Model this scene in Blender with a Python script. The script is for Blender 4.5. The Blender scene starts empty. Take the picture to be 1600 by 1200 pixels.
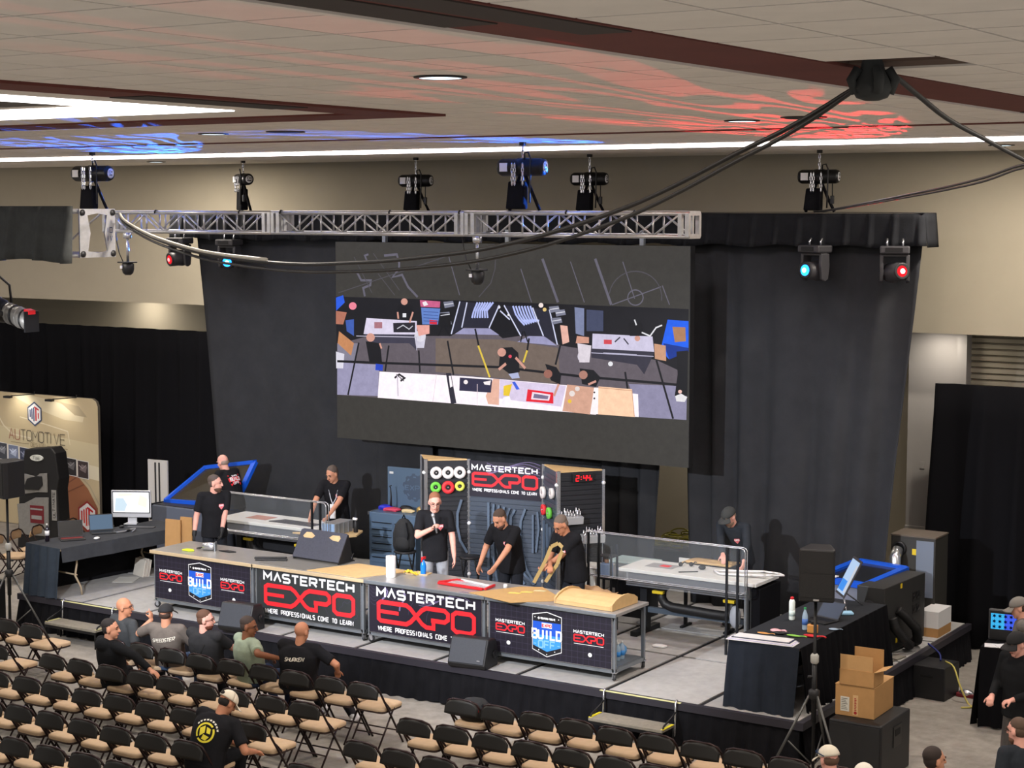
import bpy, bmesh, math, random
from mathutils import Vector, Matrix, Quaternion
from mathutils.bvhtree import BVHTree
random.seed(7)
PI = math.pi
scene = bpy.context.scene
C = scene.collection

# ---------------------------------------------------------------- camera
cam_data = bpy.data.cameras.new('camera')
cam_data.sensor_width = 36.0
cam_data.sensor_fit = 'HORIZONTAL'
cam_data.lens = 63.16
cam_data.clip_end = 200
cam = bpy.data.objects.new('camera', cam_data)
C.objects.link(cam)
cam.location = (13.9, -17.9, 6.105)
cam.rotation_euler = (PI / 2 - 0.09744, 0, 0.57065)
scene.camera = cam

# ---------------------------------------------------------------- world and exposure
world = bpy.data.worlds.new('world')
scene.world = world
world.use_nodes = True
bg = world.node_tree.nodes['Background']
bg.inputs[0].default_value = (1.0, 0.94, 0.89, 1)
bg.inputs[1].default_value = 0.42
vs = scene.view_settings
vs.view_transform = 'Standard'
vs.look = 'None'
vs.exposure = 0.08
vs.gamma = 1.0
vs.use_curve_mapping = False


def spot(name, loc, target, energy, color, size_deg, blend=0.3, radius=0.1):
    l = bpy.data.lights.new(name, 'SPOT')
    l.energy = energy
    l.color = color
    l.spot_size = math.radians(size_deg)
    l.spot_blend = blend
    l.shadow_soft_size = radius
    o = bpy.data.objects.new(name, l)
    C.objects.link(o)
    o.location = loc
    d = Vector(target) - Vector(loc)
    o.rotation_euler = d.to_track_quat('-Z', 'Y').to_euler()
    return o


# stage wash from the lighting truss over the front of the house, cool white
spot('stage_wash_light', (0.3, -7.5, 4.8), (-3.0, 2.6, 1.5), 3300, (0.90, 0.93, 1.0), 46, 0.6, 0.06)
spot('stage_wash_light', (2.5, -7.5, 5.25), (2.5, 2.6, 1.5), 3300, (0.90, 0.93, 1.0), 46, 0.6, 0.06)

# ---------------------------------------------------------------- helpers
def s2l(c):
    c = c / 255.0
    return c / 12.92 if c <= 0.04045 else ((c + 0.055) / 1.055) ** 2.4


def rgb(*c):
    return (s2l(c[0]), s2l(c[1]), s2l(c[2]), 1.0)


MATS = {}


def mat(name, col, rough=0.6, metal=0.0, var=0.0, scale=8.0, bump=0.0, bscale=60.0, emit=0.0, alpha=1.0,
        trans=0.0, spec=0.5, stretch=None, ior=1.45, sheen=0.0):
    if name in MATS:
        return MATS[name]
    m = bpy.data.materials.new(name)
    m.use_nodes = True
    nt = m.node_tree
    b = nt.nodes['Principled BSDF']
    c = rgb(*col)
    b.inputs['Base Color'].default_value = c
    b.inputs['Roughness'].default_value = rough
    b.inputs['Metallic'].default_value = metal
    b.inputs['Specular IOR Level'].default_value = spec
    b.inputs['IOR'].default_value = ior
    if sheen:
        b.inputs['Sheen Weight'].default_value = sheen
    if trans:
        b.inputs['Transmission Weight'].default_value = trans
    if alpha < 1:
        b.inputs['Alpha'].default_value = alpha
    if emit:
        b.inputs['Emission Color'].default_value = c
        b.inputs['Emission Strength'].default_value = emit
    if var or bump:
        tc = nt.nodes.new('ShaderNodeTexCoord')
        mp = nt.nodes.new('ShaderNodeMapping')
        nt.links.new(tc.outputs['Object'], mp.inputs[0])
        if stretch:
            mp.inputs['Scale'].default_value = stretch
    if var:
        n = nt.nodes.new('ShaderNodeTexNoise')
        n.inputs['Scale'].default_value = scale
        n.inputs['Detail'].default_value = 6
        n.inputs['Roughness'].default_value = 0.65
        nt.links.new(mp.outputs[0], n.inputs['Vector'])
        r = nt.nodes.new('ShaderNodeMapRange')
        r.inputs['From Min'].default_value = 0.3
        r.inputs['From Max'].default_value = 0.7
        r.inputs['To Min'].default_value = 1 - var
        r.inputs['To Max'].default_value = 1 + var
        nt.links.new(n.outputs['Fac'], r.inputs['Value'])
        mx = nt.nodes.new('ShaderNodeVectorMath')
        mx.operation = 'SCALE'
        mx.inputs[0].default_value = c[:3]
        nt.links.new(r.outputs[0], mx.inputs['Scale'])
        nt.links.new(mx.outputs[0], b.inputs['Base Color'])
    if bump:
        n2 = nt.nodes.new('ShaderNodeTexNoise')
        n2.inputs['Scale'].default_value = bscale
        n2.inputs['Detail'].default_value = 4
        nt.links.new(mp.outputs[0], n2.inputs['Vector'])
        bp = nt.nodes.new('ShaderNodeBump')
        bp.inputs['Strength'].default_value = bump
        bp.inputs['Distance'].default_value = 0.01
        nt.links.new(n2.outputs['Fac'], bp.inputs['Height'])
        nt.links.new(bp.outputs[0], b.inputs['Normal'])
    MATS[name] = m
    return m


def emat(name, col, strength):
    if name in MATS:
        return MATS[name]
    m = bpy.data.materials.new(name)
    m.use_nodes = True
    nt = m.node_tree
    nt.nodes.remove(nt.nodes['Principled BSDF'])
    e = nt.nodes.new('ShaderNodeEmission')
    e.inputs[0].default_value = rgb(*col)
    e.inputs[1].default_value = strength
    nt.links.new(e.outputs[0], nt.nodes['Material Output'].inputs[0])
    MATS[name] = m
    return m


def frame(o, x, y, z):
    m = Matrix((x, y, z)).transposed().to_4x4()
    m.translation = o
    return m


def TR(x=0, y=0, z=0, rx=0, ry=0, rz=0):
    return Matrix.Translation((x, y, z)) @ Matrix.Rotation(rz, 4, 'Z') @ Matrix.Rotation(ry, 4, 'Y') @ Matrix.Rotation(rx, 4, 'X')


class MB:
    def __init__(s):
        s.v, s.f, s.m, s.sm = [], [], [], []

    def add(s, vs_, fs, mi=0, smooth=False, M=None):
        k = len(s.v)
        if M is not None:
            vs_ = [M @ Vector(v) for v in vs_]
        s.v += [tuple(v) for v in vs_]
        s.f += [tuple(i + k for i in f) for f in fs]
        s.m += [mi] * len(fs)
        s.sm += [smooth] * len(fs)
        return s

    def box(s, x0, y0, z0, x1, y1, z1, mi=0, M=None):
        v = [(x0, y0, z0), (x1, y0, z0), (x1, y1, z0), (x0, y1, z0), (x0, y0, z1), (x1, y0, z1), (x1, y1, z1), (x0, y1, z1)]
        return s.add(v, [(0, 3, 2, 1), (4, 5, 6, 7), (0, 1, 5, 4), (1, 2, 6, 5), (2, 3, 7, 6), (3, 0, 4, 7)], mi, False, M)

    def bar(s, p0, p1, w, h=None, mi=0, up=(0, 0, 1), M=None):
        p0, p1 = Vector(p0), Vector(p1)
        h = w if h is None else h
        d = p1 - p0
        L = d.length
        d = d / L
        u = Vector(up)
        if abs(d.dot(u)) > 0.98:
            u = Vector((1, 0, 0))
        a = d.cross(u).normalized()
        b = a.cross(d)
        F = frame(p0, d, a, b)
        if M is not None:
            F = M @ F
        return s.box(0, -w / 2, -h / 2, L, w / 2, h / 2, mi, F)

    def tube(s, pts, r, n=8, mi=0, closed=False, flat=1.0, caps=True, M=None):
        pts = [Vector(p) for p in pts]
        N = len(pts)
        rs = r if isinstance(r, (list, tuple)) else [r] * N
        vv, ff = [], []
        prev = None
        for i, p in enumerate(pts):
            a = pts[(i - 1) % N] if (closed or i > 0) else p
            b = pts[(i + 1) % N] if (closed or i < N - 1) else p
            t = (b - a).normalized()
            if prev is None:
                u = Vector((0, 0, 1)) if abs(t.z) < 0.9 else Vector((1, 0, 0))
                nrm = (u - t * t.dot(u)).normalized()
            else:
                nrm = prev - t * t.dot(prev)
                nrm.normalize()
            prev = nrm
            bn = t.cross(nrm)
            for k in range(n):
                an = 2 * PI * k / n
                vv.append(p + nrm * (math.cos(an) * rs[i]) + bn * (math.sin(an) * rs[i] * flat))
        for i in range(N if closed else N - 1):
            j = (i + 1) % N
            for k in range(n):
                l = (k + 1) % n
                ff.append((i * n + k, i * n + l, j * n + l, j * n + k))
        if not closed and caps:
            ff.append(tuple(range(n - 1, -1, -1)))
            ff.append(tuple((N - 1) * n + k for k in range(n)))
        return s.add(vv, ff, mi, n > 5, M)

    def cyl(s, p0, p1, r, n=16, mi=0, r1=None, M=None):
        return s.tube([p0, p1], [r, r if r1 is None else r1], n, mi, M=M)

    def lathe(s, prof, n=20, mi=0, M=None, smooth=True):
        vv, ff = [], []
        N = len(prof)
        for (r, z) in prof:
            for k in range(n):
                a = 2 * PI * k / n
                vv.append((r * math.cos(a), r * math.sin(a), z))
        for i in range(N - 1):
            for k in range(n):
                l = (k + 1) % n
                ff.append((i * n + k, i * n + l, (i + 1) * n + l, (i + 1) * n + k))
        ff.append(tuple(range(n - 1, -1, -1)))
        ff.append(tuple((N - 1) * n + k for k in range(n)))
        return s.add(vv, ff, mi, smooth, M)

    def prism(s, poly, z0, z1, mi=0, M=None):
        n = len(poly)
        v = [(p[0], p[1], z0) for p in poly] + [(p[0], p[1], z1) for p in poly]
        f = [tuple(range(n - 1, -1, -1)), tuple(range(n, 2 * n))]
        f += [(i, (i + 1) % n, n + (i + 1) % n, n + i) for i in range(n)]
        return s.add(v, f, mi, False, M)

    def sph(s, c, r, n=12, mi=0, M=None, m=None):
        m = m or max(6, n // 2 + 1)
        r = r if isinstance(r, (tuple, list)) else (r, r, r)
        vv = [(c[0], c[1], c[2] - r[2])]
        ff = []
        for i in range(1, m):
            t = -PI / 2 + PI * i / m
            for k in range(n):
                a = 2 * PI * k / n
                vv.append((c[0] + r[0] * math.cos(t) * math.cos(a), c[1] + r[1] * math.cos(t) * math.sin(a), c[2] + r[2] * math.sin(t)))
        vv.append((c[0], c[1], c[2] + r[2]))
        last = len(vv) - 1
        for k in range(n):
            l = (k + 1) % n
            ff.append((0, 1 + l, 1 + k))
            ff.append((last, last - n + k, last - n + l))
            for i in range(m - 2):
                ff.append((1 + i * n + k, 1 + i * n + l, 1 + (i + 1) * n + l, 1 + (i + 1) * n + k))
        return s.add(vv, ff, mi, True, M)

    def grid(s, fn, nu, nv, mi=0, smooth=True, M=None):
        vv = [fn(i / nu, j / nv) for i in range(nu + 1) for j in range(nv + 1)]
        ff = [(i * (nv + 1) + j, (i + 1) * (nv + 1) + j, (i + 1) * (nv + 1) + j + 1, i * (nv + 1) + j + 1) for i in range(nu) for j in range(nv)]
        return s.add(vv, ff, mi, smooth, M)

    def mesh(s, name, mats, recalc=True):
        me = bpy.data.meshes.new(name)
        me.from_pydata(s.v, [], s.f)
        for m in (mats if isinstance(mats, (list, tuple)) else [mats]):
            me.materials.append(m)
        me.polygons.foreach_set('material_index', s.m)
        me.polygons.foreach_set('use_smooth', s.sm)
        if recalc:
            bm = bmesh.new()
            bm.from_mesh(me)
            bmesh.ops.recalc_face_normals(bm, faces=bm.faces)
            bm.to_mesh(me)
            bm.free()
        me.update()
        return me

    def build(s, name, mats, parent=None, bevel=0.0, recalc=True, seg=2, solid=0.0):
        o = bpy.data.objects.new(name, s.mesh(name, mats, recalc))
        C.objects.link(o)
        if parent is not None:
            o.parent = parent
        if solid:
            md = o.modifiers.new('solid', 'SOLIDIFY')
            md.thickness = solid
            md.offset = 0
        if bevel:
            md = o.modifiers.new('bevel', 'BEVEL')
            md.width = bevel
            md.segments = seg
            md.limit_method = 'ANGLE'
            md.angle_limit = math.radians(50)
        return o


def tag(o, label=None, cat=None, group=None, kind=None):
    if label:
        o['label'] = label
    if cat:
        o['category'] = cat
    if group:
        o['group'] = group
    if kind:
        o['kind'] = kind
    return o


def thing(name, label, cat, loc=(0, 0, 0), rz=0.0, group=None):
    o = bpy.data.objects.new(name, None)
    C.objects.link(o)
    o.empty_display_size = 0.1
    o.location = loc
    o.rotation_euler = (0, 0, rz)
    return tag(o, label, cat, group)


def mesh_obj(name, me, parent=None):
    o = bpy.data.objects.new(name, me)
    C.objects.link(o)
    if parent is not None:
        o.parent = parent
    return o


KIDS = {}


def copy_tree(o, parent=None):
    c = o.copy()
    C.objects.link(c)
    if parent is not None:
        c.parent = parent
    for ch in list(KIDS.get(o.name) or o.children):
        copy_tree(ch, c)
    return c


# ---- flat lettering: strokes with mitred corners
GL = {
    'A': [[(0, 0), (2, 6), (4, 0)], [(.8, 2), (3.2, 2)]], 'a': [[(0, 0), (2, 6), (4, 0)]],
    'B': [[(0, 0), (0, 6), (3.2, 6), (3.8, 5.2), (3.8, 3.8), (3.2, 3.1), (0, 3.1)], [(3.2, 3.1), (4, 2.4), (4, .8), (3.3, 0), (0, 0)]],
    'C': [[(4, 6), (.8, 6), (0, 5.2), (0, .8), (.8, 0), (4, 0)]],
    'D': [[(0, 0), (0, 6), (3.1, 6), (4, 5.1), (4, .9), (3.1, 0), (0, 0)]],
    'E': [[(4, 6), (0, 6), (0, 0), (4, 0)], [(0, 3), (3.4, 3)]],
    'F': [[(4, 6), (0, 6), (0, 0)], [(0, 3), (3.4, 3)]],
    'G': [[(4, 6), (.8, 6), (0, 5.2), (0, .8), (.8, 0), (4, 0), (4, 3), (2.2, 3)]],
    'H': [[(0, 0), (0, 6)], [(4, 0), (4, 6)], [(0, 3), (4, 3)]],
    'I': [[(2, 0), (2, 6)]], 'J': [[(4, 6), (4, .8), (3.2, 0), (0, 0)]],
    'K': [[(0, 0), (0, 6)], [(4, 6), (.6, 3), (4, 0)], [(0, 3), (.8, 3)]],
    'L': [[(0, 6), (0, 0), (4, 0)]],
    'M': [[(0, 0), (0, 6), (2.2, 2.4), (4.4, 6), (4.4, 0)]],
    'N': [[(0, 0), (0, 6), (4, 0), (4, 6)]],
    'O': [[(.8, 0), (0, .8), (0, 5.2), (.8, 6), (3.2, 6), (4, 5.2), (4, .8), (3.2, 0), (.8, 0)]],
    'P': [[(0, 0), (0, 6), (3.3, 6), (4, 5.3), (4, 3.3), (3.3, 2.6), (0, 2.6)]],
    'Q': [[(.8, 0), (0, .8), (0, 5.2), (.8, 6), (3.2, 6), (4, 5.2), (4, .8), (3.2, 0), (.8, 0)], [(2.6, 1.4), (4.2, -.4)]],
    'R': [[(0, 0), (0, 6), (3.3, 6), (4, 5.3), (4, 3.5), (3.3, 2.8), (0, 2.8)], [(2, 2.8), (4, 0)]],
    'S': [[(4, 6), (.7, 6), (0, 5.3), (0, 3.8), (.7, 3), (3.3, 3), (4, 2.2), (4, .7), (3.3, 0), (0, 0)]],
    'T': [[(0, 6), (4, 6)], [(2, 6), (2, 0)]],
    'U': [[(0, 6), (0, .8), (.8, 0), (3.2, 0), (4, .8), (4, 6)]],
    'V': [[(0, 6), (2, 0), (4, 6)]],
    'W': [[(0, 6), (1, 0), (2.3, 4.6), (3.6, 0), (4.6, 6)]],
    'X': [[(0, 6), (4, 0)], [(0, 0), (4, 6)]],
    'Y': [[(0, 6), (2, 3), (4, 6)], [(2, 3), (2, 0)]],
    'Z': [[(0, 6), (4, 6), (0, 0), (4, 0)]],
    '2': [[(0, 6), (4, 6), (4, 3), (0, 3), (0, 0), (4, 0)]],
    '4': [[(0, 6), (0, 3), (4, 3)], [(4, 6), (4, 0)]],
    '0': [[(0, 0), (0, 6), (4, 6), (4, 0), (0, 0)]],
    '1': [[(2, 0), (2, 6)]], ':': [[(2, 1.2), (2, 2.2)], [(2, 3.8), (2, 4.8)]], '-': [[(.4, 3), (3.6, 3)]], '.': [[(2, 0), (2, .6)]],
}


LAYER = [0]


def stroke(mb, pts, w, mi, P):
    """flat ribbon along a 2D polyline; P maps (x, y) to 3D"""
    n = len(pts)
    closed = n > 2 and pts[0] == pts[-1]
    if closed:
        pts = pts[:-1]
        n -= 1
    L, Rr = [], []
    for i in range(n):
        p = Vector(pts[i])
        a = Vector(pts[i - 1]) if (i > 0 or closed) else None
        b = Vector(pts[(i + 1) % n]) if (i < n - 1 or closed) else None
        d1 = (p - a).normalized() if a is not None else None
        d2 = (b - p).normalized() if b is not None else None
        if d1 is None:
            d1 = d2
        if d2 is None:
            d2 = d1
        n1 = Vector((-d1.y, d1.x))
        n2 = Vector((-d2.y, d2.x))
        m = n1 + n2
        if m.length < 0.3:
            m = n1
        else:
            m = m / max(0.35, m.dot(n1))
        L.append(p + m * (w / 2))
        Rr.append(p - m * (w / 2))
    LAYER[0] = (LAYER[0] + 1) % 6               # overlapping strokes lie a hair apart
    o0 = Vector(P(0, 0))
    nz = (Vector(P(1, 0)) - o0).cross(Vector(P(0, 1)) - o0).normalized() * (LAYER[0] * .00022)
    vv, ff = [], []
    for i in range(n):
        vv += [Vector(P(*L[i])) + nz, Vector(P(*Rr[i])) + nz]
    for i in range(n if closed else n - 1):
        j = (i + 1) % n
        ff.append((2 * i, 2 * i + 1, 2 * j + 1, 2 * j))
    mb.add(vv, ff, mi)


def text(mb, s, x, y, h, w, mi, P, adv=None, thick=None, centre=False):
    """h cap height, w glyph width; returns end x"""
    adv = adv or w * 1.35
    thick = thick or h * 0.16
    if centre:
        x -= (len(s) * adv - (adv - w)) / 2
    for ch in s:
        for pl in GL.get(ch, []):
            stroke(mb, [(x + p[0] / 4 * w, y + p[1] / 6 * h) for p in pl], thick, mi, P)
        x += adv * (1.14 if ch in 'MW' else 1)
    return x


def poly2(mb, pts, mi, P):
    mb.add([P(*p) for p in pts], [tuple(range(len(pts)))], mi)


def rect2(mb, x0, y0, x1, y1, mi, P):
    poly2(mb, [(x0, y0), (x1, y0), (x1, y1), (x0, y1)], mi, P)


def circ(cx, cy, rx, ry=None, n=20):
    ry = ry or rx
    return [(cx + rx * math.cos(2 * PI * k / n), cy + ry * math.sin(2 * PI * k / n)) for k in range(n)]


# ---------------------------------------------------------------- common materials
BLACK = mat('black_plastic', (26, 26, 28), 0.5)
BLACKM = mat('black_metal', (22, 22, 24), 0.4, 0.3)
CLOTH = mat('black_cloth', (22, 22, 25), 0.95, var=0.25, scale=5, bump=0.25, bscale=90, spec=0.1)
TCLOTH = mat('table_cloth_black', (33, 36, 41), 0.9, var=0.2, scale=6, bump=0.2, bscale=90, spec=0.15)
CHROME = mat('bright_steel', (205, 207, 212), 0.25, 0.9)
ALU = mat('brushed_aluminium', (190, 190, 192), 0.35, 0.75, var=0.12, scale=14)
STEEL = mat('grey_steel', (140, 146, 152), 0.4, 0.6, var=0.1)
WHITE = mat('white_plastic', (225, 225, 225), 0.5)
MDF = mat('mdf_board', (205, 172, 122), 0.7, var=0.08, scale=10, spec=0.2)
CARD = mat('cardboard', (178, 137, 90), 0.85, var=0.07, scale=6, spec=0.15)
CHIP = mat('tan_plywood', (196, 168, 124), 0.7, var=0.1, scale=8)
RED = mat('red_plastic', (205, 30, 38), 0.4)
BLUE = mat('blue_paint', (18, 84, 205), 0.35)
YEL = mat('yellow_plastic', (225, 195, 40), 0.5)
INKW = mat('print_white', (238, 238, 240), 0.6)
INKR = mat('print_red', (226, 36, 46), 0.6)
INKK = mat('print_black', (24, 22, 30), 0.6)
INKG = mat('print_grey', (92, 90, 108), 0.6)
INKB = mat('print_blue', (24, 84, 200), 0.6)
INKB2 = mat('print_light_blue', (60, 150, 235), 0.6)

# ================================================================ the setting
CZ = 6.885
carpet = mat('carpet', (150, 145, 137), 0.95, var=0.2, scale=5.0, bump=0.5, bscale=220, spec=0.08)
mb = MB()
mb.box(-18, -16, -0.08, 16, 9.5, 0)
tag(mb.build('floor', carpet), kind='structure', label='mottled grey carpet floor of the hall', cat='floor')

wallm = mat('wall_paint', (172, 164, 146), 0.9, var=0.03, scale=1.5, spec=0.1)
wall2 = mat('wall_paint_lower', (168, 164, 160), 0.9, var=0.03, scale=1.5, spec=0.1)
mb = MB()
mb.box(-18, 6.4, 4.365, 16, 7.0, CZ + .3)
mb.box(-18, 8.2, -0.05, 5.2, 8.4, 4.6)
mb.box(-18, 6.4, -0.05, -17.8, 8.4, 4.6)
mb.box(-18, 7.0, 4.5, 16, 8.4, 4.62)
tag(mb.build('wall_back', wallm), kind='structure', label='olive beige back wall with deep header', cat='wall')
# stacked folding partition at the right, under the header
mb = MB()
mb.box(4.65, 7.25, 0, 5.42, 7.4, 4.365)
mb.box(4.65, 7.22, 1.42, 5.42, 7.25, 1.46)
mb.box(5.42, 7.1, 0, 5.56, 7.4, 4.365)
mb.box(4.86, 7.235, 2.32, 4.92, 7.25, 2.42)
tag(mb.build('wall_right', wall2), kind='structure', label='pale grey partition wall beside the stage curtain', cat='wall')
# louvred shutter above the right hand drape
sh = thing('door_1', 'beige horizontal slatted shutter under the header at right', 'shutter', (5.56, 7.3, 3.0))
sh['kind'] = 'structure'
MB().box(0, 0.06, -3.0, 5.5, 0.1, 1.37).build('backing', wall2, sh)
slat = MB().prism([(0, 0), (0.06, 0.02), (0.06, 0.075), (0, 0.085)], 0, 5.5, M=frame((0, 0, 0), Vector((0, -1, 0)), Vector((0, 0, 1)), Vector((1, 0, 0)))).mesh('slat', wallm)
for i in range(16):
    o = mesh_obj('slat', slat, sh)
    o.location = (0, 0.06, -0.05 + i * 0.088)

# ---- ceiling: dropped tiles with dark joints
slab = mat('ceiling_grid', (84, 66, 56), 0.9)
tilem = mat('ceiling_tile', (230, 223, 214), 0.9, var=0.05, scale=2.2, bump=0.15, bscale=150, spec=0.1)
brown = mat('brown_ceiling_band', (104, 58, 52), 0.7, var=0.08, scale=3, spec=0.25)
dark = mat('dark_vent', (52, 44, 40), 0.7)
ceil = thing('ceiling', 'dropped ceiling of beige square tiles with brown bands', 'ceiling')
ceil['kind'] = 'structure'
mb = MB()
HX0, HX1, HY0, HY1 = 10.065, 10.69, -8.98, -8.5       # the opened tile the cables hang from
mb.box(4.0, -18, CZ + .012, HX0, 6.45, CZ + .1)
mb.box(HX1, -18, CZ + .012, 16, 6.45, CZ + .1)
mb.box(HX0, -18, CZ + .012, HX1, HY0, CZ + .1)
mb.box(HX0, HY1, CZ + .012, HX1, 6.45, CZ + .1)
mb.box(-18, -6.9, CZ + .012, 4.0, 6.45, CZ + .1)
mb.box(HX0 - .2, HY0 - .2, CZ + .55, HX1 + .2, HY1 + .2, CZ + .6)
mb.build('grid_backing', slab, ceil)
TX, TY = 0.622, 0.655
X0, Y0 = 8.185, -12.74
tile = MB().box(-TX / 2 + .009, -TY / 2 + .012, 0, TX / 2 - .009, TY / 2 - .012, 0.03).mesh('ceiling_tile', tilem)
cells = []
for i in range(-42, 13):
    for j in range(-9, 30):
        cx, cy = X0 + (i + .5) * TX, Y0 + (j + .5) * TY
        if cy > 6.2 or 9.42 < cx < 10.05:
            continue
        if HX0 - .2 < cx < HX1 + .2 and HY0 - .05 < cy < HY1 + .2:
            continue
        if cx < 5.0 and cy < -6.0:
            continue
        d = math.hypot(cx - 13.9, cy + 17.9)
        ang = math.atan2(-(cx - 13.9), cy + 17.9)
        cells.append((0 if 0.24 < ang < 0.90 and cy < 1.5 else 1, d, cx, cy))
cells.sort()
rest = MB()
for k, (q, d, cx, cy) in enumerate(cells):
    if q == 0 and k < 300:
        mesh_obj('ceiling_tile', tile, ceil).location = (cx, cy, CZ)
    else:
        rest.box(cx - TX / 2 + .006, cy - TY / 2 + .006, CZ, cx + TX / 2 - .006, cy + TY / 2 - .006, CZ + .02)
tag(rest.build('tile_field', tilem, ceil), kind='stuff')
# brown bands
mb = MB()
mb.box(9.43, -18, CZ - .006, 10.05, 6.4, CZ + .02)
mb.build('brown_band', brown, ceil)
MB().box(9.38, -18, CZ - .02, 9.43, 6.4, CZ + .02).build('band_edge', tilem, ceil)
for (x0, y0, x1, y1) in ((9.45, -13.6, 9.72, -11.5), (9.78, -13.0, 10.03, -10.9), (9.45, -3.4, 9.95, 1.0)):
    MB().box(x0, y0, CZ - .012, x1, y1, CZ).build('slot_vent', dark, ceil)
mb = MB()
mb.box(4.82, -18, CZ - .02, 5.30, -5.52, CZ + .02)
mb.box(-18, -6.15, CZ - .02, 4.82, -5.52, CZ + .02)
mb.build('brown_band', brown, ceil)
MB().box(4.84, -8.9, CZ - .026, 5.2, -7.2, CZ - .02).build('slot_vent', dark, ceil)
mb = MB()
mb.box(-18, -1.62, CZ - .008, 16, -1.42, CZ + .02)
mb.build('brown_band', brown, ceil)
mb = MB()
mb.box(-18, 2.12, CZ - .03, 16, 2.3, CZ + .02)
mb.build('brown_band', brown, ceil)
# coffer with a light cove round it
mb = MB()
mb.box(4.0, -18, CZ - .004, 4.82, -6.15, CZ + .02)
mb.box(-18, -7.0, CZ - .004, 4.0, -6.15, CZ + .02)
mb.box(-18, -18, CZ + .3, 4.4, -6.6, CZ + .36)
mb.box(4.36, -18, CZ - .0, 4.4, -6.6, CZ + .36)
mb.box(-18, -6.64, CZ - .0, 4.4, -6.6, CZ + .36)
mb.build('coffer', tilem, ceil)
led = emat('led_cove', (255, 250, 246), 7.0)
ledw = emat('led_cove_wall', (255, 244, 244), 9.0)
mb = MB()
mb.box(3.75, -18, CZ - .012, 4.25, -6.95, CZ + .02)
mb.box(-18, -7.55, CZ - .012, 3.75, -6.95, CZ + .02)
MB().box(3.7, -18, CZ + .03, 4.3, -6.9, CZ + .045).build('cove_light_block', tilem, ceil)  # opaque strips added above the LEDs to keep their light off the coffer
MB().box(-18, -7.6, CZ + .03, 3.7, -6.9, CZ + .045).build('cove_light_block', tilem, ceil)
tag(mb.build('cove_light', led), 'bright white L-shaped light cove in the ceiling coffer', 'ceiling light')
mb = MB()
mb.box(-18, 1.62, CZ - .035, 16, 2.06, CZ - .012)
tag(mb.build('strip_light', ledw), 'long white LED strip along the ceiling in front of the back wall', 'strip light')


def downlight(x, y, label, power=0.0, on=True, r=0.13):
    t = thing('downlight', label, 'ceiling light', (x, y, CZ), 0, 'round recessed downlights')
    MB().lathe([(r + .03, 0), (r + .03, -.008), (r, -.012), (r, 0)], 28).build('trim_ring', BLACK if on else dark, t)
    MB().lathe([(r - .002, -.004), (r - .002, -.009)], 28).build('lens', emat('lamp_on', (226, 246, 255), 2.2) if on else dark, t)
    if power:
        l = bpy.data.lights.new('downlight_lamp', 'AREA')
        l.shape = 'DISK'
        l.size = 0.3
        l.energy = power
        l.color = (1.0, 0.90, 0.78)
        o = bpy.data.objects.new('downlight_lamp', l)
        C.objects.link(o)
        o.parent = t
        o.location = (0, 0, -.02)
    return t


downlight(7.7, -9.03, 'lit round downlight among the ceiling tiles', 60)
for (x, y, lab) in ((-9.5, -1.0, 'added lit downlight in the ceiling far beyond the left truss'), (-4.5, -2.6, 'added lit downlight in the ceiling between the light cove and the left hoist'), (1.0, -3.6, 'added lit downlight in the ceiling above the front rows of the left block'),
                    (6.9, -3.2, 'added lit downlight in the ceiling just before the strip light at right'), (11.5, -3.6, 'added lit downlight in the ceiling right of the brown band'), (-7.5, 4.4, 'added lit downlight in the ceiling by the back wall at left'), (6.9, 4.2, 'added lit downlight in the ceiling by the back wall at right'),
                    (7.4, -14.5, 'added lit downlight in the ceiling left of and behind the viewer'), (11.9, -14.5, 'added lit downlight in the ceiling nearest the viewer'), (12.2, -9.0, 'added lit downlight in the ceiling right of the open tile'), (13.5, 2.0, 'added lit downlight in the ceiling far right beyond the picture')):
    downlight(x, y, lab, 150)  # lamps added to light the hall, standing in for its unseen ceiling lights
for (x, y, lab) in ((1.98, -3.6, 'unlit dark round ceiling fitting above the left benches'), (7.6, -3.45, 'unlit dark round ceiling fitting in the red light pattern')):
    downlight(x, y, lab, 0, False, 0.17)
for (x, y, z, pw, lab) in ((-11.3, 7.6, 4.5, 22, 'wall washer under the header above the black drape at left'), (1.6, 7.6, 4.5, 60, 'wall washer under the header behind the video screen'), (5.2, 6.8, 4.362, 10, 'added wall washer under the header beside the slatted shutter')):  # the last washer is added only to brighten the partition and shutter
    t = downlight(x, y, lab, pw)
    t.location.z = z

# ---- stage
stage = thing('stage', 'low portable stage with grey deck panels and black skirt', 'stage', (0, 0, 0))
deckm = mat('deck_carpet', (168, 167, 165), 0.9, var=0.1, scale=7, bump=0.3, bscale=200, spec=0.1)
tape = mat('black_tape', (24, 24, 28), 0.6)
SX0, SX1, SY1, SZ = -6.14, 6.17, 5.6, 0.5
MB().box(SX0 + .02, 0.02, 0, SX1 - .02, SY1, SZ - .012).build('substructure', tape, stage)
nx = 10
pw = (SX1 - SX0) / nx
rows = [0.0, 1.88, 3.1, 4.32, 5.6]
for j in range(4):
    a, b = rows[j], rows[j + 1]
    pm = MB().box(-pw / 2 + .035, a + .03, 0, pw / 2 - .035, b - .03, 0.014).mesh('deck_panel', deckm)
    for i in range(nx):
        mesh_obj('deck_panel', pm, stage).location = (SX0 + (i + .5) * pw, 0, SZ - .012)
edge = MB()
edge.box(SX0 - .02, -.05, SZ - .085, SX1 + .05, .02, SZ + .002)
edge.box(SX1 - .02, .02, SZ - .085, SX1 + .05, SY1, SZ + .002)
edge.build('edge_rail', mat('stage_rail', (44, 42, 50), 0.5), stage)


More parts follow.
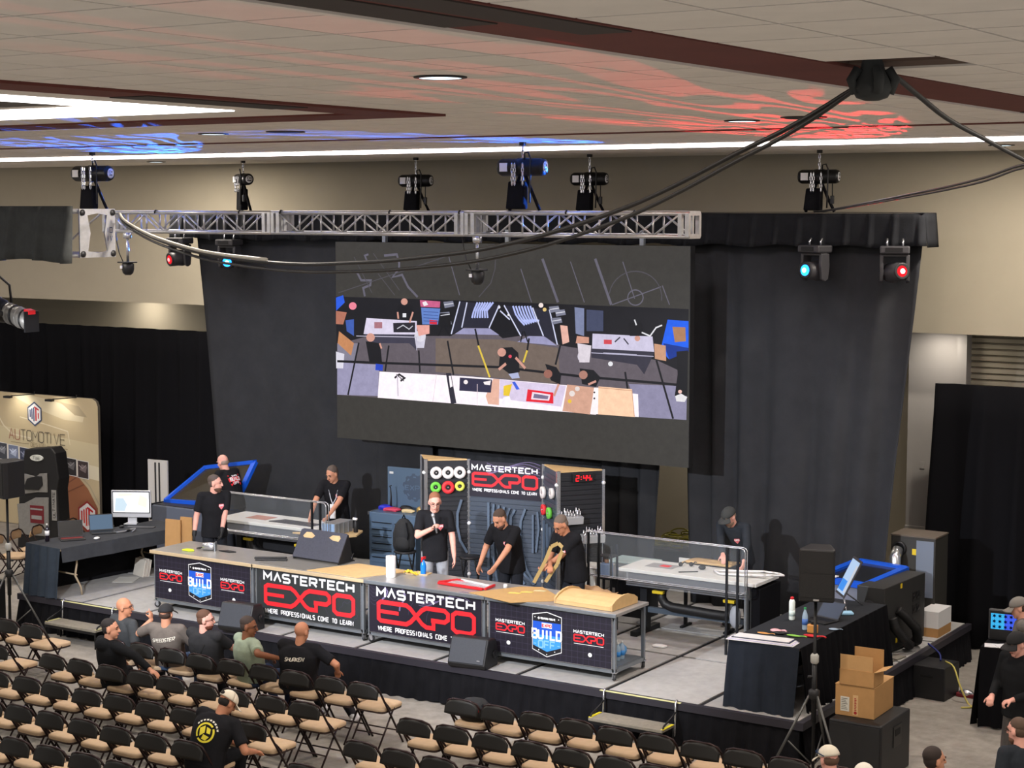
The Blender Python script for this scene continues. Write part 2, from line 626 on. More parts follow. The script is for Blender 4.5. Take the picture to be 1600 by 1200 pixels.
def pleats(mb, p0, p1, z0, z1, per=0.11, amp=0.025, seed=1, nv=5, flare=0.05, out=None, mi=0):
    """hanging gathered cloth from p0 to p1"""
    rd = random.Random(seed)
    p0, p1 = Vector(p0 + (0,)), Vector(p1 + (0,))
    L = (p1 - p0).length
    d = (p1 - p0) / L
    nrm = Vector((d.y, -d.x, 0))
    nu = max(8, int(L / per * 6))
    ph = [rd.uniform(0, 6.28) for _ in range(4)]
    am = [rd.uniform(.6, 1.2) for _ in range(4)]

    def fn(u, v):
        s = u * L
        k = s / per * 2 * PI + 1.6 * math.sin(s * 2.1 + ph[0]) + .9 * math.sin(s * 5.3 + ph[1])
        w = math.sin(k) * am[0] + .45 * math.sin(k * .47 + ph[2]) + .3 * math.sin(k * 1.9 + ph[3])
        a = amp * (0.06 + 0.94 * v ** .6)
        sway = 0.02 * math.sin(s * 3 + ph[1]) * v * v
        q = p0 + d * (s + sway) + nrm * (w * a + flare * v)
        return (q.x, q.y, z1 + (z0 - z1) * v + (.012 * math.sin(s * 4 + ph[2]) if v > .9 else 0))
    mb.grid(fn, nu, nv, mi)
    return mb


pleats(MB(), (SX0, -.02), (SX1, -.02), 0.01, SZ - .06, 0.17, 0.026, 3, 6, .07).build('skirt', CLOTH, stage)
pleats(MB(), (SX1 + .02, 0), (SX1 + .02, SY1), 0.01, SZ - .06, 0.13, 0.022, 4).build('skirt', CLOTH, stage)
for (x0, x1) in ((-5.25, -4.15), (3.66, 4.72)):
    MB().box(x0, -.054, SZ - .003, x1, -.02, SZ + .004).build('nosing', mat('pale_yellow_edge', (206, 204, 150), 0.6), stage)


# ---- backdrop curtains (hung from the rear truss, drawn in towards the floor)
CURT = mat('backdrop_cloth', (51, 52, 55), 0.95, var=0.12, scale=3, bump=0.2, bscale=120, spec=0.12)


def curtain(name, label, xt0, xt1, xb0, xb1, y, z0, z1, per, amp, seed, mat_=CURT, nv=10):
    rd = random.Random(seed)
    ph = [rd.uniform(0, 6.28) for _ in range(5)]
    nu = int(max(xt1 - xt0, .5) / per * 9)

    def fn(u, v):
        x = (xt0 + (xt1 - xt0) * u) * (1 - v) + (xb0 + (xb1 - xb0) * u) * v
        s = u * (xt1 - xt0)
        k = s / per * 2 * PI + 1.9 * math.sin(s * 1.1 + ph[0]) + .8 * math.sin(s * 2.9 + ph[1])
        w = math.sin(k) + .4 * math.sin(k * .53 + ph[2]) + .25 * math.sin(k * 2.1 + ph[3])
        a = amp * (.35 + .65 * min(1, v * 1.4))
        return (x + .02 * math.sin(v * 5 + k), y - a * w, z1 + (z0 - z1) * v)
    mb = MB()
    mb.grid(fn, nu, nv)
    o = mb.build(name, mat_, solid=0.006)
    return tag(o, label, 'curtain')


curtain('backdrop_curtain', 'charcoal backdrop curtain left of the video screen', -6.95, -2.2, -6.4, -2.0, 4.75, 0.51, 5.75, 0.95, 0.03, 11)
curtain('backdrop_curtain', 'dark curtain strip hanging below the video screen behind the tool wall', -2.35, 1.3, -2.2, 1.2, 4.95, 0.51, 3.6, 0.4, 0.05, 12)
curtain('backdrop_curtain', 'dark blue grey curtain panel just right of the red clock', 0.9, 1.93, 1.05, 1.84, 4.72, 0.51, 3.4, 0.36, 0.06, 13)
curtain('backdrop_curtain', 'charcoal backdrop curtain right of the video screen', 2.2, 5.72, 2.42, 5.25, 4.75, 0.51, 5.8, 0.55, 0.06, 14)
BLK2 = mat('black_drape', (18, 18, 21), 0.95, bump=0.2, bscale=120, spec=0.08)
curtain('pipe_drape', 'black pleated drape wall behind the vehicle banner at left', -17.8, -6.2, -17.8, -6.2, 6.75, 0.01, 3.86, 0.5, 0.10, 15, BLK2, 8)
curtain('pipe_drape', 'black pleated drape at the right edge under the slatted shutter', 5.38, 10.5, 5.3, 10.5, 6.3, 0.01, 3.68, 0.52, 0.10, 16, BLK2, 8)

# ================================================================ rigging
def truss_run(t, x0, nsec, L, y0, z0, s, r, rb, bays, frames=True):
    """box truss along x: chords, lacing, end frames"""
    chord = MB().cyl((0, 0, 0), (L - .01, 0, 0), r, 10).mesh('chord', ALU)
    bw = (L - .24) / bays
    post = MB().cyl((0, 0, r), (0, 0, s - 3 * r), rb, 6).mesh('brace', ALU)
    dg = MB().cyl((0, 0, 0), (bw, 0, s - 2 * r), rb, 6).mesh('brace', ALU)
    dg2 = MB().cyl((0, 0, s - 2 * r), (bw, 0, 0), rb, 6).mesh('brace', ALU)
    hz = MB().cyl((0, 0, 0), (bw, s - 2 * r, 0), rb, 6).mesh('brace', ALU)
    hz2 = MB().cyl((0, s - 2 * r, 0), (bw, 0, 0), rb, 6).mesh('brace', ALU)
    ef = MB()
    for (a, b) in (((0, 0), (1, 0)), ((1, 0), (1, 1)), ((1, 1), (0, 1)), ((0, 1), (0, 0))):
        k = s - 2 * r
        ef.bar((0, a[0] * k, a[1] * k), (0, b[0] * k, b[1] * k), .05, .05)
    efm = ef.mesh('end_frame', ALU)
    for q in range(nsec):
        xs = x0 + q * L
        for (dy, dz) in ((0, 0), (s - 2 * r, 0), (0, s - 2 * r), (s - 2 * r, s - 2 * r)):
            mesh_obj('chord', chord, t).location = (xs, y0 + r + dy, z0 + r + dz)
        for k in range(bays):
            xb = xs + .12 + k * bw
            for dy in (0, s - 2 * r):
                mesh_obj('brace', dg if (k + (dy > 0)) % 2 else dg2, t).location = (xb, y0 + r + dy, z0 + r)
                if k:
                    mesh_obj('brace', post, t).location = (xb, y0 + r + dy, z0 + r)
            for dz in (0, s - 2 * r):
                mesh_obj('brace', hz if k % 2 else hz2, t).location = (xb, y0 + r, z0 + r + dz)
        if frames:
            for xe in (xs + .03, xs + .12, xs + L - .12, xs + L - .03):
                mesh_obj('end_frame', efm, t).location = (xe, y0 + r, z0 + r)


ft = thing('box_truss', 'silver aluminium box truss spanning above the stage front', 'truss', (0, 0, 0))
truss_run(ft, -4.40, 3, 3.035, 0.08, 5.765, 0.31, 0.026, 0.013, 8)
for x in (-3.4, -1.9, -1.2, .55, 1.6, 3.1, 4.0):
    MB().tube([(x, .08, 6.04), (x, .075, 6.06), (x, .1, 6.078), (x, .16, 6.065)], .012, 6).build('cable_tie', BLACK, ft)

VAL = mat('valance_cloth', (34, 35, 38), 0.95, var=0.2, scale=6, bump=0.2, bscale=90, spec=0.1)
VALG = mat('grey_valance_cloth', (66, 68, 68), 0.95, var=0.15, scale=6, bump=0.2, bscale=90, spec=0.1)


def valance(x0, x1, y, z0, z1, per, amp, end=None, seed=1):
    rd = random.Random(seed)
    n = max(2, int((x1 - x0) / per))
    wj = [rd.uniform(.8, 1.3) for _ in range(n + 2)]

    def prof(u):
        s = u * n
        k = int(s)
        fr = s - k
        # box pleat: flat panel then a quick fold back
        return (0.0 if fr < .72 else -math.sin((fr - .72) / .28 * PI)) * wj[k]

    def fn(u, v):
        e = max(0.0, (u - (1 - .12 / (x1 - x0))) / (.12 / (x1 - x0))) if end else 0
        return (x0 + (x1 - x0) * u + .04 * v * e, y - .03 * v - amp * (prof(u) * (.15 + .85 * v) + .0) * -1 + e * .05,
                z1 + (z0 - z1) * v - .02 * math.sin(u * n * 2.2 + 1) * v)
    mb = MB()
    mb.grid(fn, n * 14, 6)
    if end:
        mb.grid(lambda u, v: (x1 + .04 * v, y + .05 + u * end, z1 + (z0 - z1) * v), 4, 4)
        mb.grid(lambda u, v: (x0 + (x1 - x0) * u, y + v * (end + .05), z1 + .012 * math.sin(u * 9)), 20, 2)
    return mb


rt = thing('draped_truss', 'rear truss wrapped in black pleated valance carrying the moving lights', 'truss', (0, 0, 0))
truss_run(rt, -7.3, 4, 3.2, 4.62, 5.70, 0.31, 0.026, 0.013, 8)
valance(-7.35, 5.80, 4.55, 5.60, 6.04, 0.33, 0.07, 0.42, 5).build('valance', VAL, rt, solid=.008)

lt = thing('box_truss', 'large truss end with drilled plate and grey cloth at upper left', 'truss', (0, 0, 0))
truss_run(lt, -4.62, 1, 4.0, -4.0, 5.57, 0.53, 0.026, 0.014, 5, False)
pl = MB()
k = .53
Fp = frame((-.60, -4.0, 5.57), Vector((0, 1, 0)), Vector((0, 0, 1)), Vector((1, 0, 0)))
outer = [(0, 0), (k, 0), (k, k), (0, k)]
inner = [(.12, .07), (k - .12, .07), (k - .14, .2), (k - .14, .34), (k - .12, k - .07), (.12, k - .07), (.14, .34), (.14, .2)]
ov = [(0, 0), (k / 2, 0), (k, 0), (k, k / 2), (k, k), (k / 2, k), (0, k), (0, k / 2)]
iv = [(.12, .07), (k / 2, .05), (k - .12, .07), (k - .16, k / 2), (k - .12, k - .07), (k / 2, k - .05), (.12, k - .07), (.16, k / 2)]
for z in (0, .016):
    pl.add([(p[0], p[1], z) for p in ov + iv], [(i, (i + 1) % 8, 8 + (i + 1) % 8, 8 + i) for i in range(8)], 0, False, Fp)
for ring in (ov, iv):
    pl.add([(p[0], p[1], z) for z in (0, .016) for p in ring], [(i, (i + 1) % 8, 8 + (i + 1) % 8, 8 + i) for i in range(8)], 0, False, Fp)
pl.build('end_plate', ALU, lt)
for (a, b) in ((.04, .04), (k - .04, .04), (k - .04, k - .04), (.04, k - .04)):
    MB().cyl(Fp @ Vector((a, b, .016)), Fp @ Vector((a, b, .03)), .034, 14).build('socket', BLACK, lt)
tx = MB()
Pp = lambda x, y: Fp @ Vector((x, y, .0175))
text(tx, '10', .40, .27, .055, .035, 0, Pp, thick=.009)
text(tx, 'IV', .40, .18, .055, .035, 0, Pp, thick=.009)
tx.build('marking', mat('blue_ink', (50, 62, 110), .6), lt)
valance(-4.7, -.62, -4.06, 5.53, 6.13, 0.44, 0.10, None, 8).build('valance', VALG, lt, solid=.008)

# ---- chain hoists
LABM = mat('hoist_label', (222, 222, 226), .5)


def link_chain(mb, x, y, z0, z1, r=.013, step=.05):
    z = z0
    k = 0
    while z < z1:
        d = Vector((1, 0, 0)) if k % 2 else Vector((0, 1, 0))
        pts = [(x + d.x * a, y + d.y * a, z + b) for a, b in ((-.012, .0), (-.012, .04), (0, .052), (.012, .04), (.012, 0), (0, -.012))]
        mb.tube(pts, .006, 5, 0, True)
        z += step
        k += 1


def hoist(label, x, y, zm, ztop, rz, strap=True, zc=CZ, sc=1.0, tilt=0.0, pendant=True):
    t = thing('chain_hoist', label, 'chain hoist', (x, y, zm), rz, 'black chain hoists above the trusses')
    L = .26 * sc
    r = .095 * sc
    M = Matrix.Rotation(PI / 2, 4, 'Y')
    MB().lathe([(r * .8, -L - .02), (r, -L + .02), (r, -.06), (r * 1.06, -.055), (r * 1.06, .07), (r, .075), (r, L - .03), (r * .85, L + .01)], 20, M=M).build('motor_housing', BLACKM, t)
    lb = MB()
    lb.lathe([(.06 * sc, L + .011), (.06 * sc, L + .015)], 20, M=M)
    lb.build('end_label', LABM, t)
    lb = MB()
    F2 = frame((L + .0155, 0, 0), Vector((0, 1, 0)), Vector((0, 0, 1)), Vector((1, 0, 0)))
    text(lb, 'CM', 0, .0, .035, .028, 0, lambda a, b: F2 @ Vector((a, b, 0.001)), centre=True, thick=.008)
    rect2(lb, -.035, -.03, .035, -.015, 0, lambda a, b: F2 @ Vector((a, b, 0.001)))
    lb.build('label_print', INKK, t)
    lb = MB()
    lb.box(-L + .03, -r - .004, -.05, -L + .13, -r + .01, .05)
    lb.build('side_label', LABM, t)
    mb = MB()
    link_chain(mb, 0.0, 0, r, zc - zm - .03)
    mb.build('lift_chain', CHROME, t)
    MB().box(-.03, -.03, zc - zm - .04, .03, .03, zc - zm).build('ceiling_mount', BLACK, t)
    for dx in (-.08, -.045, .06):
        mb = MB()
        link_chain(mb, dx, -r - .02, -r - .1, r * .4)
        mb.build('slack_chain', CHROME, t)
    mb = MB()
    mb.box(-.17, -.06, ztop - zm + .015, .04, .07, -r - .06)
    for v in range(len(mb.v)):
        a = mb.v[v]
        if a[2] < -r - .2:
            mb.v[v] = (a[0] * 1.15 - .01, a[1], a[2])
    mb.build('chain_bag', CLOTH, t, .02)
    mb = MB()
    mb.tube([(.05, -.05, r * .8), (.07, -.09, r + .06), (.12, -.1, r + .07), (.15, -.1, r), (.15, -.11, -.2), (.14, -.1, -.42)], .011, 6)
    mb.build('power_cable', BLACK, t)
    if pendant:
        MB().tube([(.2, -.06, -r), (.205, -.07, -r - .16)], .008, 6).build('pendant_cable', BLACK, t)
        MB().box(.18, -.09, -r - .27, .23, -.05, -r - .16).build('pendant_control', BLACK, t, .008)
    if strap:
        MB().tube([(-.04, 0, -r), (-.12, .02, -r - .2), (-.2, .05, ztop - zm)], .022, 6).build('sling', CLOTH, t)
        MB().tube([(.04, 0, -r), (.12, .02, -r - .2), (.2, .05, ztop - zm)], .022, 6).build('sling', CLOTH, t)
    return t


hoist('blue-lit chain hoist over the left end of the silver truss', -4.70, .22, 6.59, 6.08, .12, sc=1.15, pendant=False)
hoist('blue-lit chain hoist over the middle of the silver truss', 2.42, .22, 6.59, 6.08, .1, sc=1.1, pendant=False)
hoist('black chain hoist above rear truss, leftmost of the four', -5.92, 4.78, 6.58, 6.06, -.5)
hoist('black chain hoist above rear truss, above the screen\'s left part', -2.42, 4.78, 6.53, 6.06, .1)
hoist('black chain hoist above rear truss, beside the blue-lit middle hoist', .68, 4.78, 6.53, 6.06, .1)
hoist('black chain hoist on the draped truss at right', 4.25, 4.78, 6.53, 6.06, .1)

# ---- moving head lights on the rear truss
HEADM = mat('moving_head_plastic', (54, 53, 56), .5)


def moving_head(label, x, y, z, aim, pan, col, glow):
    t = thing('moving_light', label, 'stage light', (x, y, z), pan, 'moving head lights on the rear truss')
    MB().box(-.19, -.14, -.10, .19, .14, 0).build('base', HEADM, t, .02)
    for s in (-1, 1):
        MB().tube([(s * .1, 0, 0), (s * .1, 0, .05), (s * .1, .03, .09)], .014, 6).build('clamp', CHROME, t)
    MB().box(-.12, -.145, -.075, .10, -.139, -.02).build('display', BLACKM, t)
    y_ = MB()
    y_.box(-.17, -.07, -.14, .17, .07, -.10)
    y_.build('yoke', HEADM, t, .015)
    for s in (-1, 1):
        MB().prism([(-.075, 0), (.075, 0), (.085, -.16), (.06, -.34), (0, -.37), (-.06, -.34), (-.085, -.16)], -.025, .025,
                   M=frame((s * .165, 0, -.11), Vector((0, 1, 0)), Vector((0, 0, 1)), Vector((1, 0, 0)))).build('yoke_arm', HEADM, t, .012)
    a = Vector(aim).normalized()
    up = Vector((0, 0, 1))
    sx = a.cross(up).normalized()
    F = frame(Vector((0, 0, -.34)), sx, sx.cross(a) * -1 if False else a.cross(sx) * -1, a)
    h = MB()
    h.lathe([(.07, -.17), (.125, -.13), (.135, -.02), (.12, .06), (.115, .17), (.10, .185)], 18, M=F)
    hd = h.build('head', HEADM, t)
    for s in (-1, 1):
        MB().cyl(Vector((0, 0, -.34)), Vector((s * .15, 0, -.34)), .05, 12).build('pivot', HEADM, t)
    MB().lathe([(.10, .186), (.115, .2), (.10, .205), (.08, .2)], 18, M=F).build('lens_ring', BLACK, t)
    MB().lathe([(.075, .199), (.055, .212), (.02, .218)], 18, M=F).build('lens', emat('lens_' + col, {'red': (255, 40, 50), 'blue': (30, 130, 255)}[col], glow), t)
    MB().lathe([(.035, .2135), (.03, .222)], 14, M=F).build('lamp', emat('lamp_' + col + str(int(glow)), {'red': (255, 150, 150), 'blue': (150, 215, 255)}[col], glow * 2.0), t)
    return t


moving_head('moving light with dull red lens at far left of the rear truss', -7.02, 4.42, 5.62, (-.28, -.95, -.12), .0, 'red', 1.0)
moving_head('moving light with bright blue lens beside the left curtain edge', -5.93, 4.42, 5.60, (.5, -.85, -.14), .0, 'blue', 6.0)
moving_head('moving light with blue lens turned left under the draped truss', 4.36, 4.42, 5.62, (.05, -.95, .05), -.35, 'blue', 4.0)
moving_head('moving light with bright red lens at the truss right end', 5.47, 4.42, 5.62, (.48, -.85, .1), .35, 'red', 6.0)


def gobo(name, loc, target, energy, col, size, scale, seed, lo, hi, wave=False):
    o = spot(name, loc, target, energy, col, size, .15, .012)
    l = o.data
    l.use_nodes = True
    nt = l.node_tree
    em = nt.nodes.get('Emission') or nt.nodes.new('ShaderNodeEmission')
    tc = nt.nodes.new('ShaderNodeTexCoord')
    sep = nt.nodes.new('ShaderNodeSeparateXYZ')
    nt.links.new(tc.outputs['Normal'], sep.inputs[0])
    cx = nt.nodes.new('ShaderNodeCombineXYZ')
    for i in range(2):
        dv = nt.nodes.new('ShaderNodeMath')
        dv.operation = 'DIVIDE'
        nt.links.new(sep.outputs[i], dv.inputs[0])
        nt.links.new(sep.outputs[2], dv.inputs[1])
        nt.links.new(dv.outputs[0], cx.inputs[i])
    cx.inputs[2].default_value = seed
    n = nt.nodes.new('ShaderNodeTexWave')
    n.wave_type = 'BANDS'
    n.bands_direction = 'DIAGONAL'
    n.inputs['Scale'].default_value = scale
    n.inputs['Distortion'].default_value = 11.0
    n.inputs['Detail'].default_value = 1.2
    n.inputs['Detail Scale'].default_value = 1.6
    nt.links.new(cx.outputs[0], n.inputs['Vector'])
    rm = nt.nodes.new('ShaderNodeMapRange')
    rm.inputs['From Min'].default_value = lo
    rm.inputs['From Max'].default_value = hi
    nt.links.new(n.outputs['Fac'], rm.inputs['Value'])
    nt.links.new(rm.outputs[0], em.inputs['Strength'])
    return o


gobo('gobo_beam_blue', (-6.0, 4.15, 5.36), (-2.1, -2.85, 7.06), 16000, (.02, .16, 1.0), 24, 13, 1.3, .62, .68)
gobo('gobo_beam_blue', (4.3, 4.15, 5.36), (1.43, -3.3, 7.5), 12000, (.02, .16, 1.0), 18, 13, 4.1, .58, .64)
gobo('gobo_beam_red', (5.62, 4.15, 5.36), (7.0, -3.7, 7.58), 7000, (1.0, .02, .03), 23, 12, 7.7, .62, .67)

# ---- ceiling cameras on poles below the front truss
for (x, lab) in ((-3.97, 'black dome camera on a short pole below the truss, left'), (1.83, 'black dome camera on a short pole below the truss, before the screen')):
    t = thing('dome_camera', lab, 'camera', (x, .13, 5.19), 0, 'dome cameras under the front truss')
    MB().lathe([(.04, .0), (.072, .03), (.085, .08), (.085, .15), (.06, .17)], 18).build('dome', BLACK, t)
    MB().box(-.11, -.09, .165, .09, .09, .185).build('mount_plate', BLACK, t)
    MB().cyl((0, 0, .18), (0, 0, .56), .019, 10).build('pole', CHROME, t)
    MB().lathe([(.05, .5), (.06, .53), (.06, .58), (.03, .6)], 12).build('clamp', CHROME, t)
    MB().box(-.06, -.092, .09, -.02, -.08, .13).build('badge', LABM, t)
    MB().tube([(-.09, 0, .18), (-.16, 0, .3), (-.2, 0, .45), (-.22, 0, .58)], .007, 6).build('cable', BLACK, t)

# ---- theatre spotlight at the left edge
t = thing('theatre_spotlight', 'grey ellipsoidal spotlight with red tape at the left edge', 'stage light', (-1.75, -4.0, 4.94))
SPM = mat('spotlight_body', (112, 110, 106), .45, .3, var=.15)
ax = Vector((.93, .1, -.25)).normalized()
Fs = frame((0, 0, 0), ax.cross(Vector((0, 0, 1))).normalized(), Vector((0, 0, 1)), ax)
MB().lathe([(.09, -.42), (.13, -.38), (.15, -.2), (.13, -.05), (.10, 0)], 18, M=Fs).build('lamp_house', BLACKM, t)
MB().lathe([(.10, 0), (.115, .02), (.105, .14), (.115, .16), (.11, .34), (.10, .345)], 18, M=Fs).build('barrel', SPM, t)
MB().box(-.115, -.115, .345, .115, .115, .362, M=Fs).build('colour_frame', BLACKM, t)
for k in range(4):
    MB().lathe([(.108, .03 + k * .075), (.122, .034 + k * .075), (.122, .05 + k * .075), (.108, .054 + k * .075)], 18, M=Fs).build('barrel_ring', BLACKM if k % 2 else SPM, t)
for s in (-1, 1):
    MB().cyl(Fs @ Vector((s * .10, 0, .02)), Fs @ Vector((s * .17, 0, .02)), .028, 10).build('tilt_knob', BLACK, t)
MB().box(-.05, .085, .30, .06, .128, .37, M=Fs).build('red_tape', RED, t)
MB().tube([(-.1, .16, -.02), (-.15, .17, .3), (-.2, 0, .45), (-.2, -.17, .3), (-.1, -.16, -.02)], .015, 6).build('yoke', BLACKM, t)
MB().cyl((-.2, 0, .45), (-.2, 0, .64), .03, 10).build('clamp', BLACK, t)

# ---- cables
def cable(label, pts, r, m, name='cable', offs=None, cat='cable'):
    mb = MB()
    P = [Vector(p) for p in pts]
    # Catmull-Rom smoothing
    out = []
    for i in range(len(P) - 1):
        p0, p1, p2, p3 = P[max(0, i - 1)], P[i], P[i + 1], P[min(len(P) - 1, i + 2)]
        for q in range(4):
            u = q / 4
            out.append(.5 * ((2 * p1) + (p2 - p0) * u + (2 * p0 - 5 * p1 + 4 * p2 - p3) * u * u + (3 * p1 - p0 - 3 * p2 + p3) * u ** 3))
    out.append(P[-1])
    if offs:
        out = [p + Vector((0, 0, offs * math.sin(PI * i / (len(out) - 1)))) for i, p in enumerate(out)]
    mb.tube(out, r, 6)
    return tag(mb.build(name, m), label, cat)


MAIN = [(-.45, -3.5, 6.02), (-0.276, -3.583, 5.935), (0.419, -3.912, 5.792), (1.383, -4.369, 5.679), (2.122, -4.72, 5.633), (3.068, -5.168, 5.61), (3.806, -5.518, 5.614), (4.485, -5.84, 5.644), (5.112, -6.138, 5.678), (5.693, -6.413, 5.724), (6.402, -6.749, 5.789), (7.047, -7.055, 5.881), (7.493, -7.266, 5.963), (7.911, -7.464, 6.052), (8.302, -7.65, 6.148), (8.728, -7.852, 6.278), (9.179, -8.066, 6.431), (9.546, -8.24, 6.545), (9.842, -8.38, 6.655), (10.03, -8.469, 6.733), (10.13, -8.52, 6.77)]
CAB = mat('cable_black', (28, 27, 27), .5)
CABG = mat('cable_pale', (176, 170, 158), .5)
cable('long black cable sagging from upper left truss to the open ceiling tile', MAIN, .016, CAB)
cable('second black cable sagging just below the first across the picture', [(a, b - .02, c - .01) for a, b, c in MAIN], .014, CAB, offs=-.07)
cable('pale grey cable leaving the truss end plate at upper left', [(a, b - .03, c + .028) for a, b, c in MAIN[:6]], .016, CABG)
cable('black cable bundle running from the open ceiling tile to the right edge', [(10.2, -8.5, 6.80), (10.186, -8.226, 6.86), (10.164, -7.735, 6.774), (10.135, -7.092, 6.654), (10.097, -6.228, 6.554), (10.053, -5.238, 6.444), (10.02, -4.495, 6.376)], .017, CAB)
cable('thin black cable from the right edge down to the draped truss', [(10.021, -4.501, 6.404), (9.657, -3.933, 6.444), (9.045, -2.976, 6.365), (8.323, -1.847, 6.301), (7.459, -0.496, 6.243), (6.211, 1.456, 6.16), (4.854, 3.577, 6.077), (4.3, 4.5, 6.07)], .012, CAB)
cable('second thin cable beside it down to the draped truss', [(10.021, -4.501, 6.38), (9.657, -3.933, 6.42), (9.045, -2.976, 6.335), (8.323, -1.847, 6.275), (7.459, -0.496, 6.22), (6.211, 1.456, 6.145), (4.854, 3.577, 6.07), (4.3, 4.55, 6.06)], .010, CAB)
kn = MB()
kn.lathe([(.06, .42), (.055, .12), (.07, .06), (.10, .0), (.11, -.04), (.085, -.085), (.04, -.10)], 14, M=TR(10.2, -8.5, 6.79))
for a in (.4, 2.2, 3.9, 5.4):
    kn.tube([(10.2 + .08 * math.cos(a), -8.5 + .08 * math.sin(a), 6.86), (10.2 + .12 * math.cos(a), -8.5 + .12 * math.sin(a), 6.8), (10.2 + .09 * math.cos(a), -8.5 + .09 * math.sin(a), 6.73)], .03, 6)
tag(kn.build('cable_drop', mat('wrap_black', (40, 42, 42), .8), None), 'wrapped black cable drop hanging through the open ceiling tile', 'cable')

# ---- LED screen
scr = thing('video_screen', 'large LED video wall showing an overhead view of the stage', 'screen', (-.145, 3.7, 2.6))
MB().box(-3.02, 0.012, 0, 3.02, .14, 3.0).build('cabinet', BLACK, scr)
for x in (-2.2, 0, 2.2):
    MB().box(x - .03, .14, 0, x + .03, .2, 3.2).build('hanging_bar', STEEL, scr)
    MB().box(x - .02, .2, 3.10, x + .02, 1.02, 3.14).build('hanger_arm', STEEL, scr)
vm = bpy.data.materials.new('screen_picture')
vm.use_nodes = True
nt = vm.node_tree
nt.nodes.remove(nt.nodes['Principled BSDF'])
e = nt.nodes.new('ShaderNodeEmission')
at = nt.nodes.new('ShaderNodeAttribute')
at.attribute_name = 'col'
mulv = nt.nodes.new('ShaderNodeVectorMath')
mulv.operation = 'SCALE'
nz = nt.nodes.new('ShaderNodeTexNoise')
nz.inputs['Scale'].default_value = 9
nz.inputs['Detail'].default_value = 8
nz.inputs['Roughness'].default_value = .75
tcs = nt.nodes.new('ShaderNodeTexCoord')
nt.links.new(tcs.outputs['Object'], nz.inputs['Vector'])
mr = nt.nodes.new('ShaderNodeMapRange')
mr.inputs['From Min'].default_value = .3
mr.inputs['From Max'].default_value = .7
mr.inputs['To Min'].default_value = .86
mr.inputs['To Max'].default_value = 1.12
nt.links.new(nz.outputs['Fac'], mr.inputs['Value'])
nt.links.new(at.outputs['Color'], mulv.inputs[0])
nt.links.new(mr.outputs[0], mulv.inputs['Scale'])
nt.links.new(mulv.outputs[0], e.inputs[0])
e.inputs[1].default_value = 1.05
gl = nt.nodes.new('ShaderNodeBsdfGlossy')
gl.inputs['Roughness'].default_value = .5
gl.inputs['Color'].default_value = (.02, .02, .02, 1)
ad = nt.nodes.new('ShaderNodeAddShader')
nt.links.new(e.outputs[0], ad.inputs[0])
nt.links.new(gl.outputs[0], ad.inputs[1])
nt.links.new(ad.outputs[0], nt.nodes['Material Output'].inputs[0])
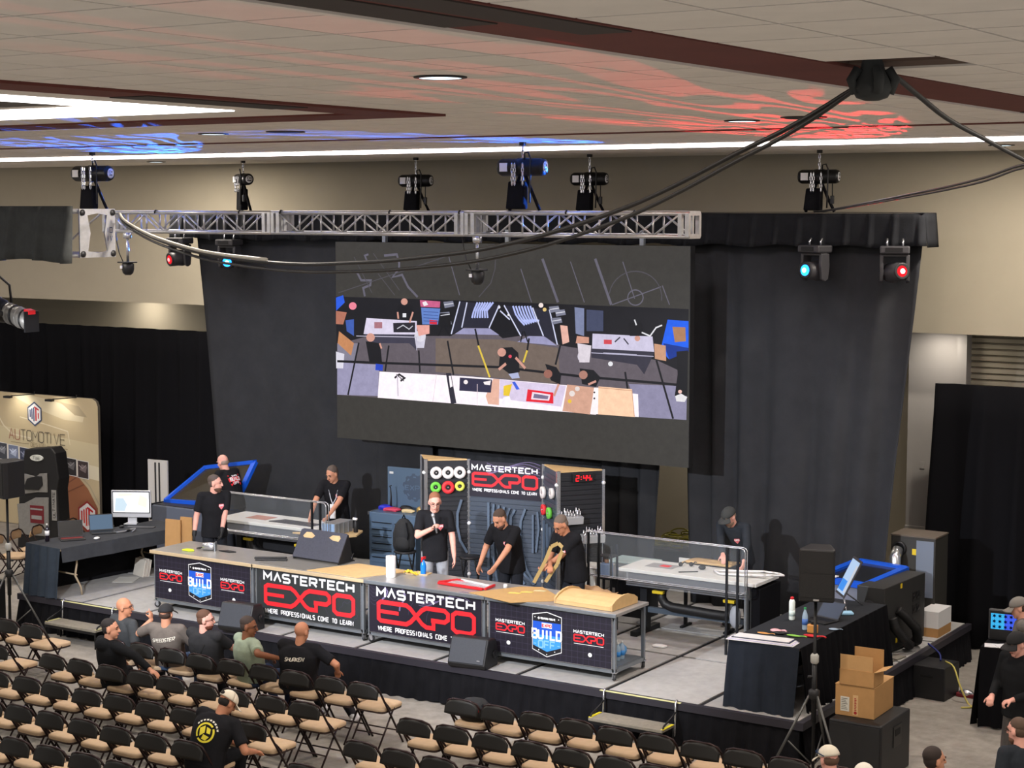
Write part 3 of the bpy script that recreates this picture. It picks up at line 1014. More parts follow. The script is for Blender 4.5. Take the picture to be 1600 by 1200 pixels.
PIC = [('l',(98,95,108),0.03,[(-2.391,2.817),(-2.459,2.798),(-2.414,2.708)]),
('l',(98,95,108),0.035,[(-2.099,2.803),(-1.863,2.824),(-1.82,2.7),(-1.821,2.611),(-1.946,2.484),(-1.768,2.523),(-1.66,2.347),(-1.486,2.199)]),
('l',(98,95,108),0.035,[(-2.62,2.56),(-2.531,2.425),(-2.349,2.428),(-2.359,2.356),(-2.495,2.31),(-2.465,2.184)]),
('l',(78,75,82),0.012,[(-2.969,2.225),(-0.986,2.801)]),
('l',(78,75,82),0.012,[(-2.3,2.836),(-1.814,2.29)]),
('l',(78,75,82),0.012,[(-2.664,2.777),(-2.329,2.241)]),
('l',(78,75,82),0.012,[(-2.213,2.532),(-1.904,2.216)]),
('l',(98,95,108),0.04,[(0.683,2.798),(0.942,2.189)]),
('l',(98,95,108),0.04,[(1.543,2.811),(1.802,2.18)]),
('l',(98,95,108),0.014,[(0.322,2.65),(0.504,2.177)]),
('l',(98,95,108),0.014,[(1.144,2.765),(1.372,2.201)]),
('l',(98,95,108),0.014,[(1.98,2.778),(2.171,2.273)]),
('l',(98,95,108),0.014,[(2.596,2.463),(2.708,2.206)]),
('l',(98,95,108),0.014,[(1.814,2.18),(2.577,2.447)]),
('l',(98,95,108),0.014,[(-0.922,2.802),(-0.733,2.247)]),
('l',(78,75,82),0.014,[(-0.106,2.814),(-0.115,2.642),(-0.189,2.434),(-0.397,2.228)]),
('l',(98,95,108),0.016,[(2.302,2.293),(2.296,2.26),(2.279,2.231),(2.253,2.207),(2.22,2.191),(2.183,2.185),(2.146,2.189),(2.112,2.203),(2.086,2.225),(2.068,2.254),(2.062,2.286),(2.068,2.319),(2.085,2.349),(2.111,2.373),(2.145,2.389),(2.181,2.395),(2.218,2.39),(2.252,2.376),(2.278,2.354),(2.296,2.325),(2.302,2.293)]),
('l',(78,75,82),0.014,[(1.772,2.336),(1.794,2.409),(1.833,2.477),(1.886,2.537),(1.952,2.586),(2.027,2.622),(2.109,2.644),(2.194,2.65),(2.277,2.642),(2.357,2.618),(2.429,2.581),(2.49,2.532),(2.538,2.472),(2.571,2.405),(2.588,2.333),(2.587,2.259)]),
('p',(24,24,30),[(-3.016,2.166),(-0.649,2.172),(2.999,2.157),(2.979,0.654),(-3.011,0.661)]),
('p',(96,88,96),[(-3.001,1.436),(-2.403,1.588),(-0.884,1.646),(-0.65,1.777),(-0.231,1.792),(0.016,1.646),(0.302,1.691),(0.745,1.708),(0.983,1.582),(1.491,1.536),(2.513,1.448),(2.983,1.274),(2.979,0.654),(-3.011,0.661)]),
('p',(112,98,90),[(-1.163,1.6),(0.016,1.628),(0.944,1.546),(0.985,1.038),(-0.484,1.084),(-1.166,1.103)]),
('p',(150,146,176),[(-3.005,1.16),(-2.203,1.161),(-2.23,0.687),(-3.011,0.661)]),
('p',(138,134,162),[(2.086,1.097),(2.985,1.112),(2.979,0.654),(2.259,0.648)]),
('p',(128,124,140),[(-3.001,1.454),(-2.586,1.471),(-2.681,1.193),(-3.004,1.178)]),
('p',(150,148,184),[(-0.82,1.676),(-0.671,1.766),(-0.211,1.783),(-0.045,1.692)]),
('p',(150,148,184),[(0.262,1.604),(0.464,1.697),(0.725,1.7),(0.924,1.579)]),
('l',(24,24,30),0.035,[(-3.004,1.178),(-2.225,1.189),(-0.025,1.228),(1.377,1.16),(2.589,1.133),(2.985,1.118)]),
('l',(24,24,30),0.03,[(-2.586,1.479),(-2.802,0.669)]),
('l',(24,24,30),0.03,[(-2.021,1.458),(-2.092,1.068)]),
('l',(24,24,30),0.03,[(-1.469,1.409),(-1.449,1.082)]),
('l',(24,24,30),0.03,[(-0.949,1.573),(-0.844,1.076)]),
('l',(24,24,30),0.03,[(-0.461,1.767),(-0.399,1.525)]),
('l',(24,24,30),0.03,[(0.983,1.582),(0.905,1.307)]),
('l',(24,24,30),0.03,[(2.028,1.26),(2.068,1.029)]),
('l',(24,24,30),0.03,[(2.513,1.448),(2.778,0.658)]),
('l',(24,24,30),0.03,[(0.464,1.663),(0.432,1.49)]),
('l',(220,190,70),0.03,[(-0.407,1.524),(-0.208,1.073)]),
('l',(220,190,70),0.03,[(0.432,1.49),(0.368,1.316)]),
('p',(40,90,220),[(-3.016,2.151),(-2.877,2.191),(-2.846,2.082),(-3.014,1.95)]),
('p',(175,112,92),[(-3.018,1.949),(-2.81,1.93),(-2.882,1.745),(-3.021,1.748)]),
('p',(192,132,90),[(-2.962,1.64),(-2.678,1.468),(-2.735,1.275),(-2.992,1.455)]),
('p',(215,212,225),[(-3.026,1.325),(-2.864,1.295),(-2.89,1.073),(-3.024,1.067)]),
('p',(232,130,150),[(-2.621,2.034),(-2.629,2.009),(-2.649,1.988),(-2.679,1.976),(-2.711,1.975),(-2.741,1.985),(-2.761,2.005),(-2.768,2.03),(-2.76,2.056),(-2.74,2.076),(-2.71,2.088),(-2.678,2.089),(-2.648,2.079),(-2.628,2.059)]),
('p',(60,90,170),[(-2.835,1.809),(-2.674,1.832),(-2.677,1.577),(-2.814,1.645)]),
('p',(60,58,75),[(-2.471,1.614),(-1.502,1.651),(-1.504,1.408),(-1.644,1.509),(-2.404,1.479)]),
('p',(214,206,228),[(-2.436,1.859),(-1.501,1.843),(-1.502,1.643),(-2.493,1.613)]),
('p',(165,112,122),[(-2.288,1.802),(-2.139,1.807),(-2.14,1.713),(-2.288,1.708)]),
('p',(38,36,46),[(-1.938,1.799),(-1.532,1.824),(-1.533,1.674),(-1.93,1.66)]),
('l',(190,190,200),0.015,[(-1.863,1.716),(-1.752,1.774),(-1.642,1.717),(-1.576,1.769)]),
('p',(20,20,26),[(-1.851,2.068),(-1.574,2.076),(-1.553,1.863),(-1.862,1.852)]),
('p',(205,150,135),[(-1.666,2.126),(-1.672,2.105),(-1.689,2.087),(-1.714,2.076),(-1.741,2.076),(-1.766,2.084),(-1.783,2.101),(-1.789,2.123),(-1.783,2.145),(-1.766,2.163),(-1.741,2.173),(-1.713,2.174),(-1.689,2.165),(-1.672,2.148)]),
('l',(205,150,135),0.03,[(-1.852,1.967),(-1.84,1.867)]),
('l',(205,150,135),0.03,[(-1.57,1.976),(-1.633,1.814)]),
('p',(225,225,230),[(-1.759,1.952),(-1.693,1.954),(-1.694,1.894),(-1.76,1.891)]),
('l',(190,185,205),0.012,[(-2.631,1.579),(-1.511,1.604),(-1.504,1.408)]),
('p',(200,196,212),[(-1.546,1.62),(-1.337,1.628),(-1.372,1.449),(-1.512,1.443)]),
('p',(214,210,222),[(-1.337,1.628),(-1.347,1.591),(-1.376,1.56),(-1.418,1.542),(-1.465,1.54),(-1.507,1.555),(-1.536,1.584),(-1.546,1.62),(-1.535,1.658),(-1.506,1.689),(-1.464,1.707),(-1.417,1.709),(-1.375,1.694),(-1.347,1.665)]),
('p',(225,160,150),[(-1.51,1.782),(-1.271,1.791),(-1.271,1.666),(-1.467,1.623)]),
('p',(96,128,196),[(-1.421,2.045),(-1.075,2.041),(-1.119,1.806),(-1.401,1.797)]),
('p',(196,92,132),[(-1.442,2.157),(-1.075,2.146),(-1.084,2.055),(-1.43,2.058)]),
('p',(235,225,230),[(-1.399,2.123),(-1.334,2.143),(-1.291,2.091),(-1.369,2.067)]),
('p',(205,40,60),[(-1.27,1.872),(-1.128,1.863),(-1.137,1.806),(-1.27,1.808)]),
('l',(60,80,140),0.01,[(-1.378,1.989),(-1.11,1.983)]),
('l',(60,80,140),0.01,[(-1.378,1.943),(-1.11,1.937)]),
('l',(60,80,140),0.01,[(-1.378,1.897),(-1.11,1.891)]),
('l',(60,80,140),0.01,[(-1.379,1.851),(-1.11,1.846)]),
('p',(38,38,52),[(-0.734,2.156),(-0.045,2.12),(-0.231,1.782),(-0.65,1.777),(-0.871,1.674)]),
('p',(38,38,52),[(0.037,2.122),(0.784,2.083),(0.944,1.587),(0.705,1.707),(0.323,1.692)]),
('l',(176,186,240),0.028,[(-0.418,2.151),(-0.481,2.027),(-0.515,1.922)]),
('l',(176,186,240),0.028,[(-0.372,2.152),(-0.444,2.028),(-0.469,1.923)]),
('l',(176,186,240),0.028,[(-0.326,2.153),(-0.406,2.03),(-0.423,1.925)]),
('l',(176,186,240),0.028,[(-0.281,2.155),(-0.368,2.031),(-0.377,1.926)]),
('l',(176,186,240),0.028,[(-0.235,2.156),(-0.331,2.032),(-0.331,1.928)]),
('l',(176,186,240),0.028,[(-0.189,2.157),(-0.293,2.033),(-0.285,1.929)]),
('l',(176,186,240),0.028,[(-0.144,2.159),(-0.256,2.034),(-0.24,1.931)]),
('l',(176,186,240),0.028,[(0.192,2.117),(0.241,1.998),(0.302,1.924),(0.391,1.849)]),
('l',(176,186,240),0.028,[(0.241,2.118),(0.29,1.999),(0.347,1.926),(0.432,1.86)]),
('l',(176,186,240),0.028,[(0.29,2.119),(0.339,2.001),(0.391,1.927),(0.472,1.872)]),
('l',(176,186,240),0.028,[(0.339,2.121),(0.387,2.003),(0.436,1.929),(0.512,1.884)]),
('l',(176,186,240),0.028,[(0.387,2.122),(0.436,2.004),(0.48,1.93),(0.553,1.895)]),
('l',(176,186,240),0.028,[(0.436,2.124),(0.484,2.006),(0.524,1.932),(0.593,1.907)]),
('l',(176,186,240),0.028,[(0.484,2.125),(0.532,2.007),(0.569,1.933),(0.633,1.918)]),
('l',(205,208,235),0.02,[(-0.725,2.156),(-0.88,1.674)]),
('l',(205,208,235),0.02,[(-0.599,2.146),(-0.693,1.776)]),
('l',(205,208,235),0.02,[(-0.041,2.12),(-0.215,1.789)]),
('l',(205,208,235),0.02,[(0.041,2.122),(0.327,1.692)]),
('l',(205,208,235),0.02,[(0.524,2.102),(0.705,1.707)]),
('l',(205,208,235),0.02,[(0.804,2.084),(0.936,1.593)]),
('l',(205,208,235),0.02,[(-0.025,2.041),(0.139,1.919)]),
('p',(235,220,215),[(0.704,2.142),(0.7,2.127),(0.689,2.115),(0.673,2.108),(0.656,2.107),(0.639,2.113),(0.628,2.125),(0.624,2.139),(0.628,2.154),(0.639,2.166),(0.655,2.173),(0.673,2.174),(0.689,2.168),(0.7,2.156)]),
('p',(220,190,120),[(0.756,2.082),(0.753,2.07),(0.744,2.061),(0.731,2.055),(0.717,2.054),(0.704,2.059),(0.696,2.069),(0.692,2.08),(0.696,2.092),(0.704,2.102),(0.717,2.107),(0.731,2.108),(0.744,2.103),(0.753,2.094)]),
('p',(230,228,235),[(-0.02,2.093),(-0.023,2.084),(-0.03,2.077),(-0.04,2.072),(-0.051,2.072),(-0.06,2.076),(-0.067,2.083),(-0.07,2.092),(-0.067,2.101),(-0.06,2.108),(-0.051,2.112),(-0.04,2.113),(-0.03,2.109),(-0.023,2.102)]),
('p',(230,228,235),[(0.139,1.988),(0.137,1.98),(0.132,1.974),(0.123,1.971),(0.114,1.97),(0.106,1.973),(0.101,1.979),(0.098,1.987),(0.101,1.994),(0.106,2.0),(0.114,2.004),(0.123,2.004),(0.132,2.001),(0.137,1.995)]),
('p',(120,122,140),[(-1.019,2.141),(-0.848,2.16),(-0.823,2.083),(-0.994,2.05)]),
('l',(210,210,220),0.012,[(-1.002,2.099),(-0.84,2.125)]),
('p',(120,122,140),[(-1.084,1.981),(-0.913,2.0),(-0.887,1.923),(-1.059,1.89)]),
('l',(210,210,220),0.012,[(-1.067,1.939),(-0.904,1.965)]),
('p',(120,122,140),[(-1.063,1.875),(-0.892,1.895),(-0.867,1.819),(-1.038,1.785)]),
('l',(210,210,220),0.012,[(-1.046,1.834),(-0.883,1.86)]),
('p',(120,122,140),[(0.796,2.124),(0.954,2.142),(0.978,2.069),(0.82,2.037)]),
('l',(210,210,220),0.012,[(0.812,2.084),(0.962,2.109)]),
('p',(120,122,140),[(0.895,2.076),(1.053,2.094),(1.076,2.021),(0.919,1.989)]),
('l',(210,210,220),0.012,[(0.911,2.036),(1.061,2.061)]),
('p',(120,122,140),[(0.836,1.963),(0.994,1.981),(1.018,1.908),(0.86,1.875)]),
('l',(210,210,220),0.012,[(0.852,1.922),(1.002,1.948)]),
('p',(225,175,160),[(0.983,1.869),(1.101,1.863),(1.133,1.639),(1.023,1.6)]),
('l',(20,20,26),0.02,[(-1.033,1.781),(-1.12,1.637)]),
('l',(20,20,26),0.02,[(-1.012,1.782),(-0.906,1.645)]),
('l',(20,20,26),0.02,[(0.363,1.762),(0.323,1.606)]),
('l',(20,20,26),0.02,[(0.383,1.763),(0.444,1.611)]),
('p',(20,20,26),[(-1.075,1.974),(-0.883,1.98),(-0.884,1.769),(-1.076,1.78)]),
('p',(52,50,64),[(1.491,1.569),(2.493,1.562),(2.329,1.242),(2.216,1.368),(1.492,1.435)]),
('p',(200,194,218),[(1.51,1.771),(2.454,1.767),(2.482,1.558),(1.503,1.563)]),
('p',(205,70,80),[(1.691,1.694),(1.817,1.696),(1.817,1.633),(1.691,1.631)]),
('l',(60,58,70),0.02,[(1.866,1.668),(1.949,1.738)]),
('l',(60,58,70),0.02,[(2.006,1.723),(2.082,1.643)]),
('p',(205,198,212),[(1.469,1.451),(1.459,1.412),(1.431,1.381),(1.391,1.362),(1.346,1.36),(1.305,1.375),(1.277,1.404),(1.267,1.442),(1.276,1.48),(1.304,1.512),(1.345,1.531),(1.39,1.532),(1.43,1.517),(1.458,1.488)]),
('p',(214,205,214),[(1.266,1.627),(1.491,1.603),(1.461,1.366),(1.298,1.359)]),
('p',(205,150,130),[(1.258,1.728),(1.452,1.718),(1.452,1.635),(1.238,1.626)]),
('l',(180,176,200),0.012,[(1.492,1.502),(2.475,1.495)]),
('l',(180,176,200),0.012,[(1.684,1.51),(2.214,1.507)]),
('p',(205,150,135),[(2.265,1.733),(2.261,1.716),(2.248,1.702),(2.231,1.693),(2.211,1.693),(2.192,1.7),(2.18,1.713),(2.175,1.73),(2.18,1.747),(2.192,1.761),(2.21,1.77),(2.23,1.77),(2.248,1.764),(2.26,1.75)]),
('p',(18,18,24),[(2.08,1.941),(2.286,1.948),(2.306,1.768),(2.1,1.76)]),
('l',(220,220,225),0.02,[(2.173,1.987),(2.204,1.912)]),
('l',(220,220,225),0.02,[(2.287,1.816),(2.417,1.772),(2.509,1.89),(2.601,1.926)]),
('p',(120,128,160),[(1.217,2.13),(1.373,2.118),(1.374,1.732),(1.238,1.761)]),
('p',(64,70,96),[(1.411,2.102),(1.681,2.094),(1.682,1.811),(1.413,1.801)]),
('p',(24,94,232),[(2.684,2.004),(3.001,1.995),(3.005,1.584),(2.715,1.464),(2.578,1.582)]),
('p',(168,122,88),[(2.758,1.909),(2.955,1.909),(2.964,1.722),(2.797,1.702)]),
('p',(12,50,140),[(2.621,1.682),(3.005,1.633),(3.005,1.584),(2.715,1.464)]),
('p',(196,148,118),[(2.481,1.67),(2.658,1.651),(2.668,1.439),(2.494,1.463)]),
('p',(225,225,230),[(1.838,1.364),(1.834,1.349),(1.824,1.337),(1.808,1.33),(1.791,1.329),(1.776,1.335),(1.765,1.346),(1.761,1.36),(1.765,1.375),(1.776,1.387),(1.791,1.394),(1.808,1.395),(1.823,1.389),(1.834,1.378)]),
('p',(22,22,28),[(-2.449,1.506),(-2.178,1.488),(-2.144,1.192),(-2.384,1.196)]),
('p',(205,150,135),[(-2.276,1.571),(-2.284,1.542),(-2.307,1.518),(-2.34,1.505),(-2.376,1.503),(-2.409,1.514),(-2.431,1.536),(-2.439,1.564),(-2.431,1.593),(-2.408,1.617),(-2.375,1.631),(-2.339,1.632),(-2.306,1.621),(-2.284,1.599)]),
('l',(205,150,135),0.03,[(-2.187,1.487),(-2.151,1.409)]),
('p',(40,70,190),[(-2.262,1.176),(-2.127,1.164),(-2.136,1.073),(-2.272,1.077)]),
('p',(252,240,248),[(-2.195,1.059),(-0.484,1.066),(-0.108,1.057),(1.084,1.027),(2.237,0.965),(2.251,0.648),(0.986,0.647),(-2.23,0.661)]),
('l',(225,205,215),0.01,[(-1.145,1.068),(-1.212,0.655)]),
('l',(225,205,215),0.01,[(-0.421,0.964),(-0.422,0.648)]),
('l',(200,190,205),0.02,[(-1.86,1.015),(-1.849,0.708)]),
('l',(40,38,44),0.03,[(-1.913,0.976),(-1.824,1.034),(-1.727,0.985),(-1.802,0.935)]),
('l',(60,58,64),0.015,[(-1.877,1.032),(-1.736,0.938)]),
('p',(44,42,56),[(-0.976,1.098),(-0.886,1.102),(-0.79,0.662),(-0.888,0.649)]),
('p',(250,240,246),[(-0.925,1.058),(-0.887,1.06),(-0.857,0.906),(-0.9,0.886)]),
('p',(226,176,156),[(-0.275,0.797),(-0.141,1.056),(-0.034,1.054),(-0.046,0.678),(-0.233,0.681)]),
('p',(46,44,70),[(-0.729,1.043),(-0.162,1.041),(-0.183,0.851),(-0.738,0.849)]),
('p',(240,230,232),[(-0.585,0.984),(-0.589,0.97),(-0.599,0.958),(-0.615,0.951),(-0.632,0.95),(-0.647,0.956),(-0.658,0.966),(-0.661,0.98),(-0.657,0.994),(-0.647,1.005),(-0.632,1.012),(-0.615,1.013),(-0.599,1.008),(-0.589,0.997)]),
('p',(240,230,232),[(-0.316,0.998),(-0.183,1.029),(-0.199,0.958),(-0.295,0.964)]),
('p',(214,200,226),[(-0.025,1.048),(1.084,1.017),(1.006,0.716),(-0.046,0.775)]),
('p',(230,195,50),[(0.036,0.961),(0.18,0.996),(0.131,0.82),(0.032,0.821)]),
('p',(60,95,215),[(0.18,1.024),(0.229,1.033),(0.311,0.927),(0.254,0.917)]),
('p',(245,240,248),[(0.036,0.797),(0.139,0.82),(0.188,0.667),(-0.046,0.688)]),
('p',(226,34,52),[(0.445,0.934),(0.874,0.91),(0.875,0.753),(0.417,0.76)]),
('p',(236,220,232),[(0.522,0.901),(0.827,0.88),(0.803,0.79),(0.502,0.793)]),
('p',(120,110,140),[(0.554,0.878),(0.795,0.857),(0.779,0.809),(0.538,0.815)]),
('p',(208,160,138),[(1.103,1.038),(1.54,1.017),(1.476,0.636),(1.026,0.656)]),
('p',(230,190,60),[(1.175,0.804),(1.172,0.792),(1.163,0.782),(1.151,0.776),(1.137,0.776),(1.124,0.78),(1.115,0.789),(1.112,0.801),(1.115,0.813),(1.124,0.823),(1.137,0.829),(1.151,0.829),(1.163,0.825),(1.172,0.816)]),
('p',(226,214,210),[(1.23,0.916),(1.225,0.898),(1.212,0.883),(1.193,0.874),(1.172,0.873),(1.153,0.88),(1.14,0.893),(1.135,0.911),(1.14,0.929),(1.153,0.944),(1.172,0.952),(1.193,0.954),(1.212,0.947),(1.225,0.933)]),
('p',(226,214,210),[(1.307,0.988),(1.304,0.973),(1.293,0.961),(1.277,0.953),(1.26,0.952),(1.244,0.958),(1.233,0.969),(1.229,0.984),(1.233,0.999),(1.244,1.011),(1.26,1.018),(1.277,1.019),(1.293,1.014),(1.304,1.002)]),
('p',(250,238,240),[(1.54,1.017),(1.61,1.021),(1.573,0.639),(1.48,0.64)]),
('p',(248,204,170),[(1.61,1.038),(2.143,1.027),(2.191,0.644),(1.604,0.647)]),
('l',(200,150,120),0.01,[(1.61,1.021),(2.143,1.007),(2.183,0.653)]),
('p',(40,36,40),[(1.56,0.951),(1.559,0.945),(1.554,0.94),(1.548,0.937),(1.541,0.937),(1.535,0.939),(1.531,0.944),(1.529,0.949),(1.531,0.955),(1.535,0.96),(1.541,0.963),(1.548,0.964),(1.554,0.961),(1.558,0.957)]),
('p',(40,36,40),[(1.56,0.867),(1.559,0.861),(1.555,0.856),(1.549,0.853),(1.542,0.853),(1.535,0.855),(1.531,0.86),(1.53,0.865),(1.531,0.871),(1.535,0.876),(1.542,0.879),(1.548,0.88),(1.555,0.877),(1.559,0.873)]),
('p',(24,24,30),[(-0.017,1.506),(0.18,1.528),(0.286,1.45),(0.311,1.175),(0.16,1.126),(-0.046,1.245)]),
('p',(205,150,135),[(0.078,1.448),(0.07,1.42),(0.05,1.398),(0.02,1.384),(-0.013,1.383),(-0.042,1.394),(-0.063,1.415),(-0.07,1.441),(-0.063,1.469),(-0.042,1.491),(-0.013,1.505),(0.02,1.506),(0.05,1.495),(0.071,1.474)]),
('l',(205,150,135),0.04,[(0.241,1.379),(0.335,1.297),(0.404,1.232)]),
('l',(205,150,135),0.04,[(0.078,1.285),(-0.046,1.193)]),
('p',(170,176,210),[(0.119,1.138),(0.282,1.167),(0.311,1.089),(0.18,1.072)]),
('p',(215,70,90),[(0.176,1.393),(0.173,1.383),(0.165,1.374),(0.154,1.369),(0.141,1.368),(0.13,1.372),(0.122,1.38),(0.119,1.391),(0.122,1.401),(0.13,1.41),(0.141,1.415),(0.154,1.416),(0.165,1.412),(0.173,1.404)]),
('p',(24,24,30),[(0.738,1.312),(0.925,1.274),(1.004,1.169),(0.985,1.032),(0.834,1.082)]),
('p',(150,100,88),[(0.858,1.175),(0.851,1.148),(0.831,1.126),(0.802,1.112),(0.77,1.111),(0.741,1.121),(0.721,1.142),(0.714,1.168),(0.721,1.195),(0.741,1.217),(0.77,1.231),(0.802,1.232),(0.831,1.222),(0.851,1.201)]),
('l',(205,150,135),0.035,[(0.965,1.037),(0.886,0.863)]),
('p',(24,24,30),[(1.306,1.275),(1.531,1.262),(1.64,1.167),(1.571,1.029),(1.346,1.058)]),
('p',(170,122,108),[(1.435,1.19),(1.428,1.164),(1.409,1.142),(1.381,1.128),(1.35,1.127),(1.322,1.137),(1.302,1.157),(1.295,1.183),(1.302,1.21),(1.321,1.232),(1.349,1.245),(1.38,1.247),(1.408,1.236),(1.428,1.216)]),
('l',(205,150,135),0.03,[(1.571,1.11),(1.447,1.056)]),
('p',(18,18,24),[(2.824,1.576),(2.998,1.6),(2.993,0.982),(2.804,0.971),(2.845,1.267)]),
('p',(225,222,225),[(2.811,0.971),(2.902,1.009),(2.994,0.965),(2.958,0.898),(2.83,0.9)]),
('p',(235,190,180),[(2.913,1.036),(2.91,1.024),(2.902,1.015),(2.89,1.009),(2.878,1.008),(2.866,1.013),(2.858,1.021),(2.855,1.033),(2.857,1.044),(2.865,1.054),(2.877,1.059),(2.89,1.06),(2.902,1.056),(2.91,1.047)])]


def picture(name, items, parent, w, h, back, material, y0=0.011, dz=.00006):
    mb = MB()
    cols = []

    def push(k0, c):
        cols.extend([rgb(*c)] * (len(mb.f) - k0))
    k0 = 0
    yy = [y0]
    P = lambda x, z: (x, yy[0], z)
    rect2(mb, -w / 2, 0, w / 2, h, 0, P)
    push(0, back)
    for it in items:
        yy[0] -= dz
        k0 = len(mb.f)
        if it[0] == 'p':
            poly2(mb, it[2], 0, P)
        else:
            stroke(mb, it[3], it[2], 0, P)
        push(k0, it[1])
    me = mb.mesh(name, material, False)
    ca = me.color_attributes.new('col', 'FLOAT_COLOR', 'CORNER')
    i = 0
    for p, c in zip(me.polygons, cols):
        for _ in p.loop_indices:
            ca.data[i].color = c
            i += 1
    return mesh_obj(name, me, parent)


picture('picture', PIC, scr, 6.03, 3.0, (58, 56, 53), vm)

# ================================================================ the rolling benches with sign panels
S0 = 0.5                                        # stage top
CASTER_W = mat('caster_rubber', (60, 60, 62), .6)


def caster(parent, x, y, z, rz=0.0):
    c = MB().box(-.03, -.03, -.012, .03, .03, 0, M=TR(x, y, z)).build('caster', CHROME, parent)
    f = MB()
    for s in (-1, 1):
        f.prism([(-.022, 0), (.022, 0), (.03, -.06), (.015, -.075), (-.005, -.06)], -.002, .002, M=TR(x, y, z - .012, rz=rz) @ frame((0, s * .02, 0), Vector((1, 0, 0)), Vector((0, 0, 1)), Vector((0, -1, 0))))
    f.build('caster_fork', CHROME, c)
    M = TR(x, y, z, rz=rz)
    MB().cyl((.012, -.014, -.062), (.012, .014, -.062), .043, 16, M=M).build('caster_wheel', CASTER_W, c)


def expo_logo(mb, x, y, w, P, iw, ir, tag_=True, th=None):
    """MASTERTECH / EXPO / tagline, x,y lower left of EXPO, w width"""
    h = w * (.165 if tag_ else .19)
    th = th or h * .235
    E = lambda pts: [(x + a * w, y + b * h) for a, b in pts]
    stroke(mb, E([(.245, 1), (.03, 1), (0.005, .9), (0.005, .1), (.03, 0), (.245, 0)]), th, ir, P)
    stroke(mb, E([(0, .5), (.22, .5)]), th * .85, ir, P)
    stroke(mb, E([(.235, 1), (.30, 1), (.345, .85), (.465, .14), (.51, 0), (.585, 0), (.585, .40)]), th, ir, P)
    stroke(mb, E([(.235, 0), (.30, 0), (.345, .15), (.465, .86), (.51, 1), (.70, 1), (.735, .85), (.735, .55), (.70, .40), (.56, .40)]), th, ir, P)
    stroke(mb, E([(.82, 0), (.785, .15), (.785, .85), (.82, 1), (.965, 1), (1, .85), (1, .15), (.965, 0), (.82, 0)]), th, ir, P)
    text(mb, 'MaSTERTECH', x - .01 * w, y + h * 1.28, h * .42, w * .076, iw, P, adv=w * .1025, thick=h * .115)
    if tag_:
        text(mb, 'WHERE PROFESSIONALS COME TO LEARN', x, y - h * .52, h * .22, w * .021, iw, P, adv=w * .0302, thick=h * .05)
    else:
        rect2(mb, x, y - h * .42, x + w, y - h * .34, iw, P)


def build_shield(mb, cx, cy, w, h, P, mi):
    """mi: dict of slots white, blue, lblue, dark, red"""
    pts = lambda s: [(cx + a * w * s, cy + b * h * s) for a, b in ((-.5, .42), (0, .5), (.5, .42), (.5, -.36), (0, -.5), (-.5, -.36))]
    poly2(mb, pts(1.0), mi['w'], P[0])
    poly2(mb, pts(.965), mi['k'], P[1])
    q = lambda a, b: (cx + a * w, cy + b * h)
    poly2(mb, [q(-.47, .27), q(.47, .27), q(.47, -.02), q(-.47, -.02)], mi['b'], P[2])
    poly2(mb, [q(-.47, -.02), q(.47, -.02), q(.47, -.26), q(0, -.38), q(-.47, -.26)], mi['l'], P[2])
    rect2(mb, cx - .17 * w, cy + .14 * h, cx + .17 * w, cy + .25 * h, mi['w'], P[3])
    text(mb, 'EXPO', cx, cy + .165 * h, .055 * h, .06 * w, mi['r'], P[4], centre=True, thick=.016 * h)
    text(mb, 'BUILD', cx, cy - .1 * h, .19 * h, .15 * w, mi['w'], P[3], adv=.205 * w, centre=True, thick=.045 * h)
    text(mb, 'OFF', cx, cy - .30 * h, .15 * h, .15 * w, mi['p'], P[3], adv=.2 * w, centre=True, thick=.032 * h)
    for s in (-1, 1):
        rect2(mb, cx + s * .4 * w - .04 * w, cy - .235 * h, cx + s * .4 * w + .04 * w, cy - .215 * h, mi['p'], P[3])
    poly2(mb, circ(cx - .27 * w, cy + .345 * h, .045 * w, n=4), mi['w'], P[3])
    text(mb, 'ROCKFORD FOSGATE', cx + .04 * w, cy + .33 * h, .034 * h, .022 * w, mi['w'], P[3], adv=.031 * w, centre=True, thick=.012 * h)
    for (a, b) in ((-.4, .36), (.4, .36), (-.27, -.36), (.27, -.36), (0, -.44)):
        poly2(mb, circ(cx + a * w, cy + b * h, .018 * w, n=8), mi['w'], P[3])


SIGNK = mat('sign_black', (28, 24, 38), .55)
SIGNG = mat('sign_charcoal', (44, 47, 49), .55)
GRIDL = mat('sign_grid', (62, 58, 78), .6)
VIO = mat('sign_violet', (112, 100, 138), .6)
PALEB = mat('print_pale_blue', (130, 190, 245), .6)


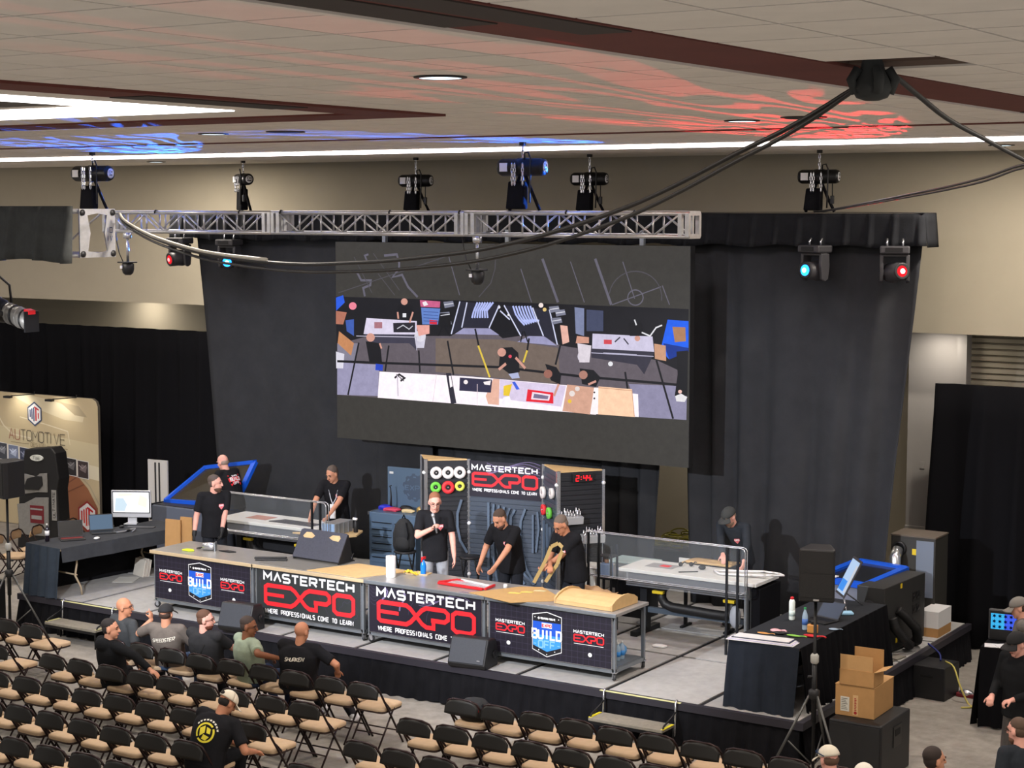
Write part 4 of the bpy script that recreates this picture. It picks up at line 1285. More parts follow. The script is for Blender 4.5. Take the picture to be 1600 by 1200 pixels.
def bench(x0, x1, label, topm, edgem, kind):
    W = x1 - x0
    t = thing('rolling_bench', label, 'workbench', (x0, .33, S0), 0, 'rolling benches along the stage front')
    D = .80
    MB().box(-.03, -.02, .79, W + .03, D, .83).build('top', topm, t, .008)
    MB().box(-.035, -.034, .785, W + .035, -.02, .832).build('front_edge', edgem, t, .005)
    for x in (.02, W - .02):
        for y in (.04, D - .05):
            MB().box(x - .02, y - .02, .115, x + .02, y + .02, .79).build('leg', STEEL, t)
            caster(t, x, y, .115, .6 if x < 1 else 2.4)
    for y in (.04, D - .05):
        MB().box(.02, y - .02, .10, W - .02, y + .02, .15).build('rail', STEEL, t)
        MB().box(.02, y - .02, .735, W - .02, y + .02, .785).build('rail', STEEL, t)
    for x in (.02, W - .02):
        MB().box(x - .02, .04, .105, x + .02, D - .05, .148).build('rail', STEEL, t)
    MB().box(.03, .05, .148, W - .03, D - .06, .16).build('shelf', STEEL, t)
    pn = MB().box(.03, .005, .155, W - .04, .019, .765).build('sign_panel', SIGNG if kind == 2 else SIGNK, t)
    tr = MB()
    tr.box(.02, .0, .15, W - .03, .022, .156)
    tr.box(W - .04, 0, .15, W - .03, .022, .77)
    tr.build('panel_trim', CHROME, pn)
    yl = [.0045]

    def lay(dy):
        return lambda x, z: (.03 + x, .0048 - dy, .155 + z)
    P = [lay(.0015 * k) for k in range(1, 10)]
    w, h = W - .07, .61
    pr = MB()
    M5 = [INKW, INKR, GRIDL, INKB, INKB2, INKK, PALEB, VIO]
    mi = dict(w=0, r=1, b=3, l=4, k=5, p=6)
    if kind in (1, 4):
        for k in range(1, 22):
            rect2(pr, k * w / 22, 0, k * w / 22 + .004, h, 2, P[0])
        for k in range(1, 8):
            rect2(pr, 0, k * h / 8, w, k * h / 8 + .004, 2, P[0])
        build_shield(pr, w * .48, h * .5, .42, .56, P[1:], mi)
        expo_logo(pr, w * .055, h * .46, .41, P[1], 0, 1, False)
        expo_logo(pr, w * .70, h * .46, .41, P[1], 0, 1, False)
        for x in (.16, .83):
            poly2(pr, circ(w * x, h * .22, .028, .026, 12), 0, P[2])
    else:
        if kind == 2:
            for (cx, cy, r) in ((.18, .46, .13), (w - .2, .2, .15)):
                pts = []
                for k in range(48):
                    rr = r * (1.0 if (k // 3) % 2 else .84)
                    a = 2 * PI * k / 48
                    pts.append((cx + rr * math.cos(a), cy + rr * math.sin(a)))
                stroke(pr, pts + [pts[0]], .005, 2, P[0])
            for a in (((.9, .6), (1.25, .1)), ((.05, .12), (.4, .02)), ((1.2, .6), (1.35, .45), (1.6, .42)), ((.3, .02), (.5, .02), (.55, .1))):
                stroke(pr, list(a), .005, 2, P[0])
        else:
            for k in range(6):
                pts = [(.25 + .14 * k + .05 * math.sin(s * 1.3), .61 - .055 * s * (1 + .15 * k)) for s in range(0, 5)]
                stroke(pr, [(x, max(0.0, y)) for x, y in pts], .022 if k in (0, 2) else .006, 7 if k in (0, 2) else 2, P[0])
            for k in range(5):
                stroke(pr, [(.75 + .8 * s / 10 + .01 * k, .60 - .02 * k - .09 * math.sin(s * .5 + .3 * k)) for s in range(11)], .006, 7, P[0])
                stroke(pr, [(.02 + .12 * s / 6, .6 - .05 * k - .04 * math.sin(s * .5)) for s in range(7)], .005, 2, P[0])
        expo_logo(pr, w * .085, h * .27, w * .85, P[2], 0, 1, True)
    pr.build('print', M5, pn, recalc=False)
    return t


GT = mat('grey_laminate', (156, 152, 146), .3, .2, var=.1, scale=6)
SST = mat('stainless_top', (166, 163, 160), .3, .3, var=.12, scale=5)
TANE = mat('tan_edging', (190, 168, 134), .6)
bench(-3.80, -1.97, 'rolling bench at the left with blue build off shield sign', GT, TANE, 1)
bench(-1.93, -.10, 'rolling bench with charcoal sign, second from the left', GT, TANE, 2)
bench(-.03, 1.79, 'steel-topped rolling bench with swirled sign, third from the left', SST, STEEL, 3)
bench(1.84, 3.64, 'rolling bench at the right end holding water bottles on its shelf', SST, STEEL, 4)
B0 = S0 + .831                                  # bench top

# ---- things on the benches
def sheet(name, label, cat, pts, z0, z1, m, group=None):
    o = MB().prism(pts, z0, z1).build(name, m)
    return tag(o, label, cat, group)


sheet('mdf_sheet', 'tan fibreboard sheet covering the second bench and reaching the third', 'board', [(-1.05, .36), (-.2, .34), (.18, 1.05), (-.75, 1.08)], B0, B0 + .008, MDF)
sheet('grey_sheet', 'thin grey sheet lying on the second bench by the angled panel', 'sheet', [(-1.95, .42), (-1.1, .36), (-.85, 1.0), (-1.85, 1.05)], B0, B0 + .003, mat('grey_sheet', (112, 110, 106), .6))
# angled carpeted panel with two openings
t = thing('speaker_baffle', 'dark carpeted speaker panel propped up with two pale openings', 'speaker panel', (-1.32, .86, B0 + .01), -.04)
F = frame((0, 0, .0), Vector((1, 0, 0)), Vector((0, .5, .866)), Vector((0, -.866, .5)))
CRP = mat('carpet_charcoal', (74, 75, 84), .95, var=.1, scale=40, spec=.05)
MB().prism([(-.40, .02), (.42, .02), (.42, .42), (.40, .44), (-.36, .44), (-.40, .42)], 0, .025, M=F).build('face', CRP, t, .006)
for (c, pts) in ((0, [(-.33, .33), (-.29, .39), (-.2, .395), (-.12, .35), (-.16, .31), (-.3, .31)]), (1, [(.13, .35), (.18, .39), (.3, .395), (.33, .36), (.31, .31), (.2, .32)])):
    MB().prism(pts, .0255, .0275, M=F).build('opening', CHIP, t)
MB().prism([(0, 0), (.32, 0), (.28, .12), (.22, .375), (.2, .375)], .40, .42, M=frame((0, 0, 0), Vector((0, 1, 0)), Vector((0, 0, 1)), Vector((1, 0, 0)))).build('side', BLACK, t)
MB().prism([(0, 0), (.32, 0), (.28, .12), (.22, .375), (.2, .375)], -.40, -.38, M=frame((0, 0, 0), Vector((0, 1, 0)), Vector((0, 0, 1)), Vector((1, 0, 0)))).build('side', BLACK, t)
MB().tube([(.38, .3, .02), (.40, .34, .1), (.43, .26, .05), (.45, .3, .01)], .008, 6).build('wire', BLACK, t)
MB().box(-.38, .28, 0, .4, .31, .03).build('foot_batten', BLACK, t)
# dark strips beside it
for k, (x, y, a, lab) in enumerate(((-1.98, .72, .55, 'black rubber strip lying at the left of the angled panel'), (-1.88, .62, .5, 'second black strip lying beside the first on the bench'))):
    o = MB().box(-.22, -.03, 0, .22, .03, .02).build('rubber_strip', BLACK, None, .006)
    o.location = (x, y, B0 + .003)
    o.rotation_euler = (0, 0, a)
    tag(o, lab, 'strip', 'strips on the bench')
# sander and bits on bench one
t = thing('router', 'silver trim router lying on the left bench', 'power tool', (-3.10, .72, B0), .5)
MB().lathe([(.03, -.09), (.055, -.085), (.058, .05), (.05, .09)], 16, M=TR(z=.058, ry=PI / 2)).build('body', CHROME, t)
MB().box(.085, -.06, .0, .10, .06, .12).build('base_plate', STEEL, t)
MB().tube([(-.09, 0, .05), (-.14, .03, .02), (-.2, .1, .01), (-.12, .2, .01)], .008, 6).build('cord', BLACK, t)
o = MB().prism([(-.09, -.05), (.05, -.06), (.10, 0), (.04, .05), (-.08, .05)], 0, .02).build('glove', mat('neon_yellow', (205, 225, 40), .8), None, .008)
o.location = (-3.32, .55, B0)
tag(o, 'neon yellow glove lying flat on the left bench', 'glove')
o = MB().prism([(-.12, -.03), (.1, -.05), (.16, .02), (-.02, .05)], 0, .015).build('hand_tool', BLACK)
o.location = (-2.83, .78, B0)
tag(o, 'black hand tool beside the trim router', 'tool')
# paper towels, spray bottle, yellow cloth
t = thing('paper_towel_roll', 'white paper towel roll standing on the steel bench', 'paper towels', (.14, .62, B0))
MB().lathe([(.02, .0), (.062, .0), (.064, .01), (.064, .27), (.061, .28), (.02, .28)], 24).build('roll', mat('paper_towel', (236, 236, 236), .95, bump=.3, bscale=60), t)
MB().lathe([(.0195, .281), (.016, .281), (.016, .1)], 16).build('core', CARD, t)
t = thing('spray_bottle', 'blue cleaner spray bottle with red trigger', 'spray bottle', (.40, .98, B0))
MB().lathe([(.03, 0), (.038, .01), (.038, .12), (.03, .15), (.016, .18), (.014, .2)], 18).build('bottle', mat('blue_liquid', (22, 120, 220), .2), t)
MB().box(-.015, -.03, .2, .015, .045, .235).build('trigger_head', RED, t, .006)
MB().tube([(0, -.02, .215), (0, -.035, .19), (0, -.03, .17)], .007, 6).build('trigger', RED, t)
mbc = MB()
mbc.grid(lambda u, v: (.19 * (u - .5), .16 * (v - .5), .012 + .03 * abs(math.sin(u * 9) * math.cos(v * 7)) + .02 * math.sin(u * 3.1 + v * 3.1)), 12, 12)
o = mbc.build('cleaning_cloth', mat('yellow_cloth', (236, 200, 60), .9), None, solid=.006)
o.location = (.27, .92, B0)
tag(o, 'crumpled yellow cloth beside the paper towel roll', 'cloth')
o = MB().prism([(-.1, -.12), (.2, -.05), (.18, .1), (-.05, .1)], 0, .012).build('wood_piece', CHIP)
o.location = (.28, 1.0, B0)
tag(o, 'small tan wood offcut by the yellow cloth', 'board')
# clear sheet in a red frame
t = thing('photo_frame', 'flat red plastic frame around clear acrylic on the steel bench', 'frame', (1.30, .74, B0), -.03)
for (a, b, w_) in (((-.38, -.16), (.32, -.17), .05), ((-.28, .13), (-.40, -.13), .03), ((.34, -.15), (.3, .12), .03)):
    MB().bar((a[0], a[1], .02), (b[0], b[1], .02), w_, .03).build('rail', RED, t, .006)
MB().box(-.28, .10, 0, -.10, .15, .03).build('rail', RED, t, .006)
MB().box(-.3, -.13, .015, .3, .12, .02).build('sheet', mat('clear_film', (235, 225, 235), .15, alpha=.35), t)
MB().bar((-.22, .12, .03), (.28, .02, .03), .02, .02).build('strip', WHITE, t)
o = MB().lathe([(.026, 0), (.026, .045), (.02, .05)], 14).build('marker_cup', WHITE)
o.location = (1.76, .86, B0)
tag(o, 'small white cup near the leaning man\'s hand', 'cup')
# mdf sheets on bench four
sheet('mdf_template', 'tan fibreboard template sheet overhanging the third and fourth bench', 'board', [(1.55, .36), (2.28, .16), (2.78, .62), (2.15, 1.12), (1.9, 1.0)], B0 + .002, B0 + .010, mat('mdf_brown', (190, 152, 98), .7, var=.07, scale=10))
for k, (x, y, a, lab) in enumerate(((2.05, .62, .3, 'thin yellow offcut on the tan template sheet, lower one'), (2.15, .75, .5, 'thin yellow offcut in the middle of the tan template sheet'), (2.25, .9, .4, 'pale clear offcut at the back of the tan template sheet'))):
    o = MB().prism([(-.08, -.03), (.06, -.035), (.09, .0), (.0, .04), (-.07, .03)], 0, .004).build('offcut', mat('yellow_film', (226, 208, 110), .4) if k < 2 else mat('pale_film', (216, 206, 160), .3))
    o.location = (x, y, B0 + .012)
    o.rotation_euler = (0, 0, a)
    tag(o, lab, 'offcut', 'offcuts on the template sheet')
# curved mdf enclosure
t = thing('curved_enclosure', 'tan wooden speaker enclosure with curved ends on the right bench', 'wooden box', (3.16, .72, B0 + .003), -.03)
prof = [(-.30, 0), (.30, 0), (.30, .07), (.22, .115), (.11, .145), (0, .155), (-.11, .145), (-.22, .115), (-.30, .07)]
for s in (-1, 1):
    MB().prism(prof, -.012, .012, M=frame((s * .40, 0, 0), Vector((0, 1, 0)), Vector((0, 0, 1)), Vector((1, 0, 0)))).build('curved_end', MDF, t)
top = [p for p in prof[2:]]
mbt = MB()
for i in range(len(top) - 1):
    a, b = top[i], top[i + 1]
    mbt.add([(-.388, a[0], a[1] - .03), (.388, a[0], a[1] - .03), (.388, b[0], b[1] - .03), (-.388, b[0], b[1] - .03)], [(0, 1, 2, 3)])
mbt.build('skin', MDF, t, solid=.008)
MB().box(-.4, -.30, 0, .4, -.285, .05).build('front_board', MDF, t)
# bottled water on the shelf of bench four
WAT = mat('water_bottle', (190, 214, 232), .12, alpha=.55)
WL = mat('bottle_label', (58, 140, 214), .5)
for k in range(9):
    x, y = 3.30 + (k % 3) * .085, .62 + (k // 3) * .1
    t = thing('water_bottle', 'small water bottle on the bench shelf, %s from left in the %s rank' % (('first', 'second', 'third')[k % 3], ('front', 'middle', 'back')[k // 3]), 'bottle', (x, y, S0 + .162), 0, 'water bottles on the bench shelf')
    MB().lathe([(.028, 0), (.033, .01), (.033, .14), (.028, .165), (.014, .195), (.013, .2)], 12).build('bottle', WAT, t)
    MB().lathe([(.0336, .05), (.0336, .11)], 12).build('label', WL, t)
    MB().lathe([(.015, .2), (.015, .22)], 10).build('cap', WHITE, t)
mbk = MB()
mbk.lathe([(.02, 0), (.06, .01), (.08, .05), (.075, .1), (.04, .13), (.01, .135)], 14)
o = mbk.build('blue_bag', mat('blue_bag', (90, 150, 205), .5))
o.location = (3.38, .86, S0 + .39)
o.location = (3.36, .98, S0 + .162)
tag(o, 'pale blue bag behind the bottles on the bench shelf', 'bag')

# ---- floor monitors at the stage edge
MONK = mat('monitor_grille', (58, 61, 68), .6, var=.1, scale=50)
for (x, y, rz, lab) in ((-1.90, .02, .10, 'black wedge floor monitor in front of the left bench'), (1.78, .10, .10, 'black wedge floor monitor in front of the third bench')):
    t = thing('floor_monitor', lab, 'speaker', (x, y, S0), rz, 'wedge monitors at the stage edge')
    prof = [(-.17, 0), (.17, 0), (.17, .2), (.11, .35), (-.09, .37), (-.20, .06)]
    MB().prism(prof, -.26, .26, M=frame((0, 0, 0), Vector((0, 1, 0)), Vector((0, 0, 1)), Vector((1, 0, 0)))).build('cabinet', BLACK, t, .02)
    F = frame((0, -.20, .06), Vector((1, 0, 0)), Vector((0, .11, .31)).normalized(), Vector((0, -.31, .11)).normalized())
    MB().box(-.24, .01, .0, .24, .315, .012, M=F).build('grille', MONK, t, .01)
    MB().cyl((.262, .06, .16), (.27, .06, .16), .05, 14).build('handle', BLACKM, t)
    MB().box(.15, .05, .012, .19, .06, .014, M=F).build('badge', CHROME, t)

# ================================================================ the tool wall
PEG = mat('slatwall_black', (34, 35, 40), .5)
PEG2 = mat('slatwall_blue_grey', (64, 72, 84), .45)
tw = thing('tool_wall', 'folding slatwall display with tape rolls and templates behind the presenter', 'display wall', (0, 0, S0))
TWP = [(-1.44, 3.52), (-1.07, 3.10), (-.58, 3.50), (.61, 3.64), (1.17, 3.11), (1.57, 3.66)]
HT = 1.97


def wallframe(a, b):
    d = Vector((b[0] - a[0], b[1] - a[1], 0))
    L = d.length
    d.normalize()
    n = Vector((d.y, -d.x, 0))
    return frame(Vector((a[0], a[1], 0)), d, Vector((0, 0, 1)), n), L


for k in range(5):
    F, L = wallframe(TWP[k], TWP[k + 1])
    nm = 'panel'
    pn = MB().box(0, .05, -.02, L, HT, 0, M=F).build('panel', PEG if k in (0, 1, 4) else PEG2, tw)
    m_ = MB()
    sl = MB().prism([(0, 0), (.0, .05), (.006, .056), (.012, .05), (.012, .006)], .01, L - .01, M=F @ frame((0, 0, 0), Vector((0, 0, 1)), Vector((0, 1, 0)), Vector((1, 0, 0)))).mesh('slat', PEG if k in (1, 4) else PEG2)
    top = 1.44 if k == 2 else HT - .06
    z = .08
    if k:
        while z < top - .05:
            mesh_obj('slat', sl, pn).location = (0, 0, z)
            z += .068
    for x in (0, L):
        MB().box(x - .02, .0, -.03, x + .02, HT + .02, .02, M=F).build('post', CHROME, tw)
    for zz in (.3, 1.05, 1.8):
        MB().sph((0, 0, 0), .03, 8, M=F @ TR(L, zz, .02)).build('knuckle', WHITE, tw)
for tri in (((-1.44, 3.52), (-1.07, 3.10), (-.58, 3.50)), ((.61, 3.64), (1.17, 3.11), (1.57, 3.66))):
    MB().prism(list(tri), HT, HT + .018).build('top_board', MDF, tw)
# header sign on the centre panel
F, L = wallframe(TWP[2], TWP[3])
hs = MB().box(.02, 1.45, .0, L - .02, HT, .014, M=F).build('header_sign', SIGNK, tw)
pr = MB()
P = lambda d: (lambda x, y: F @ Vector((x, 1.45 + y, .0146 + d)))
for k in range(5):
    stroke(pr, [(.3 + .85 * s / 10, .50 - .03 * k - .05 * math.sin(s * .6 + .5 * k)) for s in range(11)], .008, 2, P(0))
expo_logo(pr, .07, .17, L - .17, P(.0006), 0, 1, True)
pr.build('print', [INKW, INKR, VIO], hs, recalc=False)


def roll(parent_w, x, z, r, m, nm, k, d=.05):
    F, L = wallframe(TWP[k], TWP[k + 1])
    M = F @ TR(x, z, .02)
    t = thing('tape_roll', nm, 'tape roll', (0, 0, 0), 0, 'tape rolls on the tool wall')
    b = M.translation + Vector((0, 0, S0))
    t.location = b
    R_ = F.to_3x3().to_4x4()
    MB().lathe([(r * .42, 0), (r, 0), (r, d), (r * .42, d), (r * .42, 0)], 22, M=R_).build('roll', m, t)
    MB().lathe([(r * .40, 0), (r * .4, d * .8), (r * .2, d * .8), (r * .2, 0)], 14, M=R_).build('core', BLACK, t)
    MB().cyl(R_ @ Vector((0, 0, -.02)), R_ @ Vector((0, 0, d * 1.1)), r * .12, 8).build('hook', CHROME, t)


for i, x in enumerate((.155, .325, .495)):
    roll(tw, x, 1.80, .088, mat('white_tape', (228, 222, 218), .6), ('white tape roll, left of three on the tool wall', 'white tape roll, middle of three on the tool wall', 'white tape roll, right of three on the tool wall')[i], 1)
roll(tw, .145, 1.59, .078, mat('green_tape', (110, 200, 70), .6), 'bright green tape roll on the tool wall left wing', 1)
roll(tw, .325, 1.585, .092, mat('red_tape', (224, 50, 56), .6), 'red tape roll on the tool wall left wing', 1)
roll(tw, .495, 1.60, .07, mat('lime_tape', (214, 220, 90), .6), 'lime yellow tape roll on the tool wall left wing', 1)
roll(tw, .12, 1.60, .085, MATS['white_tape'], 'white tape roll beside the EXPO header sign', 3)
roll(tw, .60, 1.66, .075, MATS['white_tape'], 'white tape roll on the angled panel near the clock', 3)
roll(tw, .16, 1.36, .075, MATS['red_tape'], 'red tape roll on the angled panel below the white one', 3)
roll(tw, .46, 1.36, .08, MATS['green_tape'], 'green tape roll on the angled panel', 3)
# bent templates hanging on the slatwall
TPL = mat('template_blue_grey', (84, 98, 116), .5)
F, L = wallframe(TWP[2], TWP[3])


def template(label, pts, k, w_=.035):
    F, L = wallframe(TWP[k], TWP[k + 1])
    mb = MB()
    q = [F @ Vector((x, z, .035)) for x, z in pts]
    n = (F.to_3x3() @ Vector((0, 0, 1)))
    # smooth ribbon
    out = []
    for i in range(len(q) - 1):
        for s in range(3):
            out.append(q[i].lerp(q[i + 1], s / 3))
    out.append(q[-1])
    for i in range(len(out) - 1):
        mb.bar(out[i], out[i + 1], .03, w_, up=n.cross(Vector((0, 0, 1))))
    o = mb.build('bending_template', TPL)
    o.location = (0, 0, S0)
    tag(o, label, 'template', 'blue grey bent templates on the tool wall')


names = ['straight blue grey template strip, first at the left', 'slightly bowed template strip, second from the left', 'slightly bowed template strip, third from the left',
         'bowed template strip, fourth from the left', 'bowed template strip, fifth from the left', 'long bowed template strip, sixth from the left']
for i in range(6):
    x = .34 + i * .085
    b = .012 * i
    template(names[i], [(x, 1.38 - .015 * i), (x - b, 1.2), (x - b * 1.3, 1.0), (x - b, .7), (x + b * 1.2, .45), (x + b * 5, .2 + .01 * i)], 2)
template('deeply curved template strip near the middle right', [(.93, 1.33), (.86, 1.15), (.845, .95), (.87, .7), (.95, .45), (1.08, .25)], 2)
template('short straight template strip at the right', [(1.05, 1.25), (1.05, .95), (1.05, .7)], 2, .03)
template('short bowed template strip at the right edge', [(1.12, 1.3), (1.14, 1.05), (1.1, .72)], 2, .03)
template('curved template strip on the left wing', [(.52, 1.40), (.46, 1.2), (.46, 1.0), (.50, .8), (.60, .62)], 1)
template('long template strip on the angled panel, left', [(.12, 1.2), (.14, .8), (.12, .4)], 3, .03)
template('long template strip on the angled panel, middle', [(.3, 1.18), (.33, .8), (.32, .4)], 3, .03)
template('long template strip on the angled panel, right', [(.46, 1.16), (.5, .8), (.48, .4)], 3, .03)
# red clock
F, L = wallframe(TWP[4], TWP[5])
t = thing('clock', 'digital clock with red numerals above the socket trays', 'clock', (0, 0, S0))
MB().box(.20, 1.83, .012, .52, 1.95, .05, M=F).build('case', BLACK, t, .006)
ck = MB()
text(ck, '2:44', .25, 1.85, .075, .04, 0, lambda x, y: F @ Vector((x, y, .0515)), adv=.056, thick=.013)
text(ck, '46', .465, 1.85, .035, .018, 0, lambda x, y: F @ Vector((x, y, .0515)), adv=.024, thick=.007)
ck.build('digits', emat('red_led', (255, 30, 40), 2.2), t)
GREYT = mat('tray_grey', (178, 178, 180), .4, .2)
for (x, z, lab) in ((.16, 1.38, 'tray of upright sockets, top of three'), (.49, 1.10, 'tray of upright sockets, middle of three'), (.16, .83, 'tray of upright drill bits, lowest of three')):
    t = thing('socket_tray', lab, 'tool tray', (0, 0, S0), 0, 'socket trays on the tool wall')
    Fm = F @ TR(x, z, .012)
    MB().prism([(0, 0), (.02, -.11), (.13, -.12), (.15, -.02)], -.16, .16, M=Fm @ frame((0, 0, 0), Vector((0, 0, 1)), Vector((0, 1, 0)), Vector((1, 0, 0)))).build('tray', GREYT, t)
    for r_ in range(2):
        for c in range(7):
            MB().cyl(Fm @ Vector((-.13 + c * .043, -.03 - r_ * .03, .05 + r_ * .05)), Fm @ Vector((-.13 + c * .043, .06 - r_ * .03 + .015 * ((c * 3) % 4), .05 + r_ * .05)), .011, 6).build('bit', CHROME, t)

# ================================================================ tool chest, stools, backpack
CH = mat('chest_blue_grey', (96, 118, 142), .4, .2)
t = thing('tool_chest', 'blue grey rolling tool chest with raised lid behind the presenter', 'tool chest', (-2.23, 3.85, S0), .06)
MB().box(-.42, 0, .11, .42, .5, .98).build('body', CH, t, .01)
MB().box(-.46, .02, .93, -.42, .5, .98).build('handle', CHROME, t)
MB().box(-.40, .49, .98, .46, .515, 1.62).build('lid', CH, t, .008)
gd = MB()
pts = []
for k in range(60):
    rr = .22 * (1.0 if (k // 3) % 2 else .88)
    a = 2 * PI * k / 60
    pts.append((.10 + rr * math.cos(a), 1.32 + rr * math.sin(a)))
Pl = lambda x, z: (x, .4885, z)
poly2(gd, pts, 0, Pl)
Pl2 = lambda x, z: (x, .488, z)
text(gd, 'EXPO', .10, 1.28, .07, .07, 1, Pl2, centre=True, thick=.014)
for k in range(8):
    a = 2 * PI * k / 8
    stroke(gd, [(.1 + .165 * math.cos(a - .15), 1.32 + .165 * math.sin(a - .15)), (.1 + .165 * math.cos(a + .15), 1.32 + .165 * math.sin(a + .15))], .022, 1, Pl2)
gd.build('lid_print', [mat('lid_dark', (72, 86, 106), .5), CH], t, recalc=False)
MB().box(-.36, .486, 1.51, -.29, .489, 1.545).build('sticker', WHITE, t)
for r_ in range(6):
    z = .84 - r_ * .108
    for (x0, x1) in ((-.37, .02), (.04, .39)):
        d = MB().box(x0, -.014, z - .09, x1, 0, z).build('drawer', CH, t, .004)
        MB().box(x0 + .02, -.03, z - .015, x1 - .02, -.013, z - .003).build('drawer_pull', BLACKM, d)
for (x, y) in ((-.36, .06), (.36, .06), (-.36, .44), (.36, .44)):
    caster(t, x, y, .11)
for k, (x, y, m, lab, s) in enumerate(((-.30, .25, mat('blue_case', (40, 50, 190), .4), 'blue tool case lying on the tool chest', (.13, .09, .07)), (-.14, .2, mat('pink_case', (205, 70, 96), .5), 'pinkish red pouch on the tool chest', (.16, .1, .05)), (.16, .2, mat('cream_tube', (222, 198, 150), .5), 'cream coloured roll on the tool chest', (.13, .05, .05)), (.05, .3, BLACK, 'black power drill lying on the tool chest', (.12, .06, .08)), (.33, .28, mat('brassy', (180, 150, 90), .4, .5), 'heap of brass fittings on the tool chest', (.06, .06, .09)))):
    mbx = MB().sph((0, 0, s[2] * .55), (s[0], s[1], s[2] * .55), 12)
    mbx.box(-s[0] * .8, -s[1] * .7, 0, s[0] * .7, s[1] * .6, s[2] * .7)
    o = mbx.build('tool_item', m, None, .01)
    o.location = (-2.23 + x, 3.85 + y, S0 + .985)
    tag(o, lab, 'tool', 'things on the tool chest')
t = thing('air_gun', 'slim black tool standing upright on the tool chest', 'tool', (-2.44, 4.1, S0 + .985))
MB().tube([(0, 0, 0), (.01, 0, .2), (.0, 0, .34)], [.02, .012, .008], 8).build('wand', BLACK, t)
MB().tube([(0, 0, .34), (-.02, 0, .37), (.015, 0, .38)], .008, 6).build('hook', BLACK, t)
t = thing('lid_light', 'chrome work light clipped to the chest lid', 'lamp', (-1.86, 4.28, S0 + 1.34))
MB().lathe([(.02, -.07), (.05, -.05), (.05, .05), (.035, .07)], 12, M=TR(ry=1.1)).build('head', CHROME, t)
MB().tube([(0, .02, 0), (.03, .04, -.12), (-.02, .03, -.3)], .008, 6).build('stem', CHROME, t)

ST1 = mat('stool_black', (24, 24, 26), .45)


def stool(label, x, y, h=.62):
    t = thing('folding_stool', label, 'stool', (x, y, S0), .3, 'black folding stools on the stage')
    MB().lathe([(.02, h), (.15, h), (.165, h + .012), (.16, h + .03), (.02, h + .035)], 20).build('seat', ST1, t)
    for (a, b) in ((-1, 1), (1, -1)):
        for s in (-.1, .1):
            MB().tube([(s, a * .13, h), (s * 1.2, b * .19, .0)], .012, 6).build('leg', ST1, t)
    MB().cyl((-.1, .17, .06), (.1, .17, .06), .01, 6).build('rung', ST1, t)
    MB().cyl((-.1, -.17, .06), (.1, -.17, .06), .01, 6).build('rung', ST1, t)


stool('black folding stool beside the leaning man', -.30, 3.12)
stool('black folding stool carrying the backpack', -1.33, 2.95)
t = thing('backpack', 'black backpack sitting on a stool behind the presenter', 'backpack', (-1.35, 2.95, S0 + .656))
mb = MB()
BPK = mat('backpack_black', (30, 31, 33), .8, var=.2, scale=12, bump=.3, bscale=40)
mb.lathe([(.02, 0), (.15, .01), (.17, .08), (.165, .25), (.13, .38), (.07, .45), (.02, .47)], 18, M=TR(rz=.2) @ Matrix.Diagonal((1, .75, 1, 1)))
mb.build('body', BPK, t)
mb = MB()
mb.lathe([(.02, .03), (.12, .04), (.13, .1), (.12, .19), (.05, .24)], 14, M=TR(.02, -.07) @ Matrix.Diagonal((1, .6, 1, 1)))
mb.build('front_pocket', BPK, t)
MB().tube([(.1, -.08, .1), (.15, -.1, .25), (.09, -.07, .42)], .012, 6).build('strap', CLOTH, t)
MB().tube([(-.03, 0, .46), (0, 0, .52), (.03, 0, .46)], .01, 6).build('grab_loop', CLOTH, t)
t = thing('red_crate', 'red and white package on the floor under the backpack stool', 'package', (-1.02, 3.02, S0))
MB().box(-.12, -.1, 0, .16, .1, .28).build('carton', WHITE, t)
MB().box(-.121, -.104, .05, .1, -.1, .22).build('red_print', RED, t)

# ================================================================ extraction tables with clear guards
WT = mat('table_white', (206, 207, 203), .5, var=.06, scale=6)
DKST = mat('dark_frame', (34, 36, 40), .45, .4)
PLAST = mat('clear_wrap', (200, 205, 215), .15, alpha=.12)
ACR = mat('acrylic', (210, 218, 226), .08, alpha=.05)


